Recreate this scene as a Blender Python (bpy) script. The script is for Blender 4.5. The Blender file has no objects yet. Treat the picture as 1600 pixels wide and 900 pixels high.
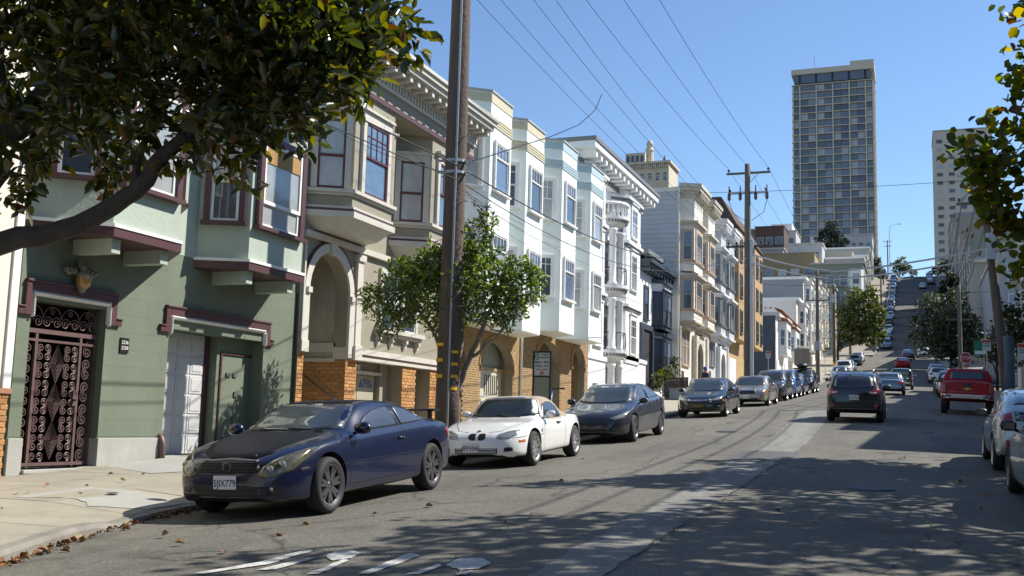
import bpy, bmesh, math, random
import numpy as np
from math import sin, cos, tan, pi, radians, sqrt, atan2, exp, floor, ceil, hypot
from mathutils import Vector, Matrix, Euler
from mathutils.bvhtree import BVHTree

S = bpy.context.scene
COL = S.collection
R = random.Random(7)

# ------------------------------------------------------------------ camera
YAW, PITCH, ROLL = radians(20.95), radians(7.35), radians(1.57)
fw = Vector((-sin(YAW) * cos(PITCH), cos(YAW) * cos(PITCH), sin(PITCH)))
r0 = Vector((cos(YAW), sin(YAW), 0))
u0 = r0.cross(fw)
rt = cos(ROLL) * r0 + sin(ROLL) * u0
up = cos(ROLL) * u0 - sin(ROLL) * r0
cam = bpy.data.objects.new('camera', bpy.data.cameras.new('camera'))
COL.objects.link(cam)
cam.matrix_world = Matrix(((rt.x, up.x, -fw.x, 0), (rt.y, up.y, -fw.y, 0), (rt.z, up.z, -fw.z, 1.63), (0, 0, 0, 1)))
cam.data.sensor_width = 36
cam.data.lens = 36 * 1640 / 1600
cam.data.clip_start = 0.1
cam.data.clip_end = 4000
S.camera = cam

# ------------------------------------------------------------------ sky, sun, exposure
SUN_AZ, SUN_EL = radians(54.0), radians(44.5)
W = bpy.data.worlds.new('World'); S.world = W; W.use_nodes = True
nt = W.node_tree
bgn = nt.nodes['Background']
sky = nt.nodes.new('ShaderNodeTexSky')
sky.sky_type = 'NISHITA'; sky.sun_disc = False
sky.sun_elevation = SUN_EL; sky.sun_rotation = SUN_AZ
sky.altitude = 0; sky.air_density = 1.0; sky.dust_density = 0.0; sky.ozone_density = 5.0
nt.links.new(sky.outputs[0], bgn.inputs[0])
bgn.inputs[1].default_value = 0.106
sd = bpy.data.lights.new('sun', 'SUN'); sd.energy = 5.0; sd.angle = radians(0.53); sd.color = (1.0, 0.945, 0.86)
sun = bpy.data.objects.new('sun', sd); COL.objects.link(sun)
sv = Vector((sin(SUN_AZ) * cos(SUN_EL), cos(SUN_AZ) * cos(SUN_EL), sin(SUN_EL)))
sun.rotation_euler = sv.to_track_quat('Z', 'Y').to_euler(); sun.location = (30, 40, 60)
S.view_settings.view_transform = 'Standard'; S.view_settings.look = 'None'
S.view_settings.exposure = 0.66; S.view_settings.gamma = 1.0

# ------------------------------------------------------------------ materials
MATS = {}
def mat(name, col=(.5, .5, .5), rough=.7, metal=0., var=.12, scale=1.5, bump=0., bscale=40., coat=0., spec=.5,
        rnd=0., coord='Object', streak=0., trans=0., dirt=0., dscale=.9, dmin=.52):
    """procedural principled material: two noise scales of tone, optional bump, coat, per-object tone"""
    if name in MATS: return MATS[name]
    if not coat and not metal and max(col) < .68: col = tuple(c * .8 for c in col)   # measured tones, a little below the swatches
    m = bpy.data.materials.new(name); m.use_nodes = True; MATS[name] = m
    n, l = m.node_tree.nodes, m.node_tree.links
    b = n['Principled BSDF']
    b.inputs['Roughness'].default_value = rough; b.inputs['Metallic'].default_value = metal
    b.inputs['Specular IOR Level'].default_value = spec
    if coat: b.inputs['Coat Weight'].default_value = coat; b.inputs['Coat Roughness'].default_value = .03
    tc = n.new('ShaderNodeTexCoord')
    n1 = n.new('ShaderNodeTexNoise'); n1.inputs['Scale'].default_value = scale; n1.inputs['Detail'].default_value = 6
    n1.inputs['Roughness'].default_value = .65
    vec = tc.outputs[coord]
    if streak:
        mp = n.new('ShaderNodeMapping'); mp.inputs['Scale'].default_value = (1, 1, streak)
        l.new(vec, mp.inputs[0]); vec = mp.outputs[0]
    l.new(vec, n1.inputs['Vector'])
    mr = n.new('ShaderNodeMapRange'); mr.inputs[1].default_value = .25; mr.inputs[2].default_value = .75
    mr.inputs[3].default_value = 1 - var; mr.inputs[4].default_value = 1 + var
    l.new(n1.outputs[0], mr.inputs[0])
    fac = mr.outputs[0]
    if rnd:
        oi = n.new('ShaderNodeObjectInfo')
        m2 = n.new('ShaderNodeMapRange'); m2.inputs[3].default_value = 1 - rnd; m2.inputs[4].default_value = 1 + rnd
        l.new(oi.outputs['Random'], m2.inputs[0])
        mu = n.new('ShaderNodeMath'); mu.operation = 'MULTIPLY'; l.new(fac, mu.inputs[0]); l.new(m2.outputs[0], mu.inputs[1]); fac = mu.outputs[0]
    hv = n.new('ShaderNodeHueSaturation'); hv.inputs['Color'].default_value = (*col, 1)
    l.new(fac, hv.inputs['Value'])
    out = hv.outputs[0]
    if dirt:
        n3 = n.new('ShaderNodeTexNoise'); n3.inputs['Scale'].default_value = dscale; n3.inputs['Detail'].default_value = 9; n3.inputs['Roughness'].default_value = .75
        mp3 = n.new('ShaderNodeMapping'); mp3.inputs['Scale'].default_value = (1.6, 1.6, .22); l.new(tc.outputs[coord], mp3.inputs[0]); l.new(mp3.outputs[0], n3.inputs['Vector'])   # rain streaks run down
        r3 = n.new('ShaderNodeMapRange'); r3.inputs[1].default_value = dmin; r3.inputs[2].default_value = .75; r3.inputs[4].default_value = dirt
        l.new(n3.outputs[0], r3.inputs[0])
        mx = n.new('ShaderNodeMix'); mx.data_type = 'RGBA'; l.new(r3.outputs[0], mx.inputs[0]); l.new(out, mx.inputs[6])
        mx.inputs[7].default_value = (.10, .085, .065, 1); out = mx.outputs[2]
    l.new(out, b.inputs['Base Color'])
    if bump:
        n2 = n.new('ShaderNodeTexNoise'); n2.inputs['Scale'].default_value = bscale; n2.inputs['Detail'].default_value = 4
        l.new(tc.outputs[coord], n2.inputs['Vector'])
        bp = n.new('ShaderNodeBump'); bp.inputs['Strength'].default_value = bump; bp.inputs['Distance'].default_value = .02
        l.new(n2.outputs[0], bp.inputs['Height']); l.new(bp.outputs[0], b.inputs['Normal'])
    if trans:
        t = n.new('ShaderNodeBsdfTranslucent'); ms = n.new('ShaderNodeMixShader'); ms.inputs[0].default_value = trans
        hv2 = n.new('ShaderNodeHueSaturation'); hv2.inputs['Saturation'].default_value = 1.25; hv2.inputs['Value'].default_value = 1.9
        l.new(out, hv2.inputs['Color']); l.new(hv2.outputs[0], t.inputs[0])
        l.new(b.outputs[0], ms.inputs[1]); l.new(t.outputs[0], ms.inputs[2]); l.new(ms.outputs[0], n['Material Output'].inputs[0])
    return m
def glassm(name, col, rough=.04, spec=.8):
    if name in MATS: return MATS[name]
    m = mat(name, col, .35, 0, .25, 2.2, coat=1.0, spec=.5)
    m.node_tree.nodes['Principled BSDF'].inputs['Coat Roughness'].default_value = rough
    m.node_tree.nodes['Principled BSDF'].inputs['Coat IOR'].default_value = 1.55
    return m
def paint(name, col, rough=.28, metal=.0, coat=1.0, var=.03):
    return mat('paint_' + name, col, rough, metal, var, .8, coat=coat, dirt=.06)

# ------------------------------------------------------------------ mesh helpers
class MB:
    def __init__(s): s.v, s.f = [], []
    def add(s, vs, fs):
        o = len(s.v); s.v += [tuple(p) for p in vs]; s.f += [tuple(i + o for i in f) for f in fs]; return s
    def box(s, x0, x1, y0, y1, z0, z1):
        if x0 > x1: x0, x1 = x1, x0
        if y0 > y1: y0, y1 = y1, y0
        if z0 > z1: z0, z1 = z1, z0
        return s.add([(x0, y0, z0), (x1, y0, z0), (x1, y1, z0), (x0, y1, z0), (x0, y0, z1), (x1, y0, z1), (x1, y1, z1), (x0, y1, z1)],
                     [(0, 3, 2, 1), (4, 5, 6, 7), (0, 1, 5, 4), (1, 2, 6, 5), (2, 3, 7, 6), (3, 0, 4, 7)])
    def extr(s, poly, axis, a, b):
        """poly: 2-D outline (counter-clockwise seen from +axis); extruded along axis from a to b"""
        n = len(poly)
        def P(p, h):
            return (h, p[0], p[1]) if axis == 'x' else ((p[1], h, p[0]) if axis == 'y' else (p[0], p[1], h))
        vs = [P(p, a) for p in poly] + [P(p, b) for p in poly]
        fs = [tuple(range(n - 1, -1, -1)), tuple(range(n, 2 * n))] + [(i, (i + 1) % n, n + (i + 1) % n, n + i) for i in range(n)]
        return s.add(vs, fs)
    def tube(s, pts, rad, n=8, cap=True):
        pts = [Vector(p) for p in pts]
        if not isinstance(rad, (list, tuple)): rad = [rad] * len(pts)
        vs, fs = [], []
        ref = Vector((0, 0, 1))
        t0 = (pts[1] - pts[0]).normalized()
        if abs(t0.dot(ref)) > .9: ref = Vector((1, 0, 0))
        a = t0.cross(ref).normalized()
        for i, p in enumerate(pts):
            t = (pts[min(i + 1, len(pts) - 1)] - pts[max(i - 1, 0)])
            t = t.normalized() if t.length > 1e-9 else t0
            a = (a - t * a.dot(t))
            a = a.normalized() if a.length > 1e-6 else t.orthogonal().normalized()
            b = t.cross(a)
            for k in range(n):
                q = 2 * pi * k / n
                vs.append(p + (a * cos(q) + b * sin(q)) * rad[i])
        for i in range(len(pts) - 1):
            for k in range(n):
                k2 = (k + 1) % n
                fs.append((i * n + k, i * n + k2, (i + 1) * n + k2, (i + 1) * n + k))
        if cap: fs += [tuple(range(n - 1, -1, -1)), tuple(range((len(pts) - 1) * n, len(pts) * n))]
        return s.add(vs, fs)
    def lathe(s, prof, n=16, c=(0, 0, 0), axis='z', a0=0., a1=2 * pi):
        """prof: (radius, height) from low to high, turned about axis"""
        full = abs(a1 - a0 - 2 * pi) < 1e-6
        m = n if full else n + 1
        vs, fs = [], []
        for r, h in prof:
            for k in range(m):
                q = a0 + (a1 - a0) * k / n
                x, y = r * cos(q), r * sin(q)
                p = (x, y, h) if axis == 'z' else ((h, x, y) if axis == 'x' else (y, h, x))
                vs.append((p[0] + c[0], p[1] + c[1], p[2] + c[2]))
        for i in range(len(prof) - 1):
            for k in range(n):
                k2 = (k + 1) % m
                fs.append((i * m + k, i * m + k2, (i + 1) * m + k2, (i + 1) * m + k))
        return s.add(vs, fs)
    def wall(s, x0, x1, y0, y1, z0, z1, holes):
        """slab between x0 and x1 with rectangular holes (ya, yb, za, zb), cut into boxes column by column"""
        ys = sorted({y0, y1, *[min(max(v, y0), y1) for h in holes for v in h[:2]]})
        for a, b in zip(ys, ys[1:]):
            if b - a < 1e-5: continue
            hs = sorted([(h[2], h[3]) for h in holes if h[0] < (a + b) / 2 < h[1]])
            z = z0
            for c, d in hs:
                if c > z: s.box(x0, x1, a, b, z, min(c, z1))
                z = max(z, d)
            if z < z1: s.box(x0, x1, a, b, z, z1)
        return s
    def mesh(s, name='m', smooth=False, merge=False):
        me = bpy.data.meshes.new(name)
        me.from_pydata(s.v, [], s.f)
        if merge:
            bm = bmesh.new(); bm.from_mesh(me); bmesh.ops.remove_doubles(bm, verts=bm.verts, dist=1e-4); bm.to_mesh(me); bm.free()
        if smooth: me.polygons.foreach_set('use_smooth', [True] * len(me.polygons))
        me.update()
        return me
    def build(s, name, m, parent=None, smooth=False, loc=None, rz=0., bevel=0., **kw):
        me = s.mesh(name, smooth)
        return obj(name, me, m, parent, loc, rz, bevel, **kw)
def obj(name, me, m=None, parent=None, loc=None, rz=0., bevel=0., kind=None, label=None, cat=None, group=None, rot=None):
    o = bpy.data.objects.new(name, me); COL.objects.link(o)
    if parent: o.parent = parent
    if loc is not None: o.location = loc
    if rot is not None: o.rotation_euler = rot
    elif rz: o.rotation_euler = (0, 0, rz)
    if m is not None and me is not None:
        if len(me.materials) == 0: me.materials.append(m)
        elif me.materials[0] is not m:
            o.material_slots[0].link = 'OBJECT'; o.material_slots[0].material = m
    if bevel:
        bv = o.modifiers.new('bevel', 'BEVEL'); bv.width = bevel; bv.segments = 2; bv.limit_method = 'ANGLE'
    if kind: o['kind'] = kind
    if label: o['label'] = label
    if cat: o['category'] = cat
    if group: o['group'] = group
    return o
def thing(name, label, cat, loc=(0, 0, 0), rz=0., group=None):
    return obj(name, None, None, None, loc, rz, label=label, cat=cat, group=group)
def dup(root, label=None, loc=None, rz=None, swap=None, group=None):
    """copy a thing with its parts and sub-parts; swap: {material: other material} on the copies"""
    def cp(o, par):
        c = o.copy(); COL.objects.link(c); c.parent = par
        if swap and c.type == 'MESH':
            for sl in c.material_slots:
                if sl.material in swap:
                    nm = swap[sl.material]; sl.link = 'OBJECT'; sl.material = nm
        for ch in list(o.children): cp(ch, c)
        return c
    c = cp(root, None)
    if label: c['label'] = label
    if group: c['group'] = group
    if loc is not None: c.location = loc
    if rz is not None: c.rotation_euler = (0, 0, rz)
    return c
def text_mesh(txt, size, font_depth=.002, align='CENTER'):
    cu = bpy.data.curves.new('t', 'FONT'); cu.body = txt; cu.size = size; cu.align_x = align; cu.align_y = 'CENTER'; cu.extrude = font_depth
    cu.resolution_u = 3
    o = bpy.data.objects.new('t', cu); COL.objects.link(o)
    dg = bpy.context.evaluated_depsgraph_get()
    me = bpy.data.meshes.new_from_object(o.evaluated_get(dg))
    bpy.data.objects.remove(o); bpy.data.curves.remove(cu)
    me.materials.clear()
    return me
def lettering(txt, size, m, parent, loc, rot, bold=False, name='lettering', sx=1.):
    me = text_mesh(txt, size)
    if bold:
        pass
    o = obj(name, me, m, parent, loc, rot=rot)
    o.scale = (sx, 1, 1)
    return o
def arc(cx, cy, r, a0, a1, n):
    return [(cx + r * cos(a0 + (a1 - a0) * i / n), cy + r * sin(a0 + (a1 - a0) * i / n)) for i in range(n + 1)]

# ------------------------------------------------------------------ street profile (Y along the street, uphill)
PROF = [(-40, -2.0), (0, 0), (25, 1.27), (36, 1.95), (50, 2.78), (62, 3.5), (78, 4.47), (92, 5.25), (98, 5.6), (110, 6.5), (127, 8.3), (140, 9.7),
        (165, 12.6), (172, 13.3), (184, 14.4), (192, 15.8), (210, 20.0), (320, 46.6), (332, 48.3), (350, 49.3), (700, 52)]
def interp(tab, x):
    if x <= tab[0][0]: return tab[0][1]
    for (a, b), (c, d) in zip(tab, tab[1:]):
        if x <= c: return b + (d - b) * (x - a) / (c - a)
    return tab[-1][1]
def g(y): return (interp(PROF, y - 2) + interp(PROF, y) * 2 + interp(PROF, y + 2)) / 4
XC = -2.55; KL, KR = -8.55, 3.45; FL, FR = -12.8, 8.1
def shf(y):
    t = min(1, max(0, (y - 150) / 45)); return 3.0 * t * t * (3 - 2 * t)
def kl(y): return KL + shf(y) + (1.35 * min(1.1, max(0, (10.8 - y) / 4.5)) ** 1.25 if y < 10.8 else 0)
def kr(y): return KR + shf(y)
def rz_(x, y): return g(y) - .13 * min(1.2, ((x - XC - shf(y)) / 5.8) ** 2)
def sw(y): return g(y) + .015
def gslope(y): return (g(y + 2) - g(y - 2)) / 4
# ================================================================== ground, street, pavements
def asphalt(name, c, crack=.5, warm=(1, .95, .80)):
    m = bpy.data.materials.new(name); m.use_nodes = True
    n, l = m.node_tree.nodes, m.node_tree.links; b = n['Principled BSDF']
    b.inputs['Roughness'].default_value = .85; b.inputs['Specular IOR Level'].default_value = .3
    tc = n.new('ShaderNodeTexCoord'); O = tc.outputs['Object']
    def noi(sc, det=5, ro=.6, v=O):
        t = n.new('ShaderNodeTexNoise'); t.inputs['Scale'].default_value = sc; t.inputs['Detail'].default_value = det; t.inputs['Roughness'].default_value = ro
        l.new(v, t.inputs['Vector']); return t
    def mr(src, a, bb, c0, d):
        t = n.new('ShaderNodeMapRange'); t.inputs[1].default_value = a; t.inputs[2].default_value = bb; t.inputs[3].default_value = c0; t.inputs[4].default_value = d
        l.new(src, t.inputs[0]); return t.outputs[0]
    def mul(a, bb):
        t = n.new('ShaderNodeMath'); t.operation = 'MULTIPLY'; l.new(a, t.inputs[0]); l.new(bb, t.inputs[1]); return t.outputs[0]
    # wheel-track and patch tone, stretched along the street
    mp = n.new('ShaderNodeMapping'); mp.inputs['Scale'].default_value = (1, .12, 1); l.new(O, mp.inputs[0])
    v = mul(mr(noi(.9, 4, .6, mp.outputs[0]).outputs[0], .3, .7, .82, 1.16), mr(noi(.35, 6, .7).outputs[0], .3, .7, .85, 1.12))
    v = mul(v, mr(noi(70, 3, .8).outputs[0], .3, .7, .38, 1.62))
    v = mul(v, mr(noi(9, 6, .8).outputs[0], .3, .7, .78, 1.22)); v = mul(v, mr(noi(24, 4, .8).outputs[0], .3, .7, .68, 1.32))
    # pale aggregate chips
    vo = n.new('ShaderNodeTexVoronoi'); vo.inputs['Scale'].default_value = 55; l.new(O, vo.inputs['Vector'])
    v = mul(v, mr(vo.outputs['Distance'], .0, .35, 1.45, .95))
    # cracks: warped cell borders, only where a mask lets them through
    wn = noi(1.2, 5, .7); wm = n.new('ShaderNodeVectorMath'); wm.operation = 'MULTIPLY_ADD'; l.new(wn.outputs['Color'], wm.inputs[0]); wm.inputs[1].default_value = (.9, .9, 0); l.new(O, wm.inputs[2])
    vc = n.new('ShaderNodeTexVoronoi'); vc.feature = 'DISTANCE_TO_EDGE'; vc.inputs['Scale'].default_value = .42; l.new(wm.outputs[0], vc.inputs['Vector'])
    ck = mr(vc.outputs['Distance'], 0, .014, 1 - crack * 1.3, 1)
    mk = mr(noi(.25, 3).outputs[0], .44, .52, 0, 1)
    mx = n.new('ShaderNodeMix'); mx.data_type = 'FLOAT'; l.new(mk, mx.inputs[0]); mx.inputs[2].default_value = 1; l.new(ck, mx.inputs[3])
    v = mul(v, mx.outputs[0])
    # oil stains
    v = mul(v, mr(noi(.8, 3, .5).outputs[0], .60, .74, 1, .66))
    hs = n.new('ShaderNodeHueSaturation'); hs.inputs['Color'].default_value = (c * warm[0], c * warm[1], c * warm[2], 1); l.new(v, hs.inputs['Value'])
    l.new(hs.outputs[0], b.inputs['Base Color'])
    bp = n.new('ShaderNodeBump'); bp.inputs['Strength'].default_value = .5; bp.inputs['Distance'].default_value = .01
    l.new(noi(60, 4, .7).outputs[0], bp.inputs['Height']); l.new(bp.outputs[0], b.inputs['Normal'])
    return m
M_ROAD = asphalt('asphalt', .132)
M_STRIP = asphalt('asphalt_strip', .20, .25, (.99, .975, .89))
M_PATCHD = asphalt('asphalt_dark_patch', .105, .1, (.98, 1, 1))
M_CONC = mat('concrete', (.36, .33, .26), .85, var=.16, scale=1.1, bump=.25, bscale=60, rnd=.10, dirt=.5)
M_CONCL = mat('concrete_pale', (.40, .40, .365), .85, var=.08, scale=2, bump=.2, bscale=60, dirt=.2)
M_KERB = mat('kerb_concrete', (.25, .235, .20), .85, var=.25, scale=2.5, bump=.4, bscale=30, dirt=.7)
M_EARTH = mat('earth', (.16, .14, .09), .95, var=.3, scale=.2)

def sheet(name, xs, ys, zf, m, kind='structure', **kw):
    """sheet over xs(fraction list via function of y) and ys"""
    mb = MB(); n = len(xs(ys[0]))
    vs = [(x, y, zf(x, y)) for y in ys for x in xs(y)]
    fs = [(j * n + i, j * n + i + 1, (j + 1) * n + i + 1, (j + 1) * n + i) for j in range(len(ys) - 1) for i in range(n - 1)]
    mb.add(vs, fs)
    return mb.build(name, m, smooth=True, kind=kind, **kw)
def lin(a, b, n): return [a + (b - a) * i / n for i in range(n + 1)]
Yroad = lin(-30, 110, 140) + lin(112, 360, 124)
road = sheet('road', lambda y: [kl(y) + (kr(y) - kl(y)) * i / 16 for i in range(17)], Yroad, rz_, M_ROAD)
# repair strip down the middle and a newer dark square on it
SL = [(2, -2.9), (8.5, -2.95), (13.8, -3.05), (26.8, -3.36), (41, -4.0), (46, -4.1)]
SR = [(2, -2.36), (8.7, -2.36), (14, -2.35), (27, -2.41), (41, -2.86), (46, -2.9)]
wob = lambda y, k: .025 * sin(y * 3.1 + k) + .02 * sin(y * 7.7 + 2 * k)
sheet('road_repair_strip', lambda y: [interp(SL, y) + wob(y, 0), (interp(SL, y) + interp(SR, y)) / 2, interp(SR, y) + wob(y, 2)], lin(2, 46, 150), lambda x, y: rz_(x, y) + .004, M_STRIP)
sheet('road_dark_patch', lambda y: [-3.42, -2.9, -2.24], lin(20.4, 23.3, 4), lambda x, y: rz_(x, y) + .008, M_PATCHD)
sheet('road_dark_patch', lambda y: [.4, 1.2, 1.9], lin(26, 31, 5), lambda x, y: rz_(x, y) + .004, M_PATCHD)
# cross streets
def cross(y0, y1, x0, x1):
    return sheet('cross_street', lambda y: lin(x0, x1, 12), lin(y0, y1, 6), lambda x, y: g(y) - .12 - (0.02 * abs(x) if abs(x) > 200 else 0), M_ROAD)
for ya, yb in ((96, 107), (172, 184)):
    cross(ya, yb, -90, kl((ya + yb) / 2)); cross(ya, yb, kr((ya + yb) / 2), 90)
# the ground everything stands on, out to the horizon
gy = [-200, -40] + lin(-20, 380, 60) + [500, 900, 1600, 3000]
sheet('ground', lambda y: [-2500, -600, -200, -60, -14, KL - .3, KR + 6, 16, 60, 200, 600, 2500], gy, lambda x, y: g(y) - .35, M_EARTH)
# kerbs and pavements
def pave(side, y0, y1, step):
    n = max(2, int((y1 - y0) / step)); ys = lin(y0, y1, n)
    k = (lambda y: kl(y)) if side < 0 else kr
    f_ = (FL - 1.6) if side < 0 else (FR + 1.6)
    f = lambda y: f_ + shf(y)
    kb = MB(); vs, fs = [], []
    for y in ys:
        a = k(y); dr = drive(side, y)
        vs += [(a, y, g(y) - .30), (a, y, g(y) - .03 - dr), (a + side * .03, y, sw(y) - dr), (a + side * .17, y, sw(y) + .003 - dr * .95), (a + side * .17, y, g(y) - .3)]
    for j in range(len(ys) - 1):
        for i in range(4):
            q = (j * 5 + i, j * 5 + i + 1, j * 5 + i + 6, j * 5 + i + 5)
            fs.append(q if side > 0 else q[::-1])
    kb.add(vs, fs); kb.build('kerb_left' if side < 0 else 'kerb_right', M_KERB, kind='structure')
    xs = (lambda y: [k(y) + side * .17, k(y) + side * .6, k(y) + side * 1.4, f(y) + side * -1.6, f(y)]) if side < 0 else (lambda y: [f(y), k(y) + 1.0, k(y) + .17])
    def zz(x, y):
        t = abs(x - k(y)); d = drive(side, y)
        return sw(y) - .012 - d * max(0, 1 - t / 1.4)
    sf = (lambda y: sorted(xs(y)))
    return sheet('pavement_left' if side < 0 else 'pavement_right', sf, ys, zz, M_CONC)
def drive(side, y):
    """how far the kerb is dropped for a driveway"""
    if side > 0: return 0
    d = 0
    for a, b in ((9.6, 13.5), (22.9, 25.3), (44, 47), (76, 79)):
        t = min(max((y - a + .7) / .7, 0), 1, max((b + .7 - y) / .7, 0)); d = max(d, .10 * min(1, t))
    return d
PL = pave(-1, -15, 95.4, .5); pave(-1, 107.6, 171.4, 4); pave(-1, 184.6, 330, 6)
pave(1, -15, 95.4, 1); pave(1, 107.6, 171.4, 4); pave(1, 184.6, 330, 6)
# paving slabs of the near pavement: own pieces with recessed joints
def pslab(y0, y1, xa, xb, dz, m=M_CONC):
    mb = MB()
    nn = 3; vs, fs = [], []
    for j in range(nn + 1):
        y = y0 + (y1 - y0) * j / nn
        for i in range(nn + 1):
            x = xa + (xb - xa) * i / nn
            if x > kl(y) - .18: x = kl(y) - .18
            t = abs(x - kl(y)); vs.append((x, y, sw(y) + dz - drive(-1, y) * max(0, 1 - t / 1.4)))
    fs = [(j * 4 + i, j * 4 + i + 1, (j + 1) * 4 + i + 1, (j + 1) * 4 + i) for j in range(nn) for i in range(nn)]
    k = len(vs); bd = [0, 1, 2, 3, 7, 11, 15, 14, 13, 12, 8, 4]
    vs += [(vs[i][0], vs[i][1], vs[i][2] - .03) for i in bd]
    fs += [(bd[(i + 1) % 12], bd[i], k + i, k + (i + 1) % 12) for i in range(12)]
    mb.add(vs, fs); return mb.build('paving_slab', m, PL)
y = 4.0
while y < 34:
    h = 1.55
    for xa, xb in ((-14.2, -12.95), (-12.93, -11.4), (-11.385, -9.9), (-9.885, kl(y) - .18)):
        if xa < -12.94 and not (16 < y < 23): continue
        pslab(y, y + h - .014, xa, xb, R.uniform(-.002, .003))
    y += h
def flat(name, pts, zf, m, dz, parent=None, **kw):
    mb = MB(); c = (sum(p[0] for p in pts) / len(pts), sum(p[1] for p in pts) / len(pts))
    P = [c] + list(pts); n = len(pts)
    mb.add([(x, y, zf(x, y) + dz) for x, y in P], [(0, 1 + i, 1 + (i + 1) % n) for i in range(n)])
    return mb.build(name, m, parent, **kw)
def blob(pts, k=4, amp=.05):
    out = []
    n = len(pts)
    for i in range(n):
        a, b = pts[i], pts[(i + 1) % n]
        for j in range(k):
            t = j / k; out.append((a[0] + (b[0] - a[0]) * t + R.uniform(-amp, amp), a[1] + (b[1] - a[1]) * t + R.uniform(-amp, amp)))
    return out
swz = lambda x, y: sw(y) - drive(-1, y) * max(0, 1 - abs(x - kl(y)) / 1.4)
flat('cement_patch', blob([(-10.6, 10.3), (-10.6, 11.6), (-9.6, 11.6), (-8.76, 11.3), (-8.76, 10.6), (-9.3, 10.3), (-9.8, 10.55)]), swz, M_CONCL, .006, PL)
# pale ramp up to the garage
rp = MB(); rp.add([(-12.7, 14.3, sw(14.3) + .0), (-11.1, 13.5, sw(13.5) + .008), (-10.0, 15.4, sw(15.4) + .008), (-10.6, 18.9, sw(18.9) + .008), (-13.1, 18.9, .86), (-13.1, 15.75, .86), (-12.7, 15.75, .84)],
                  [(0, 1, 6), (1, 2, 6), (2, 3, 6), (3, 4, 6), (4, 5, 6)])
rp.build('garage_ramp', M_CONCL, kind='structure')
# worn white pavement lettering strokes
M_MARK = mat('road_paint_white', (.60, .60, .57), .85, var=.25, scale=6, bump=.3, bscale=50, dirt=.9, dscale=9, dmin=.47)
MARKS = [[(-5.42, 7.33), (-5.17, 7.87), (-5.19, 8.63), (-5.27, 8.65), (-5.31, 7.89), (-5.52, 7.3)], [(-5.11, 7.6), (-4.97, 7.68), (-4.95, 8.34), (-5.03, 8.25)],
         [(-4.61, 7.58), (-4.51, 7.62), (-4.62, 8.28), (-4.69, 8.29)], [(-4.91, 8.36), (-4.98, 8.62), (-4.84, 8.74), (-4.7, 8.64), (-4.65, 8.37), (-4.74, 8.2)],
         [(-4.23, 7.74), (-4.12, 7.75), (-4.13, 8.69), (-4.28, 8.78)], [(-3.85, 7.85), (-3.75, 7.89), (-3.73, 8.29), (-3.8, 8.36)],
         [(-3.74, 8.35), (-3.74, 8.69), (-3.55, 8.76), (-3.4, 8.55), (-3.39, 8.3), (-3.51, 8.16)], [(-3.5, 8.1), (-3.41, 8.2), (-3.39, 8.0), (-3.47, 7.97)]]
for p in MARKS:
    flat('road_lettering', blob(p, 6, .013), rz_, M_MARK, .010, kind='structure')
# stop line and crossing dashes up the hill
for yy in (93.5, 170, 188): sheet('stop_line', lambda y: [kl(y) + .6, kr(y) - .6], [yy, yy + .5], lambda x, y: rz_(x, y) + .012, M_MARK)
# utility covers
for (cx, cy, cr) in ((-9.75, 11.15, .08), (-4.9, 30, .3), (-.6, 16.5, .33)):
    mb = MB(); zf = (sw if cx < KL else (lambda y: rz_(cx, y)))
    mb.add([(cx, cy, zf(cy) + .012)] + [(cx + cr * cos(k * pi / 8), cy + cr * sin(k * pi / 8), zf(cy + cr * sin(k * pi / 8)) + .012) for k in range(16)], [(0, 1 + k, 1 + (k + 1) % 16) for k in range(16)])
    mb.build('utility_cover', mat('iron_cover', (.05, .05, .05), .6, .6, var=.3, scale=20), kind='structure')

# cracks: open seams wandering over the asphalt
M_CRK = mat('crack_dark', (.03, .029, .027), .95, var=.3, scale=8)
def crack(pts, w, amp, seed):
    rr = random.Random(seed); P = []
    for (x0, y0), (x1, y1) in zip(pts, pts[1:]):
        n = max(2, int(hypot(x1 - x0, y1 - y0) / .16))
        P += [(x0 + (x1 - x0) * k / n + rr.gauss(0, amp), y0 + (y1 - y0) * k / n + rr.gauss(0, amp)) for k in range(n)]
    mb = MB(); vs = []
    for i, (x, y) in enumerate(P):
        a, b = P[max(i - 1, 0)], P[min(i + 1, len(P) - 1)]; tx, ty = b[0] - a[0], b[1] - a[1]; L = hypot(tx, ty) + 1e-6
        ww = .65 * w * rr.uniform(.35, 1.1) * (1 if 0 < i < len(P) - 1 else .1)
        for s in (-1, 1): vs.append((x - ty / L * ww * s, y + tx / L * ww * s, rz_(x, y) + .0125))
    mb.add(vs, [(2 * i, 2 * i + 1, 2 * i + 3, 2 * i + 2) for i in range(len(P) - 1)]); mb.build('road_crack', M_CRK, kind='structure')
crack([(-2.36, 5), (-2.35, 14), (-2.40, 22)], .012, .018, 1)
crack([(-2.0, 11.5), (-1.2, 11.8), (-.3, 11.3), (.6, 11.7)], .012, .05, 2); crack([(-1.2, 11.8), (-1.0, 13.0), (-1.5, 14.2)], .010, .05, 3)
crack([(-6.2, 16.0), (-5.0, 16.5), (-3.9, 16.1), (-3.2, 16.4)], .014, .06, 4); crack([(-5.0, 16.5), (-4.6, 19), (-4.9, 22)], .012, .06, 5)
crack([(-.5, 8.2), (-.2, 10), (.2, 12.5), (.1, 15)], .011, .05, 6); crack([(-5.8, 24), (-4.6, 24.3), (-3.5, 23.9)], .015, .06, 7)
crack([(.2, 22.0), (-.6, 23.4), (-.4, 25.0), (.3, 26)], .013, .07, 8); crack([(-6.0, 33), (-4.4, 33.4), (-2.9, 33.0), (-1, 33.5)], .018, .07, 9)
crack([(-4.4, 9.2), (-4.0, 10.6), (-4.2, 12.2)], .009, .04, 10); crack([(-5.9, 29), (-5.5, 36), (-5.7, 44)], .016, .06, 11)
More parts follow.
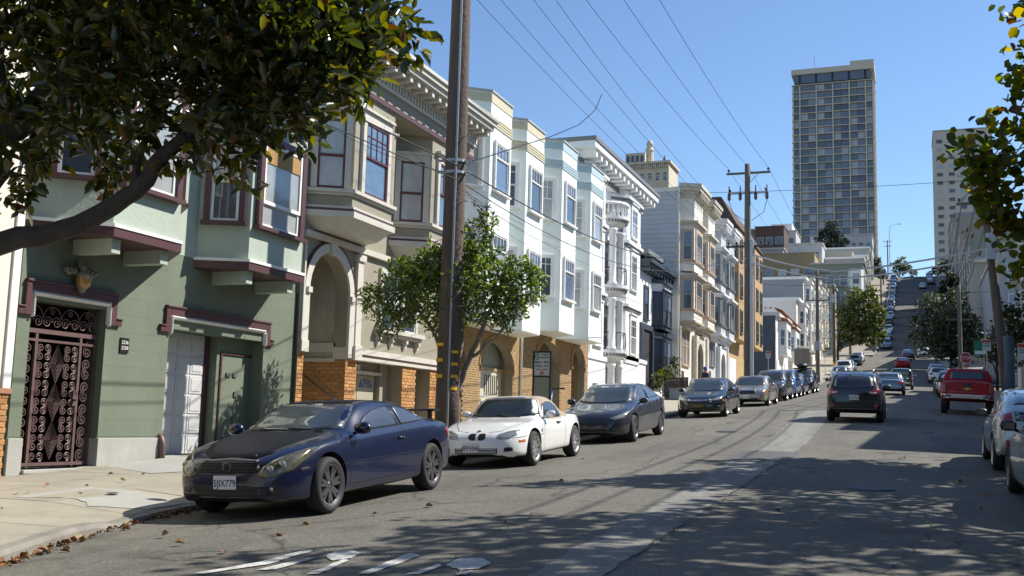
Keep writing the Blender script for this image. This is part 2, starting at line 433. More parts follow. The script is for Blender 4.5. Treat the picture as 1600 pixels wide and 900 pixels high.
# ================================================================== building helpers
ORIG = {}
def house(name, label, x, y0, zb, group=None, cat='house'):
    """a left-hand house: coordinates of its parts are given as (distance in front of the wall line, street Y, absolute z)"""
    o = thing(name, label, cat, (x, y0, zb), group=group); ORIG[o.name] = Vector((0, y0, zb)); return o
def part(mb, name, m, root, **kw):
    d = ORIG.get(root.name, Vector((0, 0, 0)))
    mb.v = [(a - d.x, b - d.y, c - d.z) for a, b, c in mb.v]
    return mb.build(name, m, root, **kw)
def archwall(mb, x0, x1, y0, y1, z0, z1, ops, n=14):
    """wall with round-headed openings (ya, yb, spring, crown)"""
    y = y0
    for a, b, zs, zt in sorted(ops):
        if a > y: mb.box(x0, x1, y, a, z0, z1)
        c, h = (a + b) / 2, (b - a) / 2
        zf = lambda v: zs + (zt - zs) * sqrt(max(0, 1 - ((v - c) / h) ** 2))
        ys = [c - h * cos(pi * i / n) for i in range(n + 1)]
        for p, q in zip(ys, ys[1:]):
            A, B = zf(p), zf(q)
            mb.add([(x0, p, A), (x1, p, A), (x1, q, B), (x0, q, B), (x0, p, z1), (x1, p, z1), (x1, q, z1), (x0, q, z1)],
                   [(0, 3, 2, 1), (4, 5, 6, 7), (0, 1, 5, 4), (1, 2, 6, 5), (2, 3, 7, 6), (3, 0, 4, 7)])
        y = b
    if y1 > y: mb.box(x0, x1, y, y1, z0, z1)
    return mb
def archband(mb, x0, x1, a, b, zs, zt, w, n=18):
    c, h = (a + b) / 2, (b - a) / 2
    P = lambda t, e: (c - (h + e) * cos(t), zs + (zt - zs + e) * sin(t))
    for i in range(n):
        t0, t1 = pi * i / n, pi * (i + 1) / n
        q = [P(t0, 0), P(t1, 0), P(t1, w), P(t0, w)]
        mb.add([(x0, *p) for p in q] + [(x1, *p) for p in q], [(0, 1, 2, 3), (7, 6, 5, 4), (0, 4, 5, 1), (1, 5, 6, 2), (2, 6, 7, 3), (3, 7, 4, 0)])
    return mb
def bayp(y0, y1, d, s, t=0.):
    """plan of a three-sided bay, pushed out by t"""
    L = hypot(d, s)
    f = lambda x: (x * s - t * L) / d
    return [(0, y0 + f(0)), (d + t, y0 + f(d + t)), (d + t, y1 - f(d + t)), (0, y1 - f(0))]
def bay(mb, y0, y1, d, s, z0, z1, t=0.): return mb.extr(bayp(y0, y1, d, s, t), 'z', z0, z1)
WM = {}
GL = [glassm('glass_blue', (.045, .06, .08)), glassm('glass_curtain', (.30, .32, .31)), glassm('glass_dark', (.018, .02, .024)), glassm('glass_blind', (.42, .42, .40)), glassm('glass_sky', (.10, .16, .24))]
M_WHITE = mat('white_paint', (.74, .73, .70), .55, var=.06, scale=2, bump=.1, bscale=25, dirt=.12)
def window(root, pos, w, h, ang=0., casing=M_WHITE, sash=M_WHITE, glass=(0, 1), cw=.09, sw_=.045, dep=.07, split=.5, lites=(1, 1), sill=True, head=0., local=False, name='window'):
    """a sash window standing on the wall face: casing boards, sashes, glass per sash, sill. pos = centre of its foot"""
    key = (round(w, 2), round(h, 2), cw, sw_, dep, split, lites, head)
    if key not in WM:
        c = MB(); a = w / 2
        c.box(0, dep, -a - cw, -a, 0, h).box(0, dep, a, a + cw, 0, h).box(0, dep + .003, -a - cw, a + cw, h, h + cw + head)
        if head: c.box(0, dep + .07, -a - cw - .05, a + cw + .05, h + cw + head, h + cw + head + .06)
        s = MB()
        def fr(z0, z1, x):
            s.box(x - .02, x + .02, -a, -a + sw_, z0, z1).box(x - .02, x + .02, a - sw_, a, z0, z1)
            s.box(x - .02, x + .018, -a + sw_, a - sw_, z0, z0 + sw_).box(x - .02, x + .018, -a + sw_, a - sw_, z1 - sw_, z1)
        zm = h * split
        if split > 0: fr(0, zm + .01, dep * .35); fr(zm - sw_ + .02, h, dep * .62)
        else: fr(0, h, dep * .5)
        for i in range(1, lites[0]):
            y = -a + w * i / lites[0]; s.box(dep * .5, dep * .72, y - .012, y + .012, max(zm, 0) if split > 0 else 0, h - sw_)
        if lites[1] > 1:
            z = h - (h - zm) * .38 if split > 0 else h * .75
            s.box(dep * .5, dep * .715, -a + sw_, a - sw_, z - .012, z + .012)
        p1 = MB(); p2 = MB()
        if split > 0:
            p1.box(.004, dep * .3, -a + .01, a - .01, .01, zm); p2.box(.004, dep * .52, -a + .01, a - .01, zm, h - .01)
        else: p1.box(.004, dep * .4, -a + .01, a - .01, .01, h - .01)
        sl = MB(); sl.box(0, dep + .06, -a - cw - .04, a + cw + .04, -.07, 0)
        WM[key] = (c.mesh('casing'), s.mesh('sash'), p1.mesh('pane'), p2.mesh('pane') if split > 0 else None, sl.mesh('sill'))
        for q, mm in zip(WM[key], (casing, sash, GL[0], GL[0], casing)):
            if q: q.materials.append(mm)
    c, s, p1, p2, sl = WM[key]
    d = Vector((0, 0, 0)) if local else ORIG.get(root.name, Vector((0, 0, 0)))
    o = obj(name, c, casing, root, Vector(pos) - d, ang)
    obj('sash', s, sash, o); obj('pane', p1, GL[glass[0]], o)
    if p2: obj('pane', p2, GL[glass[1]], o)
    if sill: obj('sill', sl, casing, o)
    return o
def baywin(root, y0, y1, d, s, z, w, h, side, sh=0., **kw):
    """window on one face of a bay: side -1 left, 0 front, 1 right"""
    if side == 0: return window(root, (d, (y0 + y1) / 2 + sh, z), w, h, 0, **kw)
    if side < 0: return window(root, (d / 2, y0 + s / 2, z), w, h, atan2(-d, s), **kw)
    return window(root, (d / 2, y1 - s / 2, z), w, h, atan2(d, s), **kw)
BRK = {}
def bricks(root, fx, y0, y1, z0, z1, m, mort, axis='x', bl=.215, bh=.075, j=.012, count=[0], single=True, skip=None, name='brick', orig=True, pr=.018):
    """running-bond brick face at plane fx (axis x: faces the street, axis y: faces down the street); mortar lies behind"""
    d = ORIG.get(root.name, Vector((0, 0, 0))) if orig else Vector((0, 0, 0))
    acc = MB(); r = 0; z = z0
    while z + bh * .5 < z1:
        h = min(bh, z1 - z - .002)
        y = y0 - (bl / 2 + j / 2 if r % 2 else 0)
        while y < y1 - .01:
            a, b = max(y, y0), min(y + bl, y1)
            if b - a > .03 and not (skip and skip((a + b) / 2, z + h / 2)):
                p = pr + R.uniform(-.004, .004)
                if single:
                    key = (axis, round(b - a, 2), round(h, 3), bl)
                    if key not in BRK:
                        q = MB()
                        if axis == 'x': q.box(-.03, 0, 0, b - a, 0, h)
                        else: q.box(0, b - a, 0, .03, 0, h)
                        BRK[key] = q.mesh('brick'); BRK[key].materials.append(m)
                    loc = Vector((fx + p, a, z)) if axis == 'x' else Vector((a, fx - p, z))
                    obj(name, BRK[key], m, root, loc - d)
                else:
                    if axis == 'x': acc.box(fx - .02, fx + p, a, b, z, z + h)
                    else: acc.box(a, b, fx - p, fx + .02, z, z + h)
            y += bl + j
        z += bh + j; r += 1
    if not single:
        o = part(acc, 'brickwork', m, root); o['kind'] = 'stuff'; return o

# ================================================================== green house
Y0 = 12.28
GH = house('green_house', 'green stucco house with scrolled iron gate, white garage door and two light green bays', FL, Y0, .55)
M_GLOW = mat('dark_green_stucco', (.165, .20, .14), .75, var=.10, scale=1.2, bump=.25, bscale=18, rnd=.02, dirt=.42)
M_GUP = mat('light_green_stucco', (.45, .52, .43), .7, var=.06, scale=1.0, bump=.35, bscale=14, dirt=.2)
M_PUR = mat('maroon_trim', (.10, .042, .045), .45, var=.12, scale=3)
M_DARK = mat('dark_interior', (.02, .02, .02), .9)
M_PLN = mat('plinth_concrete', (.42, .42, .38), .8, var=.12, scale=2.5, bump=.3, bscale=50, dirt=.25)
M_IRON = mat('mauve_iron', (.13, .08, .076), .5, .2, var=.2, scale=5)
part(MB().wall(-.4, -.006, Y0, 20.1, .35, 4.6, [(12.53, 14.17, .72, 3.36), (15.8, 18.85, .83, 3.2)]).box(-9, -.42, Y0, 20.1, 3.6, 8.3), 'wall', M_GLOW, GH)
part(MB().box(-.4, 0, Y0, 20.1, 4.6, 8.3), 'upper_wall', M_GUP, GH)
# painted block courses of the ground floor, one piece each, clipped by the openings
def blockwork():
    z = 1.22; r = 0
    while z < 4.35:
        h = .30; zt = min(z + h, 4.4)
        y = Y0 - (.42 if r % 2 else 0)
        while y < 20.08:
            a, b = max(y, Y0), min(y + .84, 20.09)
            segs = [(a, b)]
            for (ha, hb, hz) in ((12.53, 14.17, 3.36), (15.8, 18.85, 3.2)):
                if z < hz - .02:
                    ns = []
                    for p, q in segs:
                        if q <= ha or p >= hb: ns.append((p, q)); continue
                        if p < ha: ns.append((p, ha))
                        if q > hb: ns.append((hb, q))
                    segs = ns
            for p, q in segs:
                if q - p > .05:
                    hz = next((hz for ha, hb, hz in ((12.53, 14.17, 3.36), (15.8, 18.85, 3.2)) if p >= ha - .85 and q <= hb + .85 and z < hz < zt and not (q <= ha or p >= hb)), None)
                    part(MB().box(-.02, .0 + R.uniform(0, .0008), p + .0006, q - .0006, z + .0008, zt - .0008), 'wall_block', M_GLOW, GH)
            y += .84
        z += h; r += 1
blockwork()
part(MB().box(-.01, .045, Y0 - .02, 12.55, .3, 1.2), 'plinth', M_PLN, GH, bevel=.01)
part(MB().box(-.38, .04, 14.15, 15.82, .3, 1.2), 'plinth', M_PLN, GH, bevel=.01)
part(MB().box(-.35, .06, 12.552, 14.148, .3, .66).box(-.36, .10, 12.552, 14.148, .66, .72), 'door_step', M_PLN, GH, bevel=.01)
part(MB().box(-1.9, -1.8, 12.3, 14.4, .5, 3.6).box(-1.8, -.41, 12.3, 12.45, .5, 3.6).box(-1.8, -.41, 14.25, 14.4, .5, 3.6).box(-1.8, -.41, 12.45, 14.25, .5, .7).box(-1.8, -.41, 12.45, 14.25, 3.4, 3.5), 'porch_recess', M_DARK, GH)  # recess walls near black: the interior's shade put into the colour
# ---- scrolled gate
gate = part(MB().box(-.20, -.15, 12.54, 12.58, .74, 3.34).box(-.20, -.15, 12.82, 12.87, .74, 2.89).box(-.20, -.15, 13.77, 13.82, .74, 2.89).box(-.20, -.15, 14.11, 14.15, .74, 3.34)
            .box(-.205, -.145, 12.58, 14.11, 2.85, 2.92).box(-.204, -.146, 12.58, 14.11, 2.72, 2.76).box(-.205, -.145, 12.58, 14.11, .76, .81).box(-.21, -.14, 13.70, 13.76, 1.72, 1.98).box(-.16, -.06, 13.70, 13.73, 1.80, 1.83), 'iron_gate', M_IRON, GH)
def spiral(cy, cz, r, turns, a0, sgn=1, n=22, x=-.175):
    return [(x, cy + r * (1 - .82 * t) * cos(a0 + sgn * turns * 2 * pi * t), cz + r * (1 - .82 * t) * sin(a0 + sgn * turns * 2 * pi * t)) for t in [i / n for i in range(n + 1)]]
def scrolls(y0, y1, z0, z1, cols, rows, name):
    sc = MB(); cw, rh = (y1 - y0) / cols, (z1 - z0) / rows
    for i in range(cols):
        for j in range(rows):
            cy, cz = y0 + cw * (i + .5), z0 + rh * (j + .5); r = min(cw, rh) * .52
            s = 1 if (i < cols / 2) else -1; u = 1 if j % 2 else -1
            sc.tube(spiral(cy, cz + r * .12 * u, r, 1.75, pi / 2 * u, s * u), .010, 5)
            sc.tube([(-.175, cy, cz + r * (1.1) * u), (-.175, cy - s * r * .75, cz + rh * .5 * u), (-.175, cy, cz + rh * .95 * u)], .008, 5)
    o = part(sc, name, M_IRON, GH); o.parent = gate; return o
def reparent(o): return o
scrolls(12.59, 12.81, .84, 2.70, 1, 11, 'scrollwork')
scrolls(13.83, 14.10, .84, 2.70, 1, 10, 'scrollwork')
scrolls(12.88, 13.18, .84, 2.70, 2, 13, 'scrollwork')
scrolls(13.46, 13.76, .84, 2.70, 2, 13, 'scrollwork')
lz = MB()
for k in range(3):
    z = .86 + k * .61
    for q in (1, .8, .6, .4, .2):
        w = .15 * q
        lz.tube([(-.175, 13.32, z + .305 - .305 * q), (-.175, 13.32 + w, z + .305), (-.175, 13.32, z + .305 + .305 * q), (-.175, 13.32 - w, z + .305), (-.175, 13.32, z + .305 - .305 * q)], .007, 5)
o = part(lz, 'lozenge_bars', M_IRON, GH); o.parent = gate
lu = MB()
for k in range(4):
    cy = 12.76 + k * .39
    lu.tube(spiral(cy - .10, 3.04, .10, 1.7, 0, 1), .0085, 5).tube(spiral(cy + .10, 3.04, .10, 1.7, pi, -1), .0085, 5)
    lu.tube([(-.175, cy + .19 * cos(a), 3.10 + .19 * sin(a)) for a in [pi * i / 12 for i in range(13)]], .009, 5)
    lu.tube(spiral(cy + .0, 3.22, .06, 1.5, pi / 2, 1), .007, 5)
o = part(lu, 'lunette_scrolls', M_IRON, GH); o.parent = gate
# ---- stepped maroon lintels with white rope mouldings
def lintel(a, b, zt, zf, nm='lintel'):
    m = MB().box(.0, .06, a, a + .13, zf, zt).box(.0, .06, b - .13, b, zf, zt).box(0, .062, a + .13, b - .13, zt - .17, zt - .04).box(0, .06, a - .13, a, zf, zf + .11).box(0, .06, b, b + .13, zf, zf + .11).box(0, .085, a + .0, b, zt - .04, zt).box(0, .085, a - .14, a, zf + .11, zf + .135).box(0, .085, b, b + .14, zf + .11, zf + .135)
    l = part(m, nm, M_PUR, GH, bevel=.008)
    rp_ = MB()
    path = [(a + .165, zf + .03 * i) for i in range(int((zt - .21 - zf) / .03))]; n = int((b - a - .33) / .03)
    path += [(a + .165 + .03 * i, zt - .21) for i in range(n + 1)]
    path += [(b - .165, zf + .03 * i) for i in range(int((zt - .21 - zf) / .03))]
    for i, (y, z) in enumerate(path):
        rp_.tube([(.03, y - .014, z - .024), (.07, y, z), (.03, y + .014, z + .024)], [.014, .022, .014], 5)
    o = part(rp_.box(0, .04, a + .13, a + .20, zf, zt - .17).box(0, .04, b - .20, b - .13, zf, zt - .17).box(0, .041, a + .13, b - .13, zt - .25, zt - .17), 'rope_moulding', M_WHITE, GH); o.parent = l
    return l
lintel(12.36, 14.36, 3.66, 3.10); lintel(15.64, 19.0, 3.62, 3.12)
# ---- wall lantern
ln = MB().lathe([(.01, -.19), (.05, -.17), (.10, -.08), (.12, .03), (.12, .11), (.07, .17), (.05, .2), (.07, .24), (.03, .29), (.0, .3)], 10, (.13, 13.42, 3.74))
for s in (-1, 1):
    ln.tube([(.06, 13.42, 3.86), (.07, 13.42 + s * .14, 3.90), (.07, 13.42 + s * .26, 3.86), (.06, 13.42 + s * .36, 3.91)], [.06, .055, .045, .015], 7)
    for k in range(3): ln.tube([(.07, 13.42 + s * (.12 + k * .08), 3.87), (.10, 13.42 + s * (.15 + k * .09), 3.95 - k * .01), (.07, 13.42 + s * (.19 + k * .09), 3.9)], [.03, .028, .01], 6)
ln.tube([(.05, 13.42, 3.95), (.09, 13.42, 4.06), (.06, 13.42, 4.1)], [.06, .05, .03], 8)
L_ = part(ln, 'wall_lantern', mat('bronze_verdigris', (.20, .19, .13), .6, .3, var=.4, scale=9), GH, smooth=True)
o = part(MB().lathe([(.04, -.13), (.105, -.07), (.125, .03), (.10, .11)], 10, (.155, 13.42, 3.74)), 'lamp_glass', mat('amber_glass', (.35, .17, .03), .3, coat=.8), GH, smooth=True); o.parent = L_
pq = part(MB().box(0, .025, 14.53, 14.74, 2.66, 2.92), 'number_plaque', mat('black_plate', (.015, .015, .018), .4), GH)
d = ORIG[GH.name]
for tx, zz in (('2236', 2.84), ('2238', 2.745)):
    lt = lettering(tx, .085, M_WHITE, GH, Vector((.029, 14.635, zz)) - d, (pi / 2, 0, pi / 2), name='number_digits'); lt.parent = pq
# ---- garage recess: sectional door, meter door, posts
part(MB().box(-1.0, -.9, 15.75, 19.7, .5, 3.6).box(-.9, -.41, 18.86, 18.96, .5, 3.4).box(-.9, -.41, 15.7, 15.78, .5, 3.4).box(-.9, -.41, 15.78, 18.86, 3.22, 3.4), 'garage_recess', M_GLOW, GH)
part(MB().box(-.9, .06, 15.80, 18.86, .5, .845), 'garage_floor', M_CONC, GH)
gd = part(MB().box(-.58, -.52, 15.82, 17.55, .85, 3.2), 'garage_door', mat('garage_white', (.62, .63, .62), .45, var=.05), GH)
for i in range(4):
    for j in range(6):
        y, z = 15.86 + i * .425, .88 + j * .387
        o = part(MB().box(-.52, -.505, y, y + .39, z, z + .34).box(-.505, -.495, y + .05, y + .34, z + .05, z + .29), 'door_panel', MATS['garage_white'], GH, bevel=.006); o.parent = gd
o = part(MB().box(-.50, -.47, 15.95, 16.1, 2.0, 2.03), 'door_handle', M_DARK, GH); o.parent = gd
part(MB().box(-.72, -.48, 17.56, 17.68, .84, 3.22), 'garage_jamb', M_PUR, GH)
part(MB().box(-.72, -.30, 17.68, 17.79, .84, 3.22).box(-.72, -.31, 17.79, 18.86, 2.9, 3.22), 'recess_pier', M_GLOW, GH)
md = part(MB().box(-.42, -.30, 17.84, 18.84, .84, 2.85), 'meter_door', M_GLOW, GH)
for bx in ((18.0, 18.14, 2.42, 2.5), (18.24, 18.36, 2.42, 2.5), (18.3, 18.42, 2.02, 2.12), (18.3, 18.44, 1.5, 1.6), (18.02, 18.1, 1.12, 1.2), (18.05, 18.5, .92, .96)):
    o = part(MB().box(-.30, -.27, *bx), 'meter_box', mat('box_grey', (.12, .14, .12), .5), GH); o.parent = md
part(MB().box(-.42, -.27, 17.79, 17.83, .84, 2.9).box(-.42, -.27, 17.83, 18.86, 2.86, 2.9), 'meter_frame', M_PUR, GH)
part(MB().tube([(.09, 15.72, .78), (.09, 15.72, 1.1), (.05, 15.72, 1.2), (-.05, 15.74, 1.24)], .06, 10), 'corner_guard', M_IRON, GH, smooth=True)
# ---- bays
def gbay(y0, y1, s, wz, side_win, front_w):
    d = .9
    b = part(bay(MB(), y0, y1, d, s, 4.44, 7.95), 'bay', M_GUP, GH)
    part(bay(MB(), y0, y1, d, s, 4.42, 4.57, .05), 'bay_band', M_PUR, GH)
    part(bay(MB(), y0, y1, d, s, 4.57, 4.625, .07), 'bay_ledge', M_WHITE, GH)
    part(bay(MB(), y0, y1, d, s, 7.72, 7.84, .05), 'bay_band', M_PUR, GH)
    part(bay(MB(), y0, y1, d, s, 7.84, 7.98, .10), 'bay_ledge', M_WHITE, GH)
    for yy in (y0 + s + .12, y1 - s - .32):
        part(MB().box(0, .80, yy, yy + .20, 4.18, 4.42), 'bracket', M_GUP, GH, bevel=.005)
    baywin(GH, y0, y1, d, s, 5.32, front_w, 1.72, 0, casing=M_PUR, cw=.13, sw_=.07, dep=.10, split=.30 if front_w > 1.3 else .45, glass=(1, 1))
    baywin(GH, y0, y1, d, s, 5.34, .55, 1.70, -1, casing=M_PUR, cw=.12, sw_=.06, dep=.10, split=.48, glass=(0, 1))
    baywin(GH, y0, y1, d, s, 5.34, .55, 1.70, 1, casing=M_PUR, cw=.12, sw_=.06, dep=.10, split=.48, glass=(0, 1))
gbay(12.36, 15.58, .80, 5.35, True, 1.15); gbay(16.44, 19.12, .40, 5.3, True, 1.36)
part(MB().box(.955, .972, 17.15, 18.38, 6.62, 6.95), 'roller_blind', mat('ochre_blind', (.42, .24, .07), .7, var=.2), GH)
part(MB().box(-.42, .25, Y0, 20.1, 8.3, 8.42).box(-.42, .18, Y0, 20.1, 8.42, 8.6), 'cornice', M_WHITE, GH, bevel=.01)

part(MB().tube([(.05, 20.03, .9), (.05, 20.03, 4.3), (.05, 20.05, 8.2)], .04, 8), 'downpipe', mat('dark_pipe', (.05, .06, .05), .5), GH, smooth=True)
# ---- cream neighbour at the picture's edge
NH = house('cream_house', 'cream painted house at the left edge beside the green house', FL, 5.0, .3)
M_CREAM = mat('cream_stucco', (.72, .66, .54), .7, var=.06, scale=1, bump=.2, bscale=20, dirt=.1)
part(MB().box(-9, .02, 5.0, 12.2, 1.95, 9.5), 'wall', M_CREAM, NH)
M_BRK = mat('orange_brick', (.50, .25, .085), .8, var=.18, scale=7, bump=.4, bscale=30, rnd=.22, dirt=.15)
M_MORT = mat('mortar', (.33, .28, .20), .9, var=.1)
part(MB().box(-9, .02, 5.0, 12.2, .0, 1.87), 'brick_base', M_MORT, NH)
bricks(NH, .02, 10.6, 12.2, .5, 1.86, M_BRK, M_MORT)
part(MB().box(-9, .07, 5.0, 12.22, 1.87, 1.95), 'water_table', mat('terracotta_trim', (.42, .20, .11), .6), NH)
part(MB().box(.02, .06, 12.06, 12.2, 1.95, 9.4), 'corner_board', M_WHITE, NH)
for yy in (6.4, 9.4): window(NH, (.02, yy, 5.2), 1.0, 1.7)
part(MB().box(-9, .35, 4.9, 12.22, 9.5, 9.75), 'cornice', M_WHITE, NH)

# ================================================================== tan house with the arched entry
Y0 = 20.14
TH = house('tan_house', 'tan stucco house with arched brick entry, maroon trimmed bays and bracketed cornice', FL, Y0, .9)
M_TAN = mat('tan_stucco', (.34, .31, .235), .75, var=.07, scale=1.2, bump=.25, bscale=16, dirt=.12)
M_CRW = mat('cream_trim', (.66, .63, .55), .55, var=.08, scale=2.5, dirt=.18)
M_DOOR = mat('garage_tan', (.45, .42, .33), .5, var=.06)
YE = 27.6
# body: back mass, front wall with arched opening
w_ = archwall(MB(), -.35, 0, Y0, 22.85, 3.36, 9.2, [(20.46, 22.30, 4.55, 5.5)])
w_.box(-.35, 0, 22.85, YE, 3.36, 9.2).box(-10, -3.4, Y0, YE, .5, 10.0).box(-3.4, -.36, 22.7, YE, 3.36, 10.0).box(-3.4, -.36, Y0, 22.7, 5.6, 10.0)
part(w_, 'wall', M_TAN, TH)
# entry recess
M_PLAS = mat('aged_plaster', (.50, .46, .36), .85, var=.2, scale=1.6, bump=.3, bscale=12, dirt=.55)
part(MB().box(-3.4, -.36, 22.34, 22.44, 3.08, 5.6).box(-3.39, -3.3, 20.5, 22.34, 1.0, 5.6).box(-3.4, -.36, Y0, 20.3, 1.0, 5.6), 'entry_plaster', M_PLAS, TH)
part(MB().box(-3.3, -.3, 22.30, 22.34, 3.24, 3.46).box(-3.3, -.3, 22.28, 22.34, 3.0, 3.08), 'entry_dado', M_CRW, TH)
part(MB().box(-3.35, -.04, 22.36, 22.84, .7, 3.06), 'brick_core', M_MORT, TH)
bricks(TH, 22.36, -2.2, -.02, 1.05, 3.03, M_BRK, M_MORT, axis='y')
bricks(TH, -.03, 22.32, 22.86, 1.0, 3.06, M_BRK, M_MORT, pr=.03)
part(MB().box(-.5, -.03, Y0, 20.42, .7, 3.1), 'brick_core', M_MORT, TH)
bricks(TH, -.03, Y0, 20.42, .95, 3.1, M_BRK, M_MORT, pr=.03)
for i in range(8):
    part(MB().box(-.25 - .3 * i - .3, -.25 - .3 * i + .03, 20.42, 22.33, .9, 1.12 + .19 * i), 'step', M_PLN, TH, bevel=.01)
part(MB().box(-3.3, -.28, 20.42, 22.33, .7, .93), 'entry_floor', M_PLN, TH)
rl = MB().tube([(.02, 22.16, 1.95), (-.05, 22.16, 2.02), (-.25, 22.2, 2.13), (-2.2, 22.22, 3.36)], .022, 8)
for t in (-.3, -1.2, -2.0): rl.tube([(t, 22.34, 2.12 - .63 * (t + .3)), (t, 22.2, 2.16 - .63 * (t + .3))], .012, 6)
part(rl, 'handrail', mat('steel_rail', (.25, .25, .25), .35, .8), TH, smooth=True)
part(MB().box(-.36, -.002, 22.305, 22.855, 3.062, 3.358), 'pier_block', M_CRW, TH, bevel=.01)
part(MB().box(-.36, -.002, Y0, 20.455, 3.102, 3.358), 'pier_block', M_CRW, TH, bevel=.01)
# arch surround, keystone, pilasters
part(archband(MB(), .0, .06, 20.46, 22.30, 4.55, 5.5, .22).box(0, .07, 20.2, 20.46, 3.1, 4.55).box(0, .07, 22.30, 22.56, 3.1, 4.55), 'arch_surround', M_CRW, TH)
part(archband(MB(), .06, .075, 20.46, 22.30, 4.55, 5.5, .03).v and archband(MB(), .0, .075, 20.24, 22.52, 4.55, 5.72, .04), 'arch_line', M_PUR, TH)
part(MB().extr([(21.29, 5.44), (21.47, 5.44), (21.55, 5.84), (21.21, 5.84)], 'x', 0, .13), 'keystone', M_CRW, TH, bevel=.01)
part(MB().box(0, .10, 22.56, 22.84, 3.36, 5.62).box(0, .09, 22.61, 22.79, 3.5, 5.4).box(0, .14, 22.52, 22.88, 3.06, 3.42).box(0, .15, 22.52, 22.88, 5.5, 5.66), 'pilaster', M_CRW, TH, bevel=.008)
part(MB().box(0, .12, Y0, 20.44, 3.1, 3.36).box(0, .10, Y0, 20.2, 3.36, 5.6), 'pilaster', M_CRW, TH, bevel=.008)
part(MB().box(0, .12, Y0, 24.2, 5.72, 5.86), 'string_course', M_CRW, TH)
for yy in (20.38, 22.36): part(MB().box(0, .13, yy - .08, yy + .08, 4.45, 4.58), 'impost', M_CRW, TH)
# ground floor right: band, garage, piers, side door
part(MB().box(-.35, .09, 22.86, YE, 3.22, 3.36).box(-.35, .06, 22.86, YE, 3.08, 3.175), 'floor_band', M_CRW, TH)
part(MB().box(-.35, .075, 22.86, YE, 3.176, 3.219), 'band_stripe', M_PUR, TH)
part(MB().box(-1.6, -1.5, 22.86, 27.6, .7, 3.08).box(-1.5, -.36, 27.5, 27.6, .7, 3.08), 'garage_back', M_TAN, TH)
gd = part(MB().box(-.62, -.56, 22.9, 24.85, 1.1, 2.82), 'garage_door', M_DOOR, TH)
part(MB().box(-.56, -.5, 22.86, 24.95, 2.82, 3.08).box(-.58, -.42, 24.9, 25.36, 1.0, 3.08), 'garage_surround', M_TAN, TH)
part(MB().box(-.42, -.38, 22.86, 24.92, 2.78, 2.86), 'door_head', M_CRW, TH)
for i in range(2):
    for j in range(4):
        y, z = 22.95 + i * .96, 1.13 + j * .42
        o = part(MB().box(-.56, -.545, y, y + .88, z, z + .37), 'door_panel', M_DOOR, TH, bevel=.01); o.parent = gd
        if j == 3:
            fan = MB().extr([(y + .44 + .36 * cos(a), z + .06 + .24 * sin(a)) for a in [pi * k / 10 for k in range(11)]], 'x', -.545, -.535)
            o = part(fan, 'fan_light', GL[4], TH); o.parent = gd
            sp = MB()
            for k in range(1, 4): sp.tube([(-.532, y + .44, z + .07), (-.532, y + .44 + .36 * cos(pi * k / 4), z + .06 + .24 * sin(pi * k / 4))], .012, 5)
            o = part(sp, 'glazing_bar', M_DOOR, TH); o.parent = gd
part(MB().box(-.5, -.42, 23.62, 23.82, 2.88, 3.02), 'door_lamp', M_CRW, TH)
for a, b in ((25.38, 26.2), (27.12, 27.6)):
    part(MB().box(-.45, -.03, a, b, .9, 3.08), 'brick_core', M_MORT, TH)
    bricks(TH, -.03, a, b, 1.2, 3.08, M_BRK, M_MORT, pr=.03)
part(MB().box(-.5, -.45, 26.2, 27.12, 1.1, 3.08), 'side_door', M_DOOR, TH)
o = part(MB().box(-.45, -.43, 26.35, 26.97, 1.3, 2.0).box(-.45, -.43, 26.35, 26.97, 2.12, 2.8), 'side_door_panel', M_CRW, TH)
# first-floor window with bracketed sill
for yy in (24.35, 25.55): window(TH, (.0, yy, 3.98), .82, 1.42, 0, casing=M_CRW, cw=.12, glass=(0, 0), sill=False)
part(MB().box(0, .22, 23.66, 26.25, 3.86, 3.97).box(0, .14, 23.7, 26.2, 3.78, 3.86), 'window_ledge', M_CRW, TH)
for yy in (23.78, 24.5, 25.3, 26.05): part(MB().extr([(0, 3.5), (.05, 3.52), (.15, 3.78), (0, 3.78)][::-1], 'y', yy, yy + .1) if False else MB().box(0, .13, yy, yy + .1, 3.66, 3.78).box(0, .08, yy, yy + .1, 3.54, 3.66), 'bracket', M_CRW, TH)
# upper bays
M_SASH = mat('maroon_sash', (.13, .03, .03), .4, var=.1)
def tbay(y0, y1):
    d, s = .88, .52
    part(bay(MB(), y0, y1, d, s, 6.2, 9.2), 'bay', M_TAN, TH)
    so = MB(); P0, P1 = bayp(y0, y1, d, s, -.28), bayp(y0, y1, d, s, .02)
    so.add([(x, y, 5.93) for x, y in P0] + [(x, y, 6.19) for x, y in P1], [(3, 2, 1, 0), (4, 5, 6, 7), (0, 1, 5, 4), (1, 2, 6, 5), (2, 3, 7, 6), (3, 0, 4, 7)])
    part(so, 'bay_soffit', M_CRW, TH)
    part(bay(MB(), y0, y1, d, s, 6.19, 6.33, .09), 'bay_base', M_CRW, TH)
    part(bay(MB(), y0, y1, d, s, 6.33, 6.39, .075), 'bay_stripe', M_PUR, TH)
    part(bay(MB(), y0, y1, d, s, 6.39, 6.45, .05), 'bay_base', M_CRW, TH)
    part(bay(MB(), y0, y1, d, s, 6.70, 6.76, .05), 'bay_ledge', M_CRW, TH)
    part(bay(MB(), y0, y1, d, s, 6.76, 6.84, .11), 'bay_ledge', M_CRW, TH)
    for sd, w in ((0, 1.12), (-1, .62), (1, .62)):
        kw = dict(casing=M_CRW, sash=M_SASH, cw=.14, sw_=.05, dep=.08, sill=False)
        if sd == 0: baywin(TH, y0, y1, d, s, 6.86, w, 1.72, 0, split=.52, lites=(4, 2), glass=(4, 4), head=.1, **kw)
        else: baywin(TH, y0, y1, d, s, 6.86, w, 1.62, sd, split=.48, glass=(3, 3), head=.05, **kw)
tbay(20.22, 23.2); tbay(24.36, 27.34)
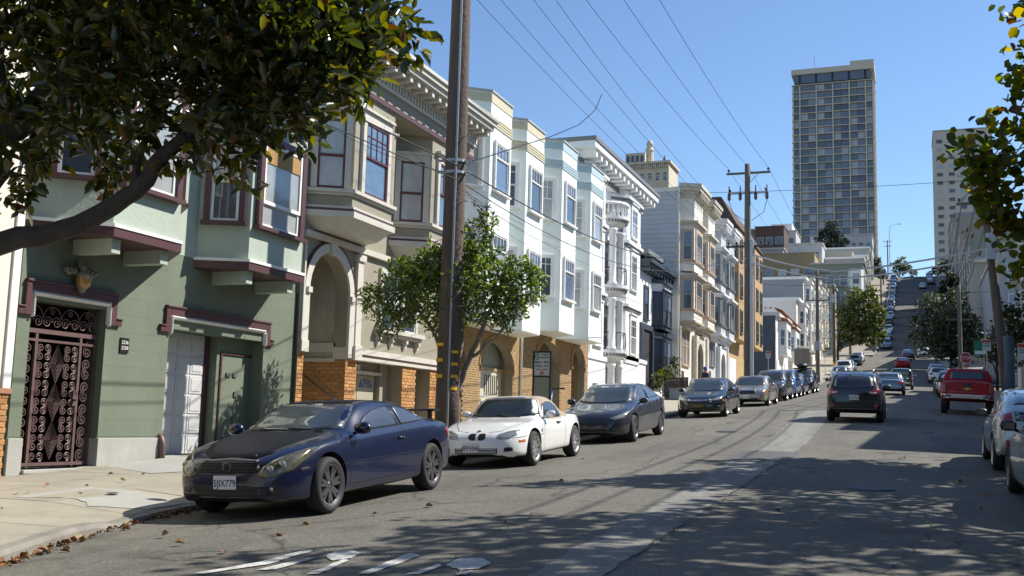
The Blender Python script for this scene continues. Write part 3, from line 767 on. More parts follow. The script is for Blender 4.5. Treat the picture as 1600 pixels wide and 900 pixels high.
part(MB().box(-.35, .92, Y0, YE, 9.2, 9.98), 'frieze', M_TAN, TH)
part(MB().box(.92, .96, Y0, YE, 9.2, 9.32), 'frieze_stripe', M_PUR, TH)
part(MB().box(.92, .99, Y0, YE, 9.62, 9.70), 'dentil_band', M_CRW, TH)
for i in range(44):
    yy = Y0 + .06 + i * .17
    part(MB().box(.92, 1.02, yy, yy + .09, 9.70, 9.88), 'dentil', M_CRW, TH)
part(MB().box(.92, 1.06, Y0, YE, 9.88, 9.98), 'bed_mould', M_CRW, TH)
for i in range(18):
    yy = Y0 + .12 + i * .42
    part(MB().extr([(yy, 9.9), (yy + .15, 9.9), (yy + .15, 10.08), (yy, 10.08)], 'x', 1.06, 1.42), 'modillion', M_CRW, TH, bevel=.012)
part(MB().box(-.35, 1.5, Y0 - .05, YE + .1, 10.08, 10.20).box(-.35, 1.58, Y0 - .08, YE + .14, 10.20, 10.32).box(-.35, 1.64, Y0 - .1, YE + .18, 10.32, 10.42), 'cornice', M_CRW, TH, bevel=.012)
part(MB().box(-10, .9, Y0, YE, 10.42, 10.5), 'roof', mat('roof_tar', (.08, .08, .08), .9), TH)
# ================================================================== pastel bay-fronted flats
M_MINT = mat('mint_stucco', (.78, .83, .775), .6, var=.05, scale=.8, bump=.25, bscale=16, dirt=.07)
M_BEI = mat('beige_band', (.66, .60, .42), .6, var=.06)
M_BLU = mat('blue_band', (.48, .62, .66), .6, var=.06)
M_YBRK = mat('yellow_brick', (.40, .265, .125), .85, var=.35, scale=9, bump=.5, bscale=25, dirt=.2)
M_SOF = mat('white_soffit', (.78, .80, .76), .6, var=.04)
def flats(name, label, ya, yb, zbase, zb, ztop, band, bays, ops, seed):
    H = house(name, label, FL, ya, zbase, cat='building')
    part(archwall(MB(), -.32, -.02, ya, yb, zbase - .3, zb + .1, ops).box(-10, -2.0, ya, yb, zbase - .3, zb + .1), 'base_wall', M_MORT, H)
    inop = lambda y, z: any(a - .02 < y < b + .02 and z < zs + (zt - zs) * sqrt(max(0, 1 - ((y - (a + b) / 2) / ((b - a) / 2)) ** 2)) + .03 for a, b, zs, zt in ops)
    bricks(H, -.02, ya, yb, zbase - .2, zb + .05, M_YBRK, M_MORT, single=False, skip=inop, bl=.20, bh=.062, pr=.016)
    for a, b, zs, zt in ops:   # arch rings of header bricks and reveals
        vo = MB(); c, h = (a + b) / 2, (b - a) / 2; n = int(h * 34)
        for i in range(n):
            t0, t1 = pi * (i + .08) / n, pi * (i + .92) / n
            for e0, e1 in ((.0, .10), (.112, .22)):
                q = [(c - (h + e) * cos(t), zs + (zt - zs + e) * sin(t)) for t, e in ((t0, e0), (t1, e0), (t1, e1), (t0, e1))]
                vo.add([(-.3, *p) for p in q] + [(.03, *p) for p in q], [(0, 1, 2, 3), (7, 6, 5, 4), (0, 4, 5, 1), (1, 5, 6, 2), (2, 6, 7, 3), (3, 7, 4, 0)])
        o = part(vo, 'arch_bricks', M_YBRK, H); o['kind'] = 'stuff'
        for yy, sg in ((a, -1), (b, 1)):
            part(MB().box(-.34, .06, yy - (.12 if sg < 0 else .025), yy + (.025 if sg < 0 else .12), zs - .12, zs), 'impost', M_YBRK, H)
        rv = MB().box(-2.0, -.33, b, b + .05, zbase - .3, zt + .2).box(-2.0, -.33, a - .05, a, zbase - .3, zt + .2).box(-2, -.33, a, b, zt + .12, zt + .2)
        part(rv, 'reveal', M_MORT, H)
        bricks(H, b - .001, -1.6, -.34, zbase, zs + .2, M_YBRK, M_MORT, axis='y', single=False, bl=.2, bh=.062)
        part(MB().box(-2, .02, a, b, zbase - .3, zbase + .12), 'threshold', M_PLN, H)
    d, s = 1.1, .84
    part(MB().box(-10, 0, ya, yb, zb + .1, ztop - .35).box(-10, -.05, ya, yb, zb, zb + .1), 'wall', M_MINT, H)
    rr = random.Random(seed)
    for fc in bays:
        y0, y1 = fc - .875 - s, fc + .875 + s
        part(bay(MB(), y0, y1, d, s, zb, ztop), 'bay', M_MINT, H)
        part(bay(MB(), y0, y1, d, s, zb - .03, zb, -.02), 'bay_soffit', M_SOF, H)
        part(bay(MB(), y0, y1, d, s, ztop - .34, ztop - .08, .018), 'band', band, H)
        part(bay(MB(), y0, y1, d, s, ztop - .03, ztop + .03, .05), 'coping', mat('grey_coping', (.45, .47, .46), .6), H)
        for k in range(4): part(bay(MB(), y0, y1, d, s, ztop - 1.04 + k * .085, ztop - .985 + k * .085, .03), 'groove_band', band, H)
        for zz in (zb + 1.2, zb + 4.0):
            gl = rr.choice([(0, 4), (1, 0), (4, 4), (0, 2)])
            baywin(H, y0, y1, d, s, zz, 1.06, 1.45, 0, cw=.07, split=.70, lites=(4, 1), glass=(gl[0], gl[1]), dep=.09)
            gl = rr.choice([(3, 3), (2, 0), (0, 0), (3, 1)])
            baywin(H, y0, y1, d, s, zz, .72, 1.42, -1, cw=.09, split=.52, lites=(3, 2), glass=gl, dep=.07)
            baywin(H, y0, y1, d, s, zz, .72, 1.42, 1, cw=.09, split=.52, lites=(3, 2), glass=(0, 1), dep=.07)
    return H
D1 = flats('mint_flats', 'mint bay fronted flats with beige bands over a brick arched base', 27.62, 34.45, 1.40, 4.61, 11.58, M_BEI,
           (28.85 + .43, 32.43), [(28.0, 29.5, 3.5, 4.15), (30.9, 33.78, 3.45, 4.3)], 3)
D2 = flats('mint_flats', 'mint bay fronted flats with pale blue bands next to the white columned building', 34.47, 42.68, 1.75, 4.94, 11.88, M_BLU,
           (36.22, 39.85), [(36.17, 38.96, 3.95, 4.72), (40.4, 42.2, 4.0, 4.78)], 5)
part(MB().tube([(.05, 34.42, 1.9), (.05, 34.42, 11.0)], .045, 8), 'downpipe', MATS['mint_stucco'], D1, smooth=True)
part(MB().tube([(.05, 27.68, 1.5), (.05, 27.68, 10.8)], .045, 8), 'downpipe', MATS['mint_stucco'], D1, smooth=True)
# slatted cream door and green lunette in the first arch
M_CDOOR = mat('cream_door', (.62, .60, .48), .5, var=.05)
M_LUN = mat('sage_panel', (.34, .40, .32), .6, var=.05)
dr_ = part(MB().box(-.5, -.43, 31.0, 33.76, 1.55, 3.42), 'front_door', M_CDOOR, D1)
o = part(MB().box(-.43, -.39, 31.0, 33.76, 3.36, 3.46), 'door_head', mat('ochre_trim', (.42, .33, .16), .6), D1)
for k in range(7):
    o = part(MB().box(-.43, -.425, 32.2 + k * .18, 32.29 + k * .18, 2.55, 3.22), 'door_slat', GL[2], D1); o.parent = dr_
for a, b in ((31.95, 32.75), (32.85, 33.65)):
    o = part(MB().box(-.43, -.41, a, b, 1.68, 2.4), 'door_panel', M_CDOOR, D1, bevel=.02); o.parent = dr_
o = part(MB().lathe([(.0, 0), (.03, .01), (.03, .04), (0, .06)], 8, (-.43, 31.8, 2.35), 'x'), 'door_knob', GL[2], D1); o.parent = dr_
part(MB().box(-.56, -.5, 30.92, 33.77, 3.42, 4.4), 'lunette', M_LUN, D1)
part(MB().box(-1.6, -1.5, 28.0, 29.5, 1.3, 4.3), 'dark_panel', M_DARK, D1)  # near-black panel closing the arch opening
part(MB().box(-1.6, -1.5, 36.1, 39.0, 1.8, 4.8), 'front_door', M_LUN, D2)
part(MB().box(-1.6, -1.5, 40.3, 42.3, 1.8, 4.8), 'dark_panel', M_DARK, D2)  # near-black panel at the back of the arch
for i in range(3): part(MB().box(-.9 - .3 * i, .12 - .3 * i, 40.45, 42.15, 1.9, 2.12 + .16 * i), 'step', M_PLN, D2)

# ================================================================== white columned building
EX = -13.7
EH = house('columned_building', 'white ornate building with round columned balconies and a deep bracketed cornice', EX, 42.7, 2.1, cat='building')
M_WH = mat('white_wood', (.70, .71, .71), .6, var=.05, scale=1.2, bump=.1, dirt=.1)
M_GRT = mat('grey_trim', (.20, .21, .22), .6, var=.1)
part(MB().box(-10, 0, 42.7, 54.55, 2.0, 13.1), 'wall', M_WH, EH)
part(MB().box(0, .55, 43.0, 46.6, 2.0, 4.55), 'base', M_WH, EH)
part(MB().box(0, .55, 49.3, 54.4, 2.0, 4.9), 'base', M_WH, EH)
part(MB().box(0, .62, 42.95, 46.65, 4.55, 4.75).box(0, .62, 49.25, 54.45, 4.9, 5.1), 'base_ledge', M_WH, EH)
for a, b in ((43.2, 46.6), (49.2, 53.3)):
    for z0, z1, wz in ((4.75, 7.6, 5.2), (7.95, 10.75, 8.45), (11.0, 13.0, 11.1)):
        part(bay(MB(), a, b, .62, .65, z0, z1), 'bay', M_WH, EH)
        part(bay(MB(), a, b, .62, .65, z1 - .12, z1 + .02, .16), 'bay_cornice', M_WH, EH)
        part(bay(MB(), a, b, .62, .65, z1 - .24, z1 - .14, .08), 'bay_mould', M_GRT, EH)
        part(bay(MB(), a, b, .62, .65, z1 + .02, z1 + .3, .03), 'bay_apron', M_WH, EH)
        hh = 1.75 if z0 < 11 else 1.45
        baywin(EH, a, b, .62, .65, wz, 1.05, hh, 0, glass=(1, 0), lites=(3, 2), split=.5, cw=.12, head=.1)
        baywin(EH, a, b, .62, .65, wz, .5, hh, -1, glass=(0, 0), cw=.08)
CY = 48.0
for zf, th in ((5.0, .32), (8.05, .32), (11.35, .3)):
    part(MB().lathe([(0, zf - .5), (.45, zf - .42), (.8, zf - .22), (.95, zf - .1), (1.0, zf), (1.12, zf + .02), (1.12, zf + .16), (0, zf + .18)], 24, (.1, CY, 0)), 'balcony', M_WH, EH, smooth=False)
    for k in range(17):
        q = -pi / 2 + pi * (k + .5) / 17
        part(MB().box(-.035, .035, -.03, .03, zf - .2, zf - .04), 'dentil', M_GRT, EH, loc=(.1 + .99 * cos(q), CY + .99 * sin(q) - 42.7, -2.1)) if False else None
    dn = MB()
    for k in range(20):
        q = -pi / 2 + pi * (k + .5) / 20; cx, cy = .1 + 1.0 * cos(q), CY + 1.0 * sin(q)
        dn.box(cx - .03, cx + .03, cy - .035, cy + .035, zf - .14, zf - .02)
    o = part(dn, 'dentils', M_GRT, EH); o['kind'] = 'stuff'
for (z0, z1) in ((2.3, 4.5), (5.18, 7.6), (8.23, 10.9)):
    for s in (-1, 1):
        part(MB().lathe([(.24, z0), (.24, z0 + .1), (.19, z0 + .16), (.185, z0 + 1.0), (.16, z1 - .2), (.21, z1 - .12), (.23, z1), (0, z1)], 14, (.62, CY + s * .72, 0)), 'column', M_WH, EH, smooth=True)
for zf, h in ((5.18, .8), (8.23, .8)):
    for k in range(13):
        q = -pi / 2.2 + pi / 1.1 * k / 12
        cx, cy = .1 + .98 * cos(q), CY + .98 * sin(q)
        part(MB().tube([(cx, cy, zf), (cx + .03, cy, zf + .3), (cx, cy, zf + h)], .012, 5), 'baluster', M_DARK, EH)
    part(MB().tube([(.1 + .98 * cos(-pi / 2.2 + pi / 1.1 * k / 16), CY + .98 * sin(-pi / 2.2 + pi / 1.1 * k / 16), zf + h) for k in range(17)], .022, 6), 'balcony_rail', M_DARK, EH)
for k in range(13):
    q = -pi / 2 + pi * (k + .5) / 13
    part(MB().lathe([(.05, 11.53), (.03, 11.6), (.075, 11.75), (.03, 11.98), (.05, 12.05)], 8, (.1 + 1.0 * cos(q), CY + 1.0 * sin(q), 0)), 'baluster', M_WH, EH, smooth=True)
part(MB().lathe([(0, 12.05), (1.1, 12.05), (1.12, 12.12), (1.06, 12.2), (0, 12.2)], 24, (.1, CY, 0)), 'balcony_rail', M_WH, EH)
for z0, z1 in ((2.3, 4.5), (5.2, 7.4), (8.25, 10.6)): part(MB().box(-.02, .03, CY - .9, CY + .9, z0, z1), 'balcony_door', GL[2], EH)
part(MB().box(-10, .25, 42.65, 54.6, 13.05, 13.3), 'bed_mould', M_WH, EH)
part(MB().box(-10, 1.1, 42.5, 54.7, 13.62, 13.9), 'cornice', M_WH, EH, bevel=.01)
part(MB().box(-10, 1.16, 42.44, 54.76, 13.9, 14.08), 'gutter', M_GRT, EH)
for k in range(15): part(MB().box(.0, 1.0, 43.0 + k * .79, 43.3 + k * .79, 13.3, 13.62), 'modillion', M_WH, EH, bevel=.02)
for k in range(46): part(MB().box(.25, .33, 42.8 + k * .255, 42.92 + k * .255, 13.1, 13.28), 'dentil', M_GRT, EH)
part(MB().box(.55, .60, 44.6, 45.2, 2.9, 3.5), 'vent_grille', M_GRT, EH)

# ================================================================== navy-trimmed house with front garden
FX = -13.6
FH = house('navy_trim_house', 'small white house with navy blue trim behind an iron garden fence', FX, 54.6, 2.9)
M_NAVY = mat('navy_trim', (.045, .06, .085), .5, var=.12)
part(MB().box(-9, 0, 54.62, 60.95, 2.9, 10.3), 'wall', M_WH, FH)
for z0, z1, wz in ((4.3, 6.9, 4.75), (7.1, 9.9, 7.4)):
    part(bay(MB(), 57.6, 60.7, .5, .4, z0, z1), 'bay', M_WH, FH)
    part(bay(MB(), 57.6, 60.7, .5, .4, z1 - .2, z1, .14), 'bay_cornice', M_NAVY, FH)
    part(bay(MB(), 57.6, 60.7, .5, .4, z0, z0 + .22, .05), 'bay_sill', M_NAVY, FH)
    for yy in (58.55, 59.75): window(FH, (.5, yy, wz), .85, 1.75, 0, casing=M_NAVY, sash=M_NAVY, glass=(0, 4), cw=.13, head=.06)
    baywin(FH, 57.6, 60.7, .5, .4, wz, .4, 1.75, -1, casing=M_NAVY, sash=M_NAVY, glass=(0, 0))
    if z0 > 5: window(FH, (0, 56.1, wz + .1), .8, 1.7, 0, casing=M_NAVY, sash=M_NAVY, glass=(0, 4), cw=.14)
part(MB().box(0, .12, 54.7, 57.5, 6.9, 7.2).box(0, .2, 54.7, 55.0, 3.0, 6.9).box(0, .2, 57.1, 57.4, 3.0, 6.9), 'porch_frame', M_NAVY, FH)
part(MB().box(-.02, .02, 55.0, 57.1, 3.2, 6.9), 'porch_shade_panel', M_DARK, FH)  # flat dark panel stands for the shade inside the porch
for k in range(9): part(MB().box(0, .5, 54.8 + k * .75, 54.98 + k * .75, 10.0, 10.25), 'modillion', M_NAVY, FH)
part(MB().box(-9, .55, 54.62, 60.98, 10.25, 10.42).box(-9, .7, 54.6, 60.99, 10.42, 10.62), 'cornice', M_NAVY, FH)
part(MB().box(-1.2, .5, 54.6, 58.5, 10.9, 11.15), 'roof_canopy', M_GRT, FH)
for yy in (55.0, 58.2): part(MB().box(.2, .28, yy, yy + .08, 10.6, 10.9), 'canopy_post', M_GRT, FH)
# garden fence, shrubs come later
GF = thing('garden_fence', 'black iron garden fence in front of the navy trimmed house', 'fence', (FL + .6, 55, g(55)))
for k in range(42):
    yy = k * .145; zz = g(55 + yy) - g(55)
    MB().box(-.012, .012, yy - .012, yy + .012, zz, zz + 1.15).build('picket', M_DARK, GF)
for h in (.15, 1.0): MB().add([(a, yy, g(55 + yy) - g(55) + h + b) for yy in (0, 6) for a, b in ((-.02, 0), (.02, 0), (.02, .04), (-.02, .04))], [(0, 1, 5, 4), (1, 2, 6, 5), (2, 3, 7, 6), (3, 0, 4, 7)]).build('rail', M_DARK, GF)

# ================================================================== victorian pair and the brown-roofed block
def victorian(name, label, ya, yb, zb, ztop, body, trim, casing, bays, sidewall=None):
    H = house(name, label, FL, ya, zb)
    part(MB().box(-12, 0, ya + .03, yb, zb - .4, ztop - .3), 'wall', body, H)
    for (y0, y1) in bays:
        d, s = .75, .38
        for z0, z1 in ((8.0, 10.8), (10.95, 14.0)):
            part(bay(MB(), y0, y1, d, s, z0, z1), 'bay', body, H)
            part(bay(MB(), y0, y1, d, s, z1 - .28, z1 - .14, .12), 'bay_mould', trim, H)
            part(bay(MB(), y0, y1, d, s, z1 - .14, z1, .26), 'bay_cornice', trim, H)
            part(bay(MB(), y0, y1, d, s, z0 + .55, z0 + .66, .10), 'bay_sill', casing, H)
            w = y1 - y0 - 2 * s
            baywin(H, y0, y1, d, s, z0 + .68, w * .62, 1.75, 0, casing=casing, sash=casing, glass=(1, 0), cw=.2)
            baywin(H, y0, y1, d, s, z0 + .68, .52, 1.75, -1, casing=casing, sash=casing, glass=(0, 4), cw=.10)
        for t, z0, z1 in ((-.3, 7.55, 7.78), (-.12, 7.78, 7.9), (.1, 7.9, 8.0)): part(bay(MB(), y0, y1, d, s, z0, z1, t), 'bay_base', trim, H)
        part(bay(MB(), y0, y1, d, s, 14.0, ztop - .8, 0), 'bay_attic', body, H)
        for t, z0, z1 in ((.1, -.8, -.6), (.22, -.6, -.42), (.42, -.42, -.22), (.5, -.22, 0)): part(bay(MB(), y0, y1, d, s, ztop + z0, ztop + z1, t), 'cornice', trim, H)
        for k in range(6):
            yy = y0 + s + (y1 - y0 - 2 * s) * (k + .5) / 6
            part(MB().box(d, d + .4, yy - .06, yy + .06, ztop - .78, ztop - .45), 'modillion', trim, H)
    part(MB().box(-.3, .18, ya + .02, yb, ztop - .55, ztop - .2), 'cornice', trim, H)
    # ground floor: twin window, arched porch
    yw = ya + (yb - ya) * .22
    for o_ in (-.55, .55): window(H, (0, yw + o_, zb + 1.9), .8, 2.3, 0, casing=casing, sash=casing, glass=(1, 1), cw=.12, head=.1)
    yp = ya + (yb - ya) * .6
    part(archwall(MB(), .0, .3, yp - 1.3, yp + 1.3, zb, 7.4, [(yp - .95, yp + .95, 6.1, 6.95)]), 'porch', trim, H)
    part(MB().box(.005, .05, yp - .95, yp + .95, zb + .8, 6.95), 'porch_door', M_DARK, H)
    for i in range(4): part(MB().box(0, 1.3 - .3 * i, yp - .95, yp + .95, zb - .3 + .2 * i, zb - .1 + .2 * i), 'step', M_PLN, H)
    for yy in (ya + .15, yb - .15): part(MB().box(0, .12, yy - .12, yy + .12, zb - .3, 7.6), 'corner_board', trim, H)
    part(MB().box(.02, .06, ya + .5, ya + 1.4, zb - .2, zb + 1.5), 'basement_door', mat('oxblood_door', (.10, .03, .03), .5), H)
    return H
M_PCH = mat('peach_trim', (.62, .46, .34), .6, var=.08)
M_CRM = mat('warm_cream', (.70, .66, .58), .6, var=.06, dirt=.1)
M_CRM2 = mat('warm_cream_trim', (.66, .60, .48), .6, var=.08, dirt=.15)
G1 = victorian('peach_victorian', 'cream victorian house with peach trim and a tall blank board side wall', 61.05, 70.0, 3.5, 16.2, M_CRM, M_CRM2, M_PCH, [(61.45, 64.9), (66.1, 69.2)])
M_SID = mat('grey_siding', (.60, .61, .61), .65, var=.08, scale=.6, rnd=.05, dirt=.1)
for k in range(42):
    z = 3.6 + k * .29
    if z > 15.6: break
    part(MB().add([(-12, 61.045, z), (-.0, 61.045, z), (-.0, 61.045, z + .29), (-12, 61.045, z + .29), (-12, 61.0, z), (-.0, 61.0, z), (-.0, 61.03, z + .288), (-12, 61.03, z + .288)],
                  [(0, 1, 2, 3), (4, 7, 6, 5), (0, 4, 5, 1), (1, 5, 6, 2), (2, 6, 7, 3), (3, 7, 4, 0)][::1]), 'siding_board', M_SID, G1)
part(MB().box(-12, .05, 60.95, 61.05, 15.7, 15.95).box(-.08, .03, 60.96, 61.04, 3.5, 15.7), 'corner_board', M_CRM, G1)
part(MB().box(-.6, -.45, 60.9, 61.0, 5.4, 5.8).box(-1.2, -.9, 60.92, 61.0, 4.3, 4.6), 'meter_box', M_GRT, G1)
# roof cupola
cu_ = MB().box(-1.7, -.2, 67.6, 69.4, 15.9, 17.1).box(-1.85, -.05, 67.45, 69.55, 17.1, 17.22)
cu_.add([(-1.8, 67.5, 17.22), (-.1, 67.5, 17.22), (-.1, 69.5, 17.22), (-1.8, 69.5, 17.22), (-.95, 68.5, 17.65)], [(0, 1, 4), (1, 2, 4), (2, 3, 4), (3, 0, 4)])
part(cu_, 'cupola', M_CRM, G1)
window(G1, (-.2, 68.5, 16.25), .5, .65, 0, glass=(2, 2))
window(G1, (-.95, 67.6, 16.25), .45, .65, -pi / 2, glass=(2, 2))
M_LG = mat('pale_grey_paint', (.60, .62, .64), .6, var=.05, dirt=.1)
M_LGT = mat('white_grey_trim', (.68, .69, .70), .6, var=.05, dirt=.1)
H1 = victorian('grey_victorian', 'pale grey victorian house with white columns and heavy cornices', 70.03, 78.4, 4.0, 15.9, M_LG, M_LGT, M_GRT, [(70.9, 73.6), (74.4, 77.4)])
IH = house('ochre_block', 'ochre apartment block with brown mansard roof and white garage door', FL, 78.43, 4.5, cat='building')
M_OCH = mat('ochre_stucco', (.50, .34, .17), .7, var=.07, dirt=.1)
part(MB().box(-12, -.3, 78.43, 94.4, 4.3, 17.0), 'wall', M_OCH, IH)
part(MB().box(-.3, .55, 80.5, 86.5, 8.5, 17.0).box(-.3, .55, 89.2, 94.2, 8.5, 17.0), 'projection', M_OCH, IH)
ms = MB()
ms.add([(-12, 78.3, 17.0), (.7, 78.3, 17.0), (.7, 94.6, 17.0), (-12, 94.6, 17.0), (-11, 79.3, 19.3), (-.6, 79.3, 19.3), (-.6, 93.6, 19.3), (-11, 93.6, 19.3)], [(0, 3, 2, 1), (4, 5, 6, 7), (0, 1, 5, 4), (1, 2, 6, 5), (2, 3, 7, 6), (3, 0, 4, 7)])
part(ms, 'mansard_roof', mat('brown_shingle', (.085, .055, .04), .85, var=.25, scale=6, bump=.4, bscale=12), IH)
for yy in (81.6, 84.2, 90.6, 93.0):
    for zz in (9.0, 11.8, 14.6): window(IH, (.55, yy, zz), 1.25, 1.75, 0, casing=M_GRT, sash=M_GRT, glass=(2, 0), cw=.06)
for zz in (9.0, 11.8, 14.6): window(IH, (.12, 80.5, zz), .6, 1.75, -pi / 2, casing=M_GRT, sash=M_GRT, glass=(2, 2), cw=.06); window(IH, (-.3, 88, zz), 1.2, 1.5, 0, glass=(0, 1))
gd = part(MB().box(-.3, -.2, 80.6, 83.9, 4.4, 7.1), 'garage_door', M_WHITE, IH)
for j in range(5): o = part(MB().box(-.2, -.18, 80.7, 83.8, 4.75 + j * .48, 5.18 + j * .48), 'door_panel', M_WHITE, IH); o.parent = gd
part(MB().box(-.3, -.15, 78.6, 79.8, 4.4, 7.6), 'redwood_door', mat('redwood', (.18, .07, .03), .6), IH)
# ================================================================== cars
M_TYRE = mat('tyre_rubber', (.022, .022, .022), .8, var=.2, scale=8)
M_RIMG = mat('rim_grey', (.16, .16, .17), .35, .8, var=.1)
M_RIMS = mat('rim_silver', (.55, .55, .56), .3, .85, var=.05)
M_CARGL = glassm('car_glass', (.022, .028, .028), .02)
M_CARGL2 = glassm('car_glass_tint', (.012, .016, .024), .02)
M_LAMP = mat('headlamp', (.30, .31, .30), .12, .45, var=.3, scale=14, coat=1.0)
M_LAMPY = mat('headlamp_yellowed', (.13, .12, .075), .16, .45, var=.5, scale=14, coat=1.0)
M_TAIL = mat('tail_lamp', (.30, .012, .012), .2, var=.3, scale=10, coat=1.0)
M_AMB = mat('amber_lamp', (.60, .14, .01), .25, coat=1.0)
M_BLK = mat('black_plastic', (.014, .014, .015), .45, var=.2)
M_GRL = mat('grille_black', (.008, .008, .009), .5)
M_CHR = mat('chrome', (.65, .65, .65), .12, 1.0, var=.05)
M_PLATE = mat('plate_white', (.70, .70, .68), .5, var=.05)
M_PLATEY = mat('plate_dark_gold', (.05, .04, .01), .5)
M_INK = mat('plate_ink', (.02, .03, .12), .6)
M_GAP = mat('panel_gap', (.006, .006, .007), .9)
M_UNDER = mat('underbody', (.01, .01, .01), .95)
def smooth_curve(tab):
    """monotone cubic through control points"""
    xs = [p[0] for p in tab]; ys = [p[1] for p in tab]; n = len(xs)
    d = [(ys[i + 1] - ys[i]) / (xs[i + 1] - xs[i]) for i in range(n - 1)]
    m = [d[0]] + [0 if d[i - 1] * d[i] <= 0 else 2 * d[i - 1] * d[i] / (d[i - 1] + d[i]) for i in range(1, n - 1)] + [d[-1]]
    def f(x):
        x = min(max(x, xs[0]), xs[-1])
        i = max(0, min(n - 2, next((k for k in range(n - 1) if x <= xs[k + 1]), n - 2)))
        h = xs[i + 1] - xs[i]; t = (x - xs[i]) / h
        return (2 * t ** 3 - 3 * t * t + 1) * ys[i] + (t ** 3 - 2 * t * t + t) * h * m[i] + (-2 * t ** 3 + 3 * t * t) * ys[i + 1] + (t ** 3 - t * t) * h * m[i + 1]
    return f
def loft_body(sp):
    top, belt, sill, plan = [smooth_curve(sp[k]) for k in ('top', 'belt', 'sill', 'plan')]
    L = sp['L']; Wd = sp['W']; tum = sp.get('tum', 1.0)
    n = 62
    xs = sorted({round(-L / 2 + L * (.5 - .5 * cos(pi * i / n)) * .35 + L * i / n * .65, 4) for i in range(n + 1)})
    rows = []
    for x in xs:
        t, b, z0, w = top(x), belt(x), sill(x), plan(x) * Wd
        b = min(b, t - .012); z0 = min(z0, b - .05); c = t - b
        k = min(1, max(0, (c - .12) / .22)); k = k * k * (3 - 2 * k); h = b - z0
        mx = lambda a, q: a + (q - a) * k
        P = [(0, z0), (w * .55, z0), (w * .88, z0 + .005), (w * .965, z0 + .07), (w * .985, z0 + h * .28), (w * 1.0, z0 + h * .5), (w * .995, z0 + h * .72), (w * .975, z0 + h * .88), (w * .945, b),
             (w * mx(.90, .905 * tum), b + c * mx(.25, .12)), (w * mx(.82, .85 * tum), b + c * mx(.52, .42)), (w * mx(.7, .775 * tum), b + c * mx(.75, .72)), (w * mx(.56, .70 * tum), b + c * mx(.88, .90)), (w * mx(.4, .58 * tum), b + c * mx(.955, .972)), (w * mx(.2, .3), b + c * mx(.99, .994)), (0, t)]
        Q = []
        V = [Vector(p) for p in P]
        for i in range(len(V) - 1):
            a, p, q, e = V[max(i - 1, 0)], V[i], V[i + 1], V[min(i + 2, len(V) - 1)]
            for s in range(2):
                u = s / 2
                Q.append(.5 * ((2 * p) + (q - a) * u + (2 * a - 5 * p + 4 * q - e) * u * u + (3 * p - a - 3 * q + e) * u ** 3))
        Q.append(V[-1])
        rows.append([(x, max(v.x, 0), v.y) for v in Q])
    m = len(rows[0]); vs = []; ring = []
    for r in rows:
        idx = []
        for j, p in enumerate(r): idx.append(len(vs)); vs.append(p)
        for j in range(m - 2, 0, -1): idx.append(len(vs)); vs.append((r[j][0], -r[j][1], r[j][2]))
        ring.append(idx)
    fs = []; N = len(ring[0])
    for a, b in zip(ring, ring[1:]):
        for j in range(N):
            fs.append((a[j], a[(j + 1) % N], b[(j + 1) % N], b[j]))
    fs += [tuple(ring[0][::-1]), tuple(ring[-1])]
    me = bpy.data.meshes.new('body'); me.from_pydata(vs, [], fs)
    bm = bmesh.new(); bm.from_mesh(me); bmesh.ops.recalc_face_normals(bm, faces=bm.faces); bm.to_mesh(me); bm.free()
    return me, top, belt
def cut_arches(me, sp):
    ax = [sp['fa'], sp['ra']]; r = sp['R'] + sp.get('gap', .05); W_ = sp['W']
    o = bpy.data.objects.new('b', me); COL.objects.link(o); cs = []
    for x in ax:
        for s in (-1, 1):
            c = MB().lathe([(0, s * (W_ - .30)), (r, s * (W_ - .30)), (r, s * (W_ + .3)), (0, s * (W_ + .3))][::1], 36, (x, 0, sp['R'] + .01), 'y').mesh('c', merge=True)
            bm = bmesh.new(); bm.from_mesh(c); bmesh.ops.recalc_face_normals(bm, faces=bm.faces); bm.to_mesh(c); bm.free()
            co = bpy.data.objects.new('c', c); COL.objects.link(co); cs.append(co)
            md = o.modifiers.new('b', 'BOOLEAN'); md.operation = 'DIFFERENCE'; md.object = co; md.solver = 'EXACT'
    dg = bpy.context.evaluated_depsgraph_get()
    nm = bpy.data.meshes.new_from_object(o.evaluated_get(dg))
    bpy.data.objects.remove(o)
    for co in cs: bpy.data.objects.remove(co)
    return nm
def spikes(p): return p
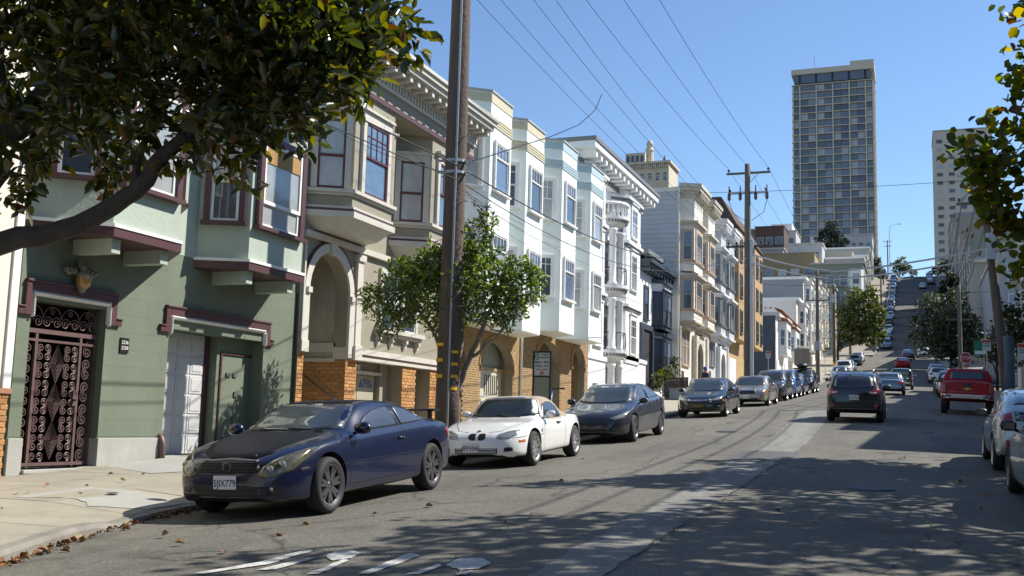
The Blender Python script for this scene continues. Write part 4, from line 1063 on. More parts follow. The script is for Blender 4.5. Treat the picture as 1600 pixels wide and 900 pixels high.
def patch_mesh(bvh, poly, axis, off=.006, K=5, step=.05, lift=None):
    """a panel laid on the body: outline poly in the view given by axis, every point dropped on to the surface"""
    pts = []
    for i in range(len(poly)):
        a, b = Vector(poly[i]), Vector(poly[(i + 1) % len(poly)]); n = max(1, int(ceil((b - a).length / step)))
        pts += [a + (b - a) * j / n for j in range(n)]
    c = sum(pts, Vector((0, 0))) / len(pts)
    def hit(p):
        if axis == 'F': o, d = Vector((5, p.x, p.y)), Vector((-1, 0, 0))
        elif axis == 'B': o, d = Vector((-5, p.x, p.y)), Vector((1, 0, 0))
        elif axis == 'L': o, d = Vector((p.x, 3, p.y)), Vector((0, -1, 0))
        elif axis == 'R': o, d = Vector((p.x, -3, p.y)), Vector((0, 1, 0))
        else: o, d = Vector((p.x, p.y, 4)), Vector((0, 0, -1))
        h = bvh.ray_cast(o, d)
        if h[0] is None:
            h = bvh.find_nearest(o + d * (3 if axis in 'LR' else 3))
            return h[0]
        nn = h[1] if h[1].dot(d) < 0 else -h[1]
        return h[0] + nn * off
    vs = [hit(c)]; fs = []; n = len(pts)
    for k in range(1, K + 1):
        for p in pts: vs.append(hit(c + (p - c) * (k / K)))
    for i in range(n): fs.append((0, 1 + i, 1 + (i + 1) % n))
    for k in range(K - 1):
        for i in range(n):
            a, b = 1 + k * n + i, 1 + k * n + (i + 1) % n
            fs.append((a, a + n, b + n, b))
    # turned-in rim so the panel has an edge
    base = 1 + (K - 1) * n; e = len(vs)
    for i in range(n):
        q = vs[base + i]; h = bvh.find_nearest(q); vs.append(h[0] - (q - h[0]))
    for i in range(n): fs.append((base + i, e + i, e + (i + 1) % n, base + (i + 1) % n))
    me = bpy.data.meshes.new('patch'); me.from_pydata([tuple(v) for v in vs], [], fs)
    bm = bmesh.new(); bm.from_mesh(me); bmesh.ops.recalc_face_normals(bm, faces=bm.faces)
    ctr = Vector((0, 0, .6)); f = bm.faces[:][0] if False else None
    bm.to_mesh(me); bm.free()
    me.polygons.foreach_set('use_smooth', [True] * len(me.polygons))
    return me
def seam_mesh(bvh, pts, axis, w=.007, off=.0035):
    P = []
    for a, b in zip(pts, pts[1:]):
        a, b = Vector(a), Vector(b); n = max(1, int((b - a).length / .04)); P += [a + (b - a) * j / n for j in range(n)]
    P.append(Vector(pts[-1])); vs, fs = [], []
    for i, p in enumerate(P):
        t = (P[min(i + 1, len(P) - 1)] - P[max(i - 1, 0)]).normalized(); nn = Vector((-t.y, t.x))
        for s in (-1, 1):
            q = p + nn * s * w / 2
            o, d = {'L': (Vector((q.x, 3, q.y)), Vector((0, -1, 0))), 'R': (Vector((q.x, -3, q.y)), Vector((0, 1, 0))), 'T': (Vector((q.x, q.y, 4)), Vector((0, 0, -1))),
                    'F': (Vector((5, q.x, q.y)), Vector((-1, 0, 0))), 'B': (Vector((-5, q.x, q.y)), Vector((1, 0, 0)))}[axis]
            h = bvh.ray_cast(o, d)
            vs.append(h[0] - d * off if h[0] else o + d * 3)
    fs = [(2 * i, 2 * i + 1, 2 * i + 3, 2 * i + 2) for i in range(len(P) - 1)]
    me = bpy.data.meshes.new('seam'); me.from_pydata([tuple(v) for v in vs], [], fs); return me
WHEELS = {}
def wheel_meshes(Rr, wd, rim_r, n, style):
    key = (Rr, wd, rim_r, n, style)
    if key in WHEELS: return WHEELS[key]
    h = wd / 2
    ty = MB().lathe([(rim_r - .01, -h + .03), (rim_r + .01, -h + .005), (rim_r + (Rr - rim_r) * .55, -h), (Rr - .025, -h + .012), (Rr - .006, -h + .03), (Rr, -h + .06), (Rr, h - .06), (Rr - .006, h - .03), (Rr - .025, h - .012), (rim_r + (Rr - rim_r) * .55, h), (rim_r + .01, h - .005), (rim_r - .01, h - .03)], 32, axis='y').mesh('tyre', smooth=True)
    rm = MB().lathe([(rim_r - .02, h - .10), (rim_r - .03, h - .03), (rim_r - .015, h - .012), (rim_r + .006, h - .004), (rim_r + .008, h - .016), (rim_r - .012, h - .03)], 32, axis='y')
    rm.lathe([(0, h - .035), (.035, h - .035), (.06, h - .05), (.065, h - .09)], 16, axis='y')
    r1 = rim_r - .02
    for k in range(n):
        q = 2 * pi * k / n
        for sgn in ((-1, 1) if style in ('split', 'mesh') else (0,)):
            w0, w1 = (.022, .014) if style == 'mesh' else ((.028, .016) if style == 'split' else (.05, .035))
            if style == 'bar': w0, w1 = .05, .075
            if style == 'thin': w0, w1 = .026, .018
            dq = sgn * (.16 if style == 'split' else (.30 if style == 'mesh' else 0))
            def P(r, t, y, e): a = q + dq * ((r - .05) / (r1 - .05)); return (r * sin(a) + t * cos(a) * e, y, r * cos(a) - t * sin(a) * e)
            f0, f1, b0 = h - .03, h - .022, h - .075
            vs = [P(.045, w0, f0, -1), P(.045, w0, f0, 1), P(r1, w1, f1, 1), P(r1, w1, f1, -1), P(.045, w0 * 1.3, b0, -1), P(.045, w0 * 1.3, b0, 1), P(r1, w1 * 1.3, b0, 1), P(r1, w1 * 1.3, b0, -1)]
            rm.add(vs, [(0, 1, 2, 3), (0, 4, 5, 1), (1, 5, 6, 2), (2, 6, 7, 3), (3, 7, 4, 0)])
    bk = MB().lathe([(0, h - .11), (rim_r - .015, h - .105)], 24, axis='y')
    WHEELS[key] = (ty, rm.mesh('rim'), bk.mesh('brake_disc')); return WHEELS[key]
def make_car(name, label, sp, paintm, group=None):
    me, top, belt = loft_body(sp)
    bvh = BVHTree.FromPolygons([v.co[:] for v in me.vertices], [p.vertices[:] for p in me.polygons])
    bm_ = cut_arches(me, sp)
    bm_.materials.clear()
    bm_.materials.append(paintm); bm_.materials.append(M_UNDER)
    sm = sp.get('roofmat')
    if sm: bm_.materials.append(sm)
    rr = sp['R'] + sp.get('gap', .05)
    mi = []
    for p in bm_.polygons:
        c = p.center; k = 0
        for x in (sp['fa'], sp['ra']):
            if hypot(c.x - x, c.z - sp['R'] - .01) < rr + .004 and (abs(p.normal.y) < .2 or abs(c.y) < sp['W'] - .25) and abs(c.y) > .3: k = 1
        if p.normal.z < -.8 and c.z < .4: k = 1
        if sm and c.z > belt(c.x) + .03 and sp['roofx'][0] < c.x < sp['roofx'][1]: k = 2
        mi.append(k)
    bm_.polygons.foreach_set('material_index', mi)
    bm_.polygons.foreach_set('use_smooth', [True] * len(mi))
    try: bm_.set_sharp_from_angle(angle=radians(38))
    except Exception: pass
    root = thing(name, label, 'car', group=group)
    body = obj('body', bm_, None, root)
    H = {}
    for nm, m, axis, poly, *rest in sp['patches']:
        opt = rest[0] if rest else {}
        mirror = opt.get('mirror', axis == 'L')
        par = body if opt.get('sub') else root
        o = obj(nm, patch_mesh(bvh, poly, axis, opt.get('off', .006), K=opt.get('K', 5)), m, root); H.setdefault(nm, o)
        if mirror:
            p2 = [(x, z) for x, z in poly] if axis == 'L' else [(-a, b) for a, b in poly] if axis in 'FB' else [(a, -b) for a, b in poly]
            obj(nm, patch_mesh(bvh, p2[::-1], 'R' if axis == 'L' else axis, opt.get('off', .006), K=opt.get('K', 5)), m, root)
    for axis, pts, *w in sp.get('seams', []):
        obj('panel_seam', seam_mesh(bvh, pts, axis, *(w or ())), M_GAP, body)
        if axis == 'L': obj('panel_seam', seam_mesh(bvh, pts, 'R', *(w or ())), M_GAP, body)
    ty, rm, bk = wheel_meshes(sp['R'], sp.get('tw', .22), sp.get('rim_r', sp['R'] * .7), sp.get('spokes', 7), sp.get('rim', 'plain'))
    for x in (sp['fa'], sp['ra']):
        for s in (1, -1):
            o = obj('wheel', ty, M_TYRE, root, (x, s * (sp['W'] - sp.get('tw', .22) / 2 - .005), sp['R']), rot=(0, 0.3 * x, 0 if s > 0 else pi))
            if x > 0 and sp.get('steer'): o.rotation_euler[2] += sp['steer']
            obj('rim', rm, sp.get('rimmat', M_RIMG), o); obj('brake_disc', bk, M_UNDER, o)
    # door mirrors
    mx, mz = sp['mirror']
    for s in (1, -1):
        w = smooth_curve(sp['plan'])(mx) * sp['W']
        mm = MB().lathe([(.0, -.12), (.055, -.115), (.085, -.06), (.09, .03), (.075, .10), (.0, .125)], 12, axis='y')
        k = sp.get('mirk', 1.0)
        mm.v = [(mx + x * .75 * k, s * (w + .06 + y * .9 * k), mz + z * .85 * k) for x, y, z in mm.v]
        mm.tube([(mx + .02, s * (w * .93), mz - .07), (mx, s * (w + .03), mz - .03)], .025, 6)
        mo = mm.build('door_mirror', sp.get('mirmat', paintm), root, smooth=True)
        MB().box(mx - .075 * k, mx - .068 * k, s * (w + .06) - .075, s * (w + .06) + .075, mz - .045, mz + .045).build('mirror_glass', M_CARGL, mo)
    for hx, hz in sp.get('handles', []):
        for s in (1, -1):
            h = bvh.ray_cast(Vector((hx, s * 3, hz)), Vector((0, -s, 0)))[0]
            if h: MB().tube([(hx - .09, h.y - s * .01, hz), (hx - .07, h.y + s * .03, hz), (hx + .07, h.y + s * .03, hz + .004), (hx + .09, h.y - s * .01, hz + .004)], .014, 6).build('door_handle', sp.get('handmat', paintm), root, smooth=True)
    root['_bvh'] = 0
    del root['_bvh']
    return root, bvh
def topz(b, x, y):
    h = b.ray_cast(Vector((x, y, 4)), Vector((0, 0, -1)))[0]
    return h.z if h else b.find_nearest(Vector((x, y, 1)))[0].z
def plate(root, bvh, txt, x, z, end=1, m=None, ink=None, lab='license_plate', y=0.):
    h = bvh.ray_cast(Vector((5 * end, y, z)), Vector((-end, 0, 0)))[0]
    xx = (h.x if h else x) + end * .012
    p = MB().box(xx - .006, xx + .006, y - .155, y + .155, z - .078, z + .078).build(lab, m or M_PLATE, root, bevel=.004)
    if txt:
        lt = lettering(txt, .115, ink or M_INK, p, (xx + end * .0075, y, z - .012), (pi / 2, 0, pi / 2 * end), name='plate_text', sx=.82)
    return p
def place(o, x, y, down=True, z=None, yaw=0.):
    """set a car on the road at (x, y), facing down or up the street, tilted with the slope"""
    s = gslope(y); f = Vector((sin(yaw), -cos(yaw), -s * cos(yaw))) if down else Vector((sin(yaw), cos(yaw), s * cos(yaw)))
    f.normalize()
    cr = .26 * (x - XC) / 5.8 / 5.8
    upv = Vector((cr, -s, 1)).normalized(); lf = upv.cross(f).normalized(); upv = f.cross(lf)
    M_ = Matrix(((f.x, lf.x, upv.x), (f.y, lf.y, upv.y), (f.z, lf.z, upv.z)))
    o.rotation_euler = M_.to_euler(); o.location = (x, y, rz_(x, y) if z is None else z)
    return o
def car_copy(src, label, x, y, down, swap=None, yaw=0., group=None, z=None):
    c = dup(src, label, swap=swap, group=group); place(c, x, y, down, z, yaw); return c

# ---------------------------------------------------------------- navy coupe
P_NAVY = mat('paint_navy', (.002, .0055, .030), .28, .1, var=.12, scale=.9, coat=.7, dirt=.04)
P_HOOD = mat('paint_faded_black', (.008, .009, .013), .55, .0, var=.35, scale=2.2, spec=.22, dirt=.05)
SP = dict(L=4.63, W=.91, fa=1.465, ra=-1.385, R=.335, tw=.24, rim_r=.245, spokes=7, rim='split', rimmat=M_RIMG, mirror=(.78, .98), handles=[(-.42, .80)],
    top=[(-2.315, .62), (-2.29, .80), (-2.22, .96), (-2.0, 1.02), (-1.62, 1.06), (-1.1, 1.205), (-.6, 1.298), (-.1, 1.325), (.3, 1.292), (.7, 1.135), (1.08, .97), (1.25, .945), (1.7, .865), (2.05, .76), (2.22, .66), (2.29, .55), (2.315, .44)],
    belt=[(-2.315, .54), (-2.25, .78), (-2.1, .90), (-1.6, .945), (-.8, .925), (.2, .885), (.9, .865), (1.4, .835), (1.8, .77), (2.1, .66), (2.25, .54), (2.315, .40)],
    sill=[(-2.315, .40), (-2.2, .30), (-1.9, .24), (0, .19), (1.9, .19), (2.2, .205), (2.315, .26)],
    plan=[(-2.315, .74), (-2.25, .84), (-2.0, .94), (-1.385, 1.0), (-.6, .975), (.4, .965), (1.3, .99), (1.7, .965), (2.0, .89), (2.18, .78), (2.27, .66), (2.315, .50)],
    patches=[('windshield', M_CARGL, 'T', [(1.10, 0), (1.07, .35), (.96, .62), (.84, .70), (.55, .645), (.33, .57), (.345, .3), (.35, 0), (.345, -.3), (.33, -.57), (.55, -.645), (.84, -.70), (.96, -.62), (1.07, -.35)]),
             ('rear_window', M_CARGL2, 'T', [(-.68, .0), (-.68, .5), (-1.1, .57), (-1.58, .62), (-1.64, .3), (-1.66, 0), (-1.64, -.3), (-1.58, -.62), (-1.1, -.57), (-.68, -.5)]),
             ('side_window', M_CARGL2, 'L', [(.72, .93), (.36, 1.11), (.10, 1.19), (-.25, 1.235), (-.44, 1.24), (-.50, .965)]),
             ('quarter_window', M_CARGL2, 'L', [(-.55, .97), (-.50, 1.238), (-.85, 1.193), (-1.12, 1.11), (-1.27, 1.02), (-1.2, 1.0)]),
             ('hood', P_HOOD, 'T', [(1.17, 0), (1.14, .35), (1.02, .66), (1.35, .70), (1.75, .60), (2.06, .47), (2.18, .3), (2.21, 0), (2.18, -.3), (2.06, -.47), (1.75, -.60), (1.35, -.70), (1.02, -.66), (1.14, -.35)], dict(off=.005)),
             ('roof_panel', P_HOOD, 'T', [(.30, 0), (.28, .52), (-.1, .55), (-.58, .47), (-.60, 0), (-.58, -.47), (-.1, -.55), (.28, -.52)], dict(off=.004)),
             ('headlight', M_LAMPY, 'F', [(.42, .52), (.46, .60), (.60, .70), (.78, .79), (.84, .80), (.82, .68), (.76, .56), (.62, .50), (.50, .485)], dict(mirror=True, off=.009)),
             ('grille', M_GRL, 'F', [(-.40, .545), (0, .535), (.40, .545), (.42, .60), (.37, .655), (0, .672), (-.37, .655), (-.42, .60)], dict(off=.008)),
             ('bumper_intake', M_GRL, 'F', [(-.62, .29), (0, .27), (.62, .29), (.60, .38), (.3, .40), (-.3, .40), (-.60, .38)], dict(off=.006)),
             ('side_marker', M_BLK, 'L', [(1.86, .55), (2.00, .54), (2.0, .575), (1.86, .585)]),
             ('grille_trim', M_RIMG, 'F', [(-.38, .662), (0, .68), (.38, .662), (.36, .678), (0, .696), (-.36, .678)], dict(off=.011)),
             ('tail_light', M_TAIL, 'B', [(.42, .72), (.78, .68), (.80, .84), (.70, .90), (.46, .88)], dict(mirror=True, off=.008)),
             ('tail_light_side', M_TAIL, 'L', [(-2.20, .70), (-1.98, .76), (-1.95, .85), (-2.18, .88)], dict(off=.008))],
    seams=[('L', [(.98, .30), (1.0, .5), (.93, .86)]), ('L', [(-.52, .965), (-.56, .7), (-.62, .32)]), ('L', [(1.0, .305), (-.6, .305)], .012), ('L', [(1.75, .60), (1.98, .60), (2.18, .58)]), ('L', [(-1.75, .62), (-2.05, .64), (-2.2, .62)])])
car1, b1 = make_car('coupe', 'navy blue coupe with faded black hood parked at the kerb nearest the camera', SP, P_NAVY)
for k in range(6):
    z = .555 + k * .019; w = .395
    MB().tube([(b1.ray_cast(Vector((5, yy, z)), Vector((-1, 0, 0)))[0].x + .014, yy, z) for yy in lin(-w, w, 8)], .005, 5).build('grille_bar', M_BLK, car1)
hx = b1.ray_cast(Vector((5, 0, .605)), Vector((-1, 0, 0)))[0].x + .03
MB().lathe([(.05, -.008), (.062, 0), (.05, .008), (.042, 0), (.05, -.008)], 20, (0, 0, 0), 'x').build('emblem', M_RIMG, car1, loc=(hx, 0, .605))
plate(car1, b1, '5JIX779', 2.3, .435)
for s in (-1, 1):
    for yy in (.55, .665):
        h = b1.ray_cast(Vector((5, s * yy, .575 + .05 * (yy > .6))), Vector((-1, 0, 0)))[0]
        if h: MB().lathe([(.0, .014), (.03, .016), (.045, .006), (.048, -.01)], 14, (h.x, h.y, h.z), 'x').build('lamp_lens', M_LAMP, car1)
for s in (.45, -.1):
    pts = [(1.13, s + .14), (1.10, s - .1), (1.05, s - .42)]
    MB().tube([Vector((x, y, topz(b1, x, y) + .02)) for x, y in pts], .010, 5).build('wiper', M_BLK, car1)
spm = MB().extr([(-2.27, 1.10), (-2.02, 1.125), (-2.0, 1.14), (-2.12, 1.15), (-2.28, 1.125)], 'z', -.62, .62); spm.v = [(x, z, y) for x, y, z in spm.v]
for s in (-.5, .5): spm.box(-2.18, -2.1, s - .02, s + .02, .98, 1.12)
spm.build('spoiler', M_BLK, car1)
pg_ = MB().add([(.80, -.28, 1.13), (.80, .02, 1.13), (.86, .02, 1.08), (.86, -.28, 1.08)], [(0, 1, 2, 3)])
place(car1, -7.38, 12.62, True)

# ---------------------------------------------------------------- white roadster
P_WHITE = paint('white', (.74, .745, .73), .3)
M_TOP = mat('tan_soft_top', (.40, .33, .245), .9, var=.12, scale=5, bump=.4, bscale=60)
SP = dict(L=4.05, W=.87, fa=1.20, ra=-1.246, R=.315, tw=.23, rim_r=.225, spokes=10, rim='mesh', rimmat=M_RIMS, mirror=(.36, .92), handles=[(-.33, .74)], mirk=.8, roofmat=M_TOP, roofx=(-1.12, .28), tum=.97, handmat=M_BLK,
    top=[(-2.025, .52), (-2.0, .66), (-1.93, .76), (-1.75, .82), (-1.35, .86), (-1.12, .88), (-.95, .97), (-.6, 1.18), (-.2, 1.262), (.1, 1.265), (.3, 1.225), (.55, 1.04), (.74, .875), (.9, .845), (1.3, .80), (1.7, .705), (1.9, .61), (1.985, .52), (2.025, .40)],
    belt=[(-2.025, .46), (-1.97, .62), (-1.8, .75), (-1.4, .835), (-1.1, .85), (-.8, .80), (-.3, .775), (.3, .785), (.8, .80), (1.2, .76), (1.6, .665), (1.85, .55), (1.97, .45), (2.025, .36)],
    sill=[(-2.025, .34), (-1.9, .26), (-1.5, .21), (0, .19), (1.5, .18), (1.9, .20), (2.025, .26)],
    plan=[(-2.025, .66), (-1.95, .78), (-1.75, .90), (-1.25, 1.0), (-.8, .97), (-.2, .935), (.4, .94), (1.1, .985), (1.5, .95), (1.75, .87), (1.9, .76), (1.98, .64), (2.025, .48)],
    patches=[('windshield', M_CARGL, 'T', [(.76, 0), (.74, .35), (.64, .64), (.50, .68), (.34, .60), (.30, .56), (.31, 0), (.30, -.56), (.34, -.60), (.50, -.68), (.64, -.64), (.74, -.35)]),
             ('side_window', M_CARGL2, 'L', [(.44, .83), (.20, 1.10), (-.1, 1.145), (-.38, 1.13), (-.56, 1.05), (-.66, .86), (-.6, .83)]),
             ('rear_window', M_CARGL2, 'T', [(-.70, 0), (-.70, .34), (-.95, .38), (-.97, 0), (-.95, -.38), (-.70, -.34)], dict(off=.008)),
             ('headlight', M_LAMP, 'F', [(.36, .525), (.40, .60), (.56, .655), (.72, .67), (.70, .58), (.60, .53), (.48, .515)], dict(mirror=True, off=.008)),
             ('kidney_grille', M_GRL, 'F', [(.025, .505), (.10, .50), (.165, .53), (.17, .585), (.13, .615), (.03, .61)], dict(mirror=True, off=.010)),
             ('bumper_intake', M_GRL, 'F', [(-.40, .265), (.40, .265), (.41, .36), (-.41, .36)], dict(off=.006)),
             ('fog_light', M_GRL, 'F', [(.52, .30), (.66, .31), (.66, .38), (.53, .375)], dict(mirror=True)),
             ('side_marker', M_AMB, 'L', [(1.62, .46), (1.78, .455), (1.78, .50), (1.62, .505)]),
             ('fender_vent', M_RIMS, 'L', [(.74, .60), (.82, .595), (.83, .66), (.75, .67)]),
             ('tail_light', M_TAIL, 'B', [(.40, .60), (.66, .58), (.68, .70), (.44, .74)], dict(mirror=True))],
    seams=[('L', [(.60, .26), (.62, .5), (.56, .775)]), ('L', [(-.62, .80), (-.66, .55), (-.6, .28)]), ('L', [(.9, .55), (.65, .56)]), ('T', [(1.02, .70), (1.4, .63), (1.8, .42), (1.86, .2)]), ('T', [(1.02, -.70), (1.4, -.63), (1.8, -.42), (1.86, -.2)]), ('L', [(1.55, .56), (1.95, .53)])])
car2, b2 = make_car('roadster', 'white two seat roadster with tan soft top behind the navy coupe', SP, P_WHITE)
plate(car2, b2, '8FPV046', 2.0, .37, y=-.10)
hh = b2.ray_cast(Vector((1.80, 0, 4)), Vector((0, 0, -1)))[0]
em = MB().lathe([(0, .006), (.036, .006), (.04, 0)], 20, (1.80, 0, hh.z + .004)).build('emblem', mat('emblem_blue', (.05, .12, .45), .3, coat=1), car2)
for k in (0, 2): MB().extr([(0, 0)] + arc(0, 0, .028, k * pi / 2, (k + 1) * pi / 2, 5), 'z', hh.z + .010, hh.z + .013).build('emblem_quarter', M_PLATE, em, loc=(1.80, 0, 0))
for k in range(3): MB().tube([(b2.ray_cast(Vector((5, yy, .285 + .03 * k)), Vector((-1, 0, 0)))[0].x + .008, yy, .285 + .03 * k) for yy in lin(-.39, .39, 6)], .006, 5).build('grille_bar', P_WHITE, car2)
for s in (.2, -.35): MB().tube([Vector((x, y, topz(b2, x, y) + .018)) for x, y in [(.78, s + .2), (.76, s - .1), (.68, s - .3)]], .009, 5).build('wiper', M_BLK, car2)
# chrome-white windscreen frame
MB().tube([Vector((x, y, topz(b2, x, y) + .004)) for x, y in [(.54, .715), (.40, .655), (.29, .58), (.275, .3), (.27, 0), (.275, -.3), (.29, -.58), (.40, -.655), (.54, -.715)]], .02, 6).build('windscreen_frame', P_WHITE, car2, smooth=True)
place(car2, -7.32, 19.6, True)

# ---------------------------------------------------------------- grey fastback sedan
P_GREY = mat('paint_dark_grey', (.045, .047, .06), .3, .5, var=.04, coat=1.0, dirt=.05)
SEDAN = dict(L=4.69, W=.925, fa=1.50, ra=-1.375, R=.335, tw=.235, rim_r=.235, spokes=5, rim='bar', rimmat=M_RIMG, mirror=(.80, 1.0), handles=[(-.25, .90), (-1.05, .94)],
    top=[(-2.345, .70), (-2.32, .90), (-2.24, 1.05), (-2.0, 1.10), (-1.6, 1.20), (-1.0, 1.38), (-.4, 1.44), (.1, 1.425), (.5, 1.30), (.9, 1.10), (1.25, .94), (1.5, .885), (1.9, .80), (2.15, .71), (2.27, .60), (2.345, .42)],
    belt=[(-2.345, .60), (-2.26, .86), (-2.0, 1.0), (-1.4, 1.02), (-.5, .985), (.4, .945), (1.0, .90), (1.4, .85), (1.9, .74), (2.2, .60), (2.3, .48), (2.345, .38)],
    sill=[(-2.345, .42), (-2.2, .30), (-1.9, .24), (0, .19), (1.9, .20), (2.2, .22), (2.345, .28)],
    plan=[(-2.345, .70), (-2.26, .84), (-2.0, .94), (-1.375, 1.0), (0, .98), (1.4, .985), (1.8, .95), (2.1, .83), (2.26, .66), (2.345, .45)],
    patches=[('windshield', M_CARGL, 'T', [(1.22, 0), (1.19, .35), (1.08, .62), (.95, .70), (.6, .64), (.30, .56), (.32, 0), (.30, -.56), (.6, -.64), (.95, -.70), (1.08, -.62), (1.19, -.35)]),
             ('rear_window', M_CARGL2, 'T', [(-.75, 0), (-.75, .5), (-1.3, .58), (-1.85, .60), (-1.93, .3), (-1.95, 0), (-1.93, -.3), (-1.85, -.60), (-1.3, -.58), (-.75, -.5)]),
             ('side_window', M_CARGL2, 'L', [(.82, .99), (.45, 1.20), (.12, 1.32), (-.12, 1.345), (-.16, 1.02)]),
             ('side_window', M_CARGL2, 'L', [(-.22, 1.02), (-.18, 1.35), (-.6, 1.345), (-1.0, 1.28), (-1.4, 1.13), (-1.3, 1.06)]),
             ('headlight', M_LAMP, 'F', [(.45, .62), (.62, .67), (.80, .76), (.83, .72), (.76, .62), (.60, .575)], dict(mirror=True, off=.008)),
             ('bumper_intake', M_GRL, 'F', [(-.60, .30), (.60, .30), (.56, .37), (-.56, .37)]),
             ('tail_light', M_TAIL, 'B', [(.40, .82), (.74, .78), (.78, .90), (.66, .95), (.42, .92)], dict(mirror=True, off=.008)), ('tail_light_side', M_TAIL, 'L', [(-2.25, .80), (-2.05, .88), (-2.02, .94), (-2.2, .94)], dict(off=.008))],
    seams=[('L', [(.98, .32), (1.02, .6), (.9, .93)]), ('L', [(-.18, 1.0), (-.2, .6), (-.22, .3)]), ('L', [(-1.0, .30), (-1.12, .6), (-1.4, 1.0)]), ('T', [(1.25, .78), (1.7, .72), (2.1, .55), (2.2, .2)])])
car3, b3 = make_car('sedan', 'dark grey fastback sedan parked behind the white roadster', SEDAN, P_GREY)
place(car3, -7.35, 27.25, True)

# ---------------------------------------------------------------- black sedan
P_BLACK = mat('paint_black', (.008, .009, .013), .25, .1, var=.05, coat=1.0, dirt=.04)
SP = dict(SEDAN); SP.update(L=4.63, W=.90, fa=1.46, ra=-1.24, rim='split', spokes=5, rimmat=M_RIMS)
SP['patches'] = [p for p in SEDAN['patches'] if p[0] not in ('headlight', 'bumper_intake')] + [
    ('headlight', M_LAMP, 'F', [(.42, .66), (.60, .71), (.80, .78), (.82, .72), (.70, .645), (.44, .615)], dict(mirror=True, off=.008)),
    ('chrome_bar', M_CHR, 'F', [(-.43, .675), (0, .65), (.43, .675), (.43, .635), (0, .60), (-.43, .635)], dict(off=.012)),
    ('grille', M_GRL, 'F', [(-.40, .50), (.40, .50), (.45, .60), (0, .59), (-.45, .60)]), ('bumper_intake', M_GRL, 'F', [(-.55, .28), (.55, .28), (.5, .38), (-.5, .38)]),
    ('fog_light', M_GRL, 'F', [(.56, .33), (.74, .36), (.72, .44), (.58, .42)], dict(mirror=True)), ('side_marker', M_AMB, 'L', [(1.80, .60), (1.95, .59), (1.94, .64), (1.82, .65)])]
car4, b4 = make_car('sedan', 'black sedan with chrome front bar and dark yellow plate on the left kerb', SP, P_BLACK)
plate(car4, b4, '8KLR274', 2.3, .45, m=M_PLATEY, ink=mat('plate_gold', (.55, .35, .03), .5))
hx = b4.ray_cast(Vector((5, 0, .66)), Vector((-1, 0, 0)))[0].x + .02
MB().box(-.005, .005, -.045, -.03, -.04, .04).box(-.005, .005, .03, .045, -.04, .04).box(-.005, .005, -.03, .03, -.008, .008).build('emblem', M_CHR, car4, loc=(hx, 0, .655))
place(car4, -7.3, 40.9, True)

# ---------------------------------------------------------------- champagne saloon
P_CHAMP = mat('paint_champagne', (.30, .275, .23), .3, .5, var=.03, coat=1.0, dirt=.05)
SP = dict(L=5.25, W=.95, fa=1.62, ra=-1.30, R=.33, tw=.22, rim_r=.225, spokes=9, rim='plain', rimmat=M_RIMS, mirror=(.95, 1.0), handles=[(-.2, .86), (-1.15, .86)],
    top=[(-2.625, .60), (-2.6, .85), (-2.5, .98), (-2.2, 1.02), (-1.75, 1.04), (-1.4, 1.15), (-1.0, 1.38), (-.5, 1.44), (.2, 1.43), (.55, 1.35), (.95, 1.14), (1.3, .965), (1.6, .93), (2.1, .87), (2.45, .79), (2.58, .68), (2.625, .52)],
    belt=[(-2.625, .52), (-2.55, .80), (-2.3, .93), (-1.5, .95), (0, .935), (1.2, .91), (1.9, .85), (2.4, .74), (2.57, .60), (2.625, .46)],
    sill=[(-2.625, .40), (-2.3, .30), (-1.9, .24), (0, .20), (2.0, .22), (2.4, .25), (2.625, .34)],
    plan=[(-2.625, .78), (-2.5, .90), (-2.1, .97), (-1.3, 1.0), (0, .99), (1.6, .985), (2.2, .94), (2.48, .85), (2.58, .75), (2.625, .62)],
    patches=[('windshield', M_CARGL, 'T', [(1.28, 0), (1.25, .4), (1.14, .68), (.98, .74), (.65, .66), (.44, .60), (.45, 0), (.44, -.60), (.65, -.66), (.98, -.74), (1.14, -.68), (1.25, -.4)]),
             ('rear_window', M_CARGL2, 'T', [(-1.02, 0), (-1.02, .55), (-1.6, .66), (-1.68, 0), (-1.6, -.66), (-1.02, -.55)]),
             ('side_window', M_CARGL2, 'L', [(.86, .975), (.5, 1.19), (.28, 1.30), (-.12, 1.33), (-.14, .985)]), ('side_window', M_CARGL2, 'L', [(-.2, .985), (-.18, 1.33), (-.7, 1.325), (-1.0, 1.24), (-1.3, .99)]),
             ('headlight', M_LAMP, 'F', [(.48, .62), (.82, .62), (.84, .73), (.50, .77)], dict(mirror=True, off=.008)), ('grille', M_GRL, 'F', [(-.40, .60), (.40, .60), (.42, .75), (-.42, .75)], dict(off=.010)),
             ('grille_frame', M_CHR, 'F', [(-.43, .745), (.43, .745), (.44, .785), (-.44, .785)], dict(off=.012)), ('bumper_intake', M_GRL, 'F', [(-.55, .34), (.55, .34), (.5, .40), (-.5, .40)]),
             ('side_marker', M_AMB, 'L', [(2.20, .64), (2.42, .63), (2.42, .72), (2.20, .74)], dict(off=.008)), ('tail_light', M_TAIL, 'B', [(.5, .72), (.85, .72), (.85, .9), (.5, .9)], dict(mirror=True))],
    seams=[('L', [(1.05, .3), (1.08, .6), (1.0, .9)]), ('L', [(-.17, .97), (-.18, .3)]), ('L', [(-1.1, .4), (-1.3, .6), (-1.35, .95)]), ('L', [(2.55, .56), (1.95, .56)])])
car5, b5 = make_car('sedan', 'champagne beige older saloon behind the black sedan', SP, P_CHAMP)
plate(car5, b5, '6GTB318', 2.6, .47)
place(car5, -7.25, 52.6, True)

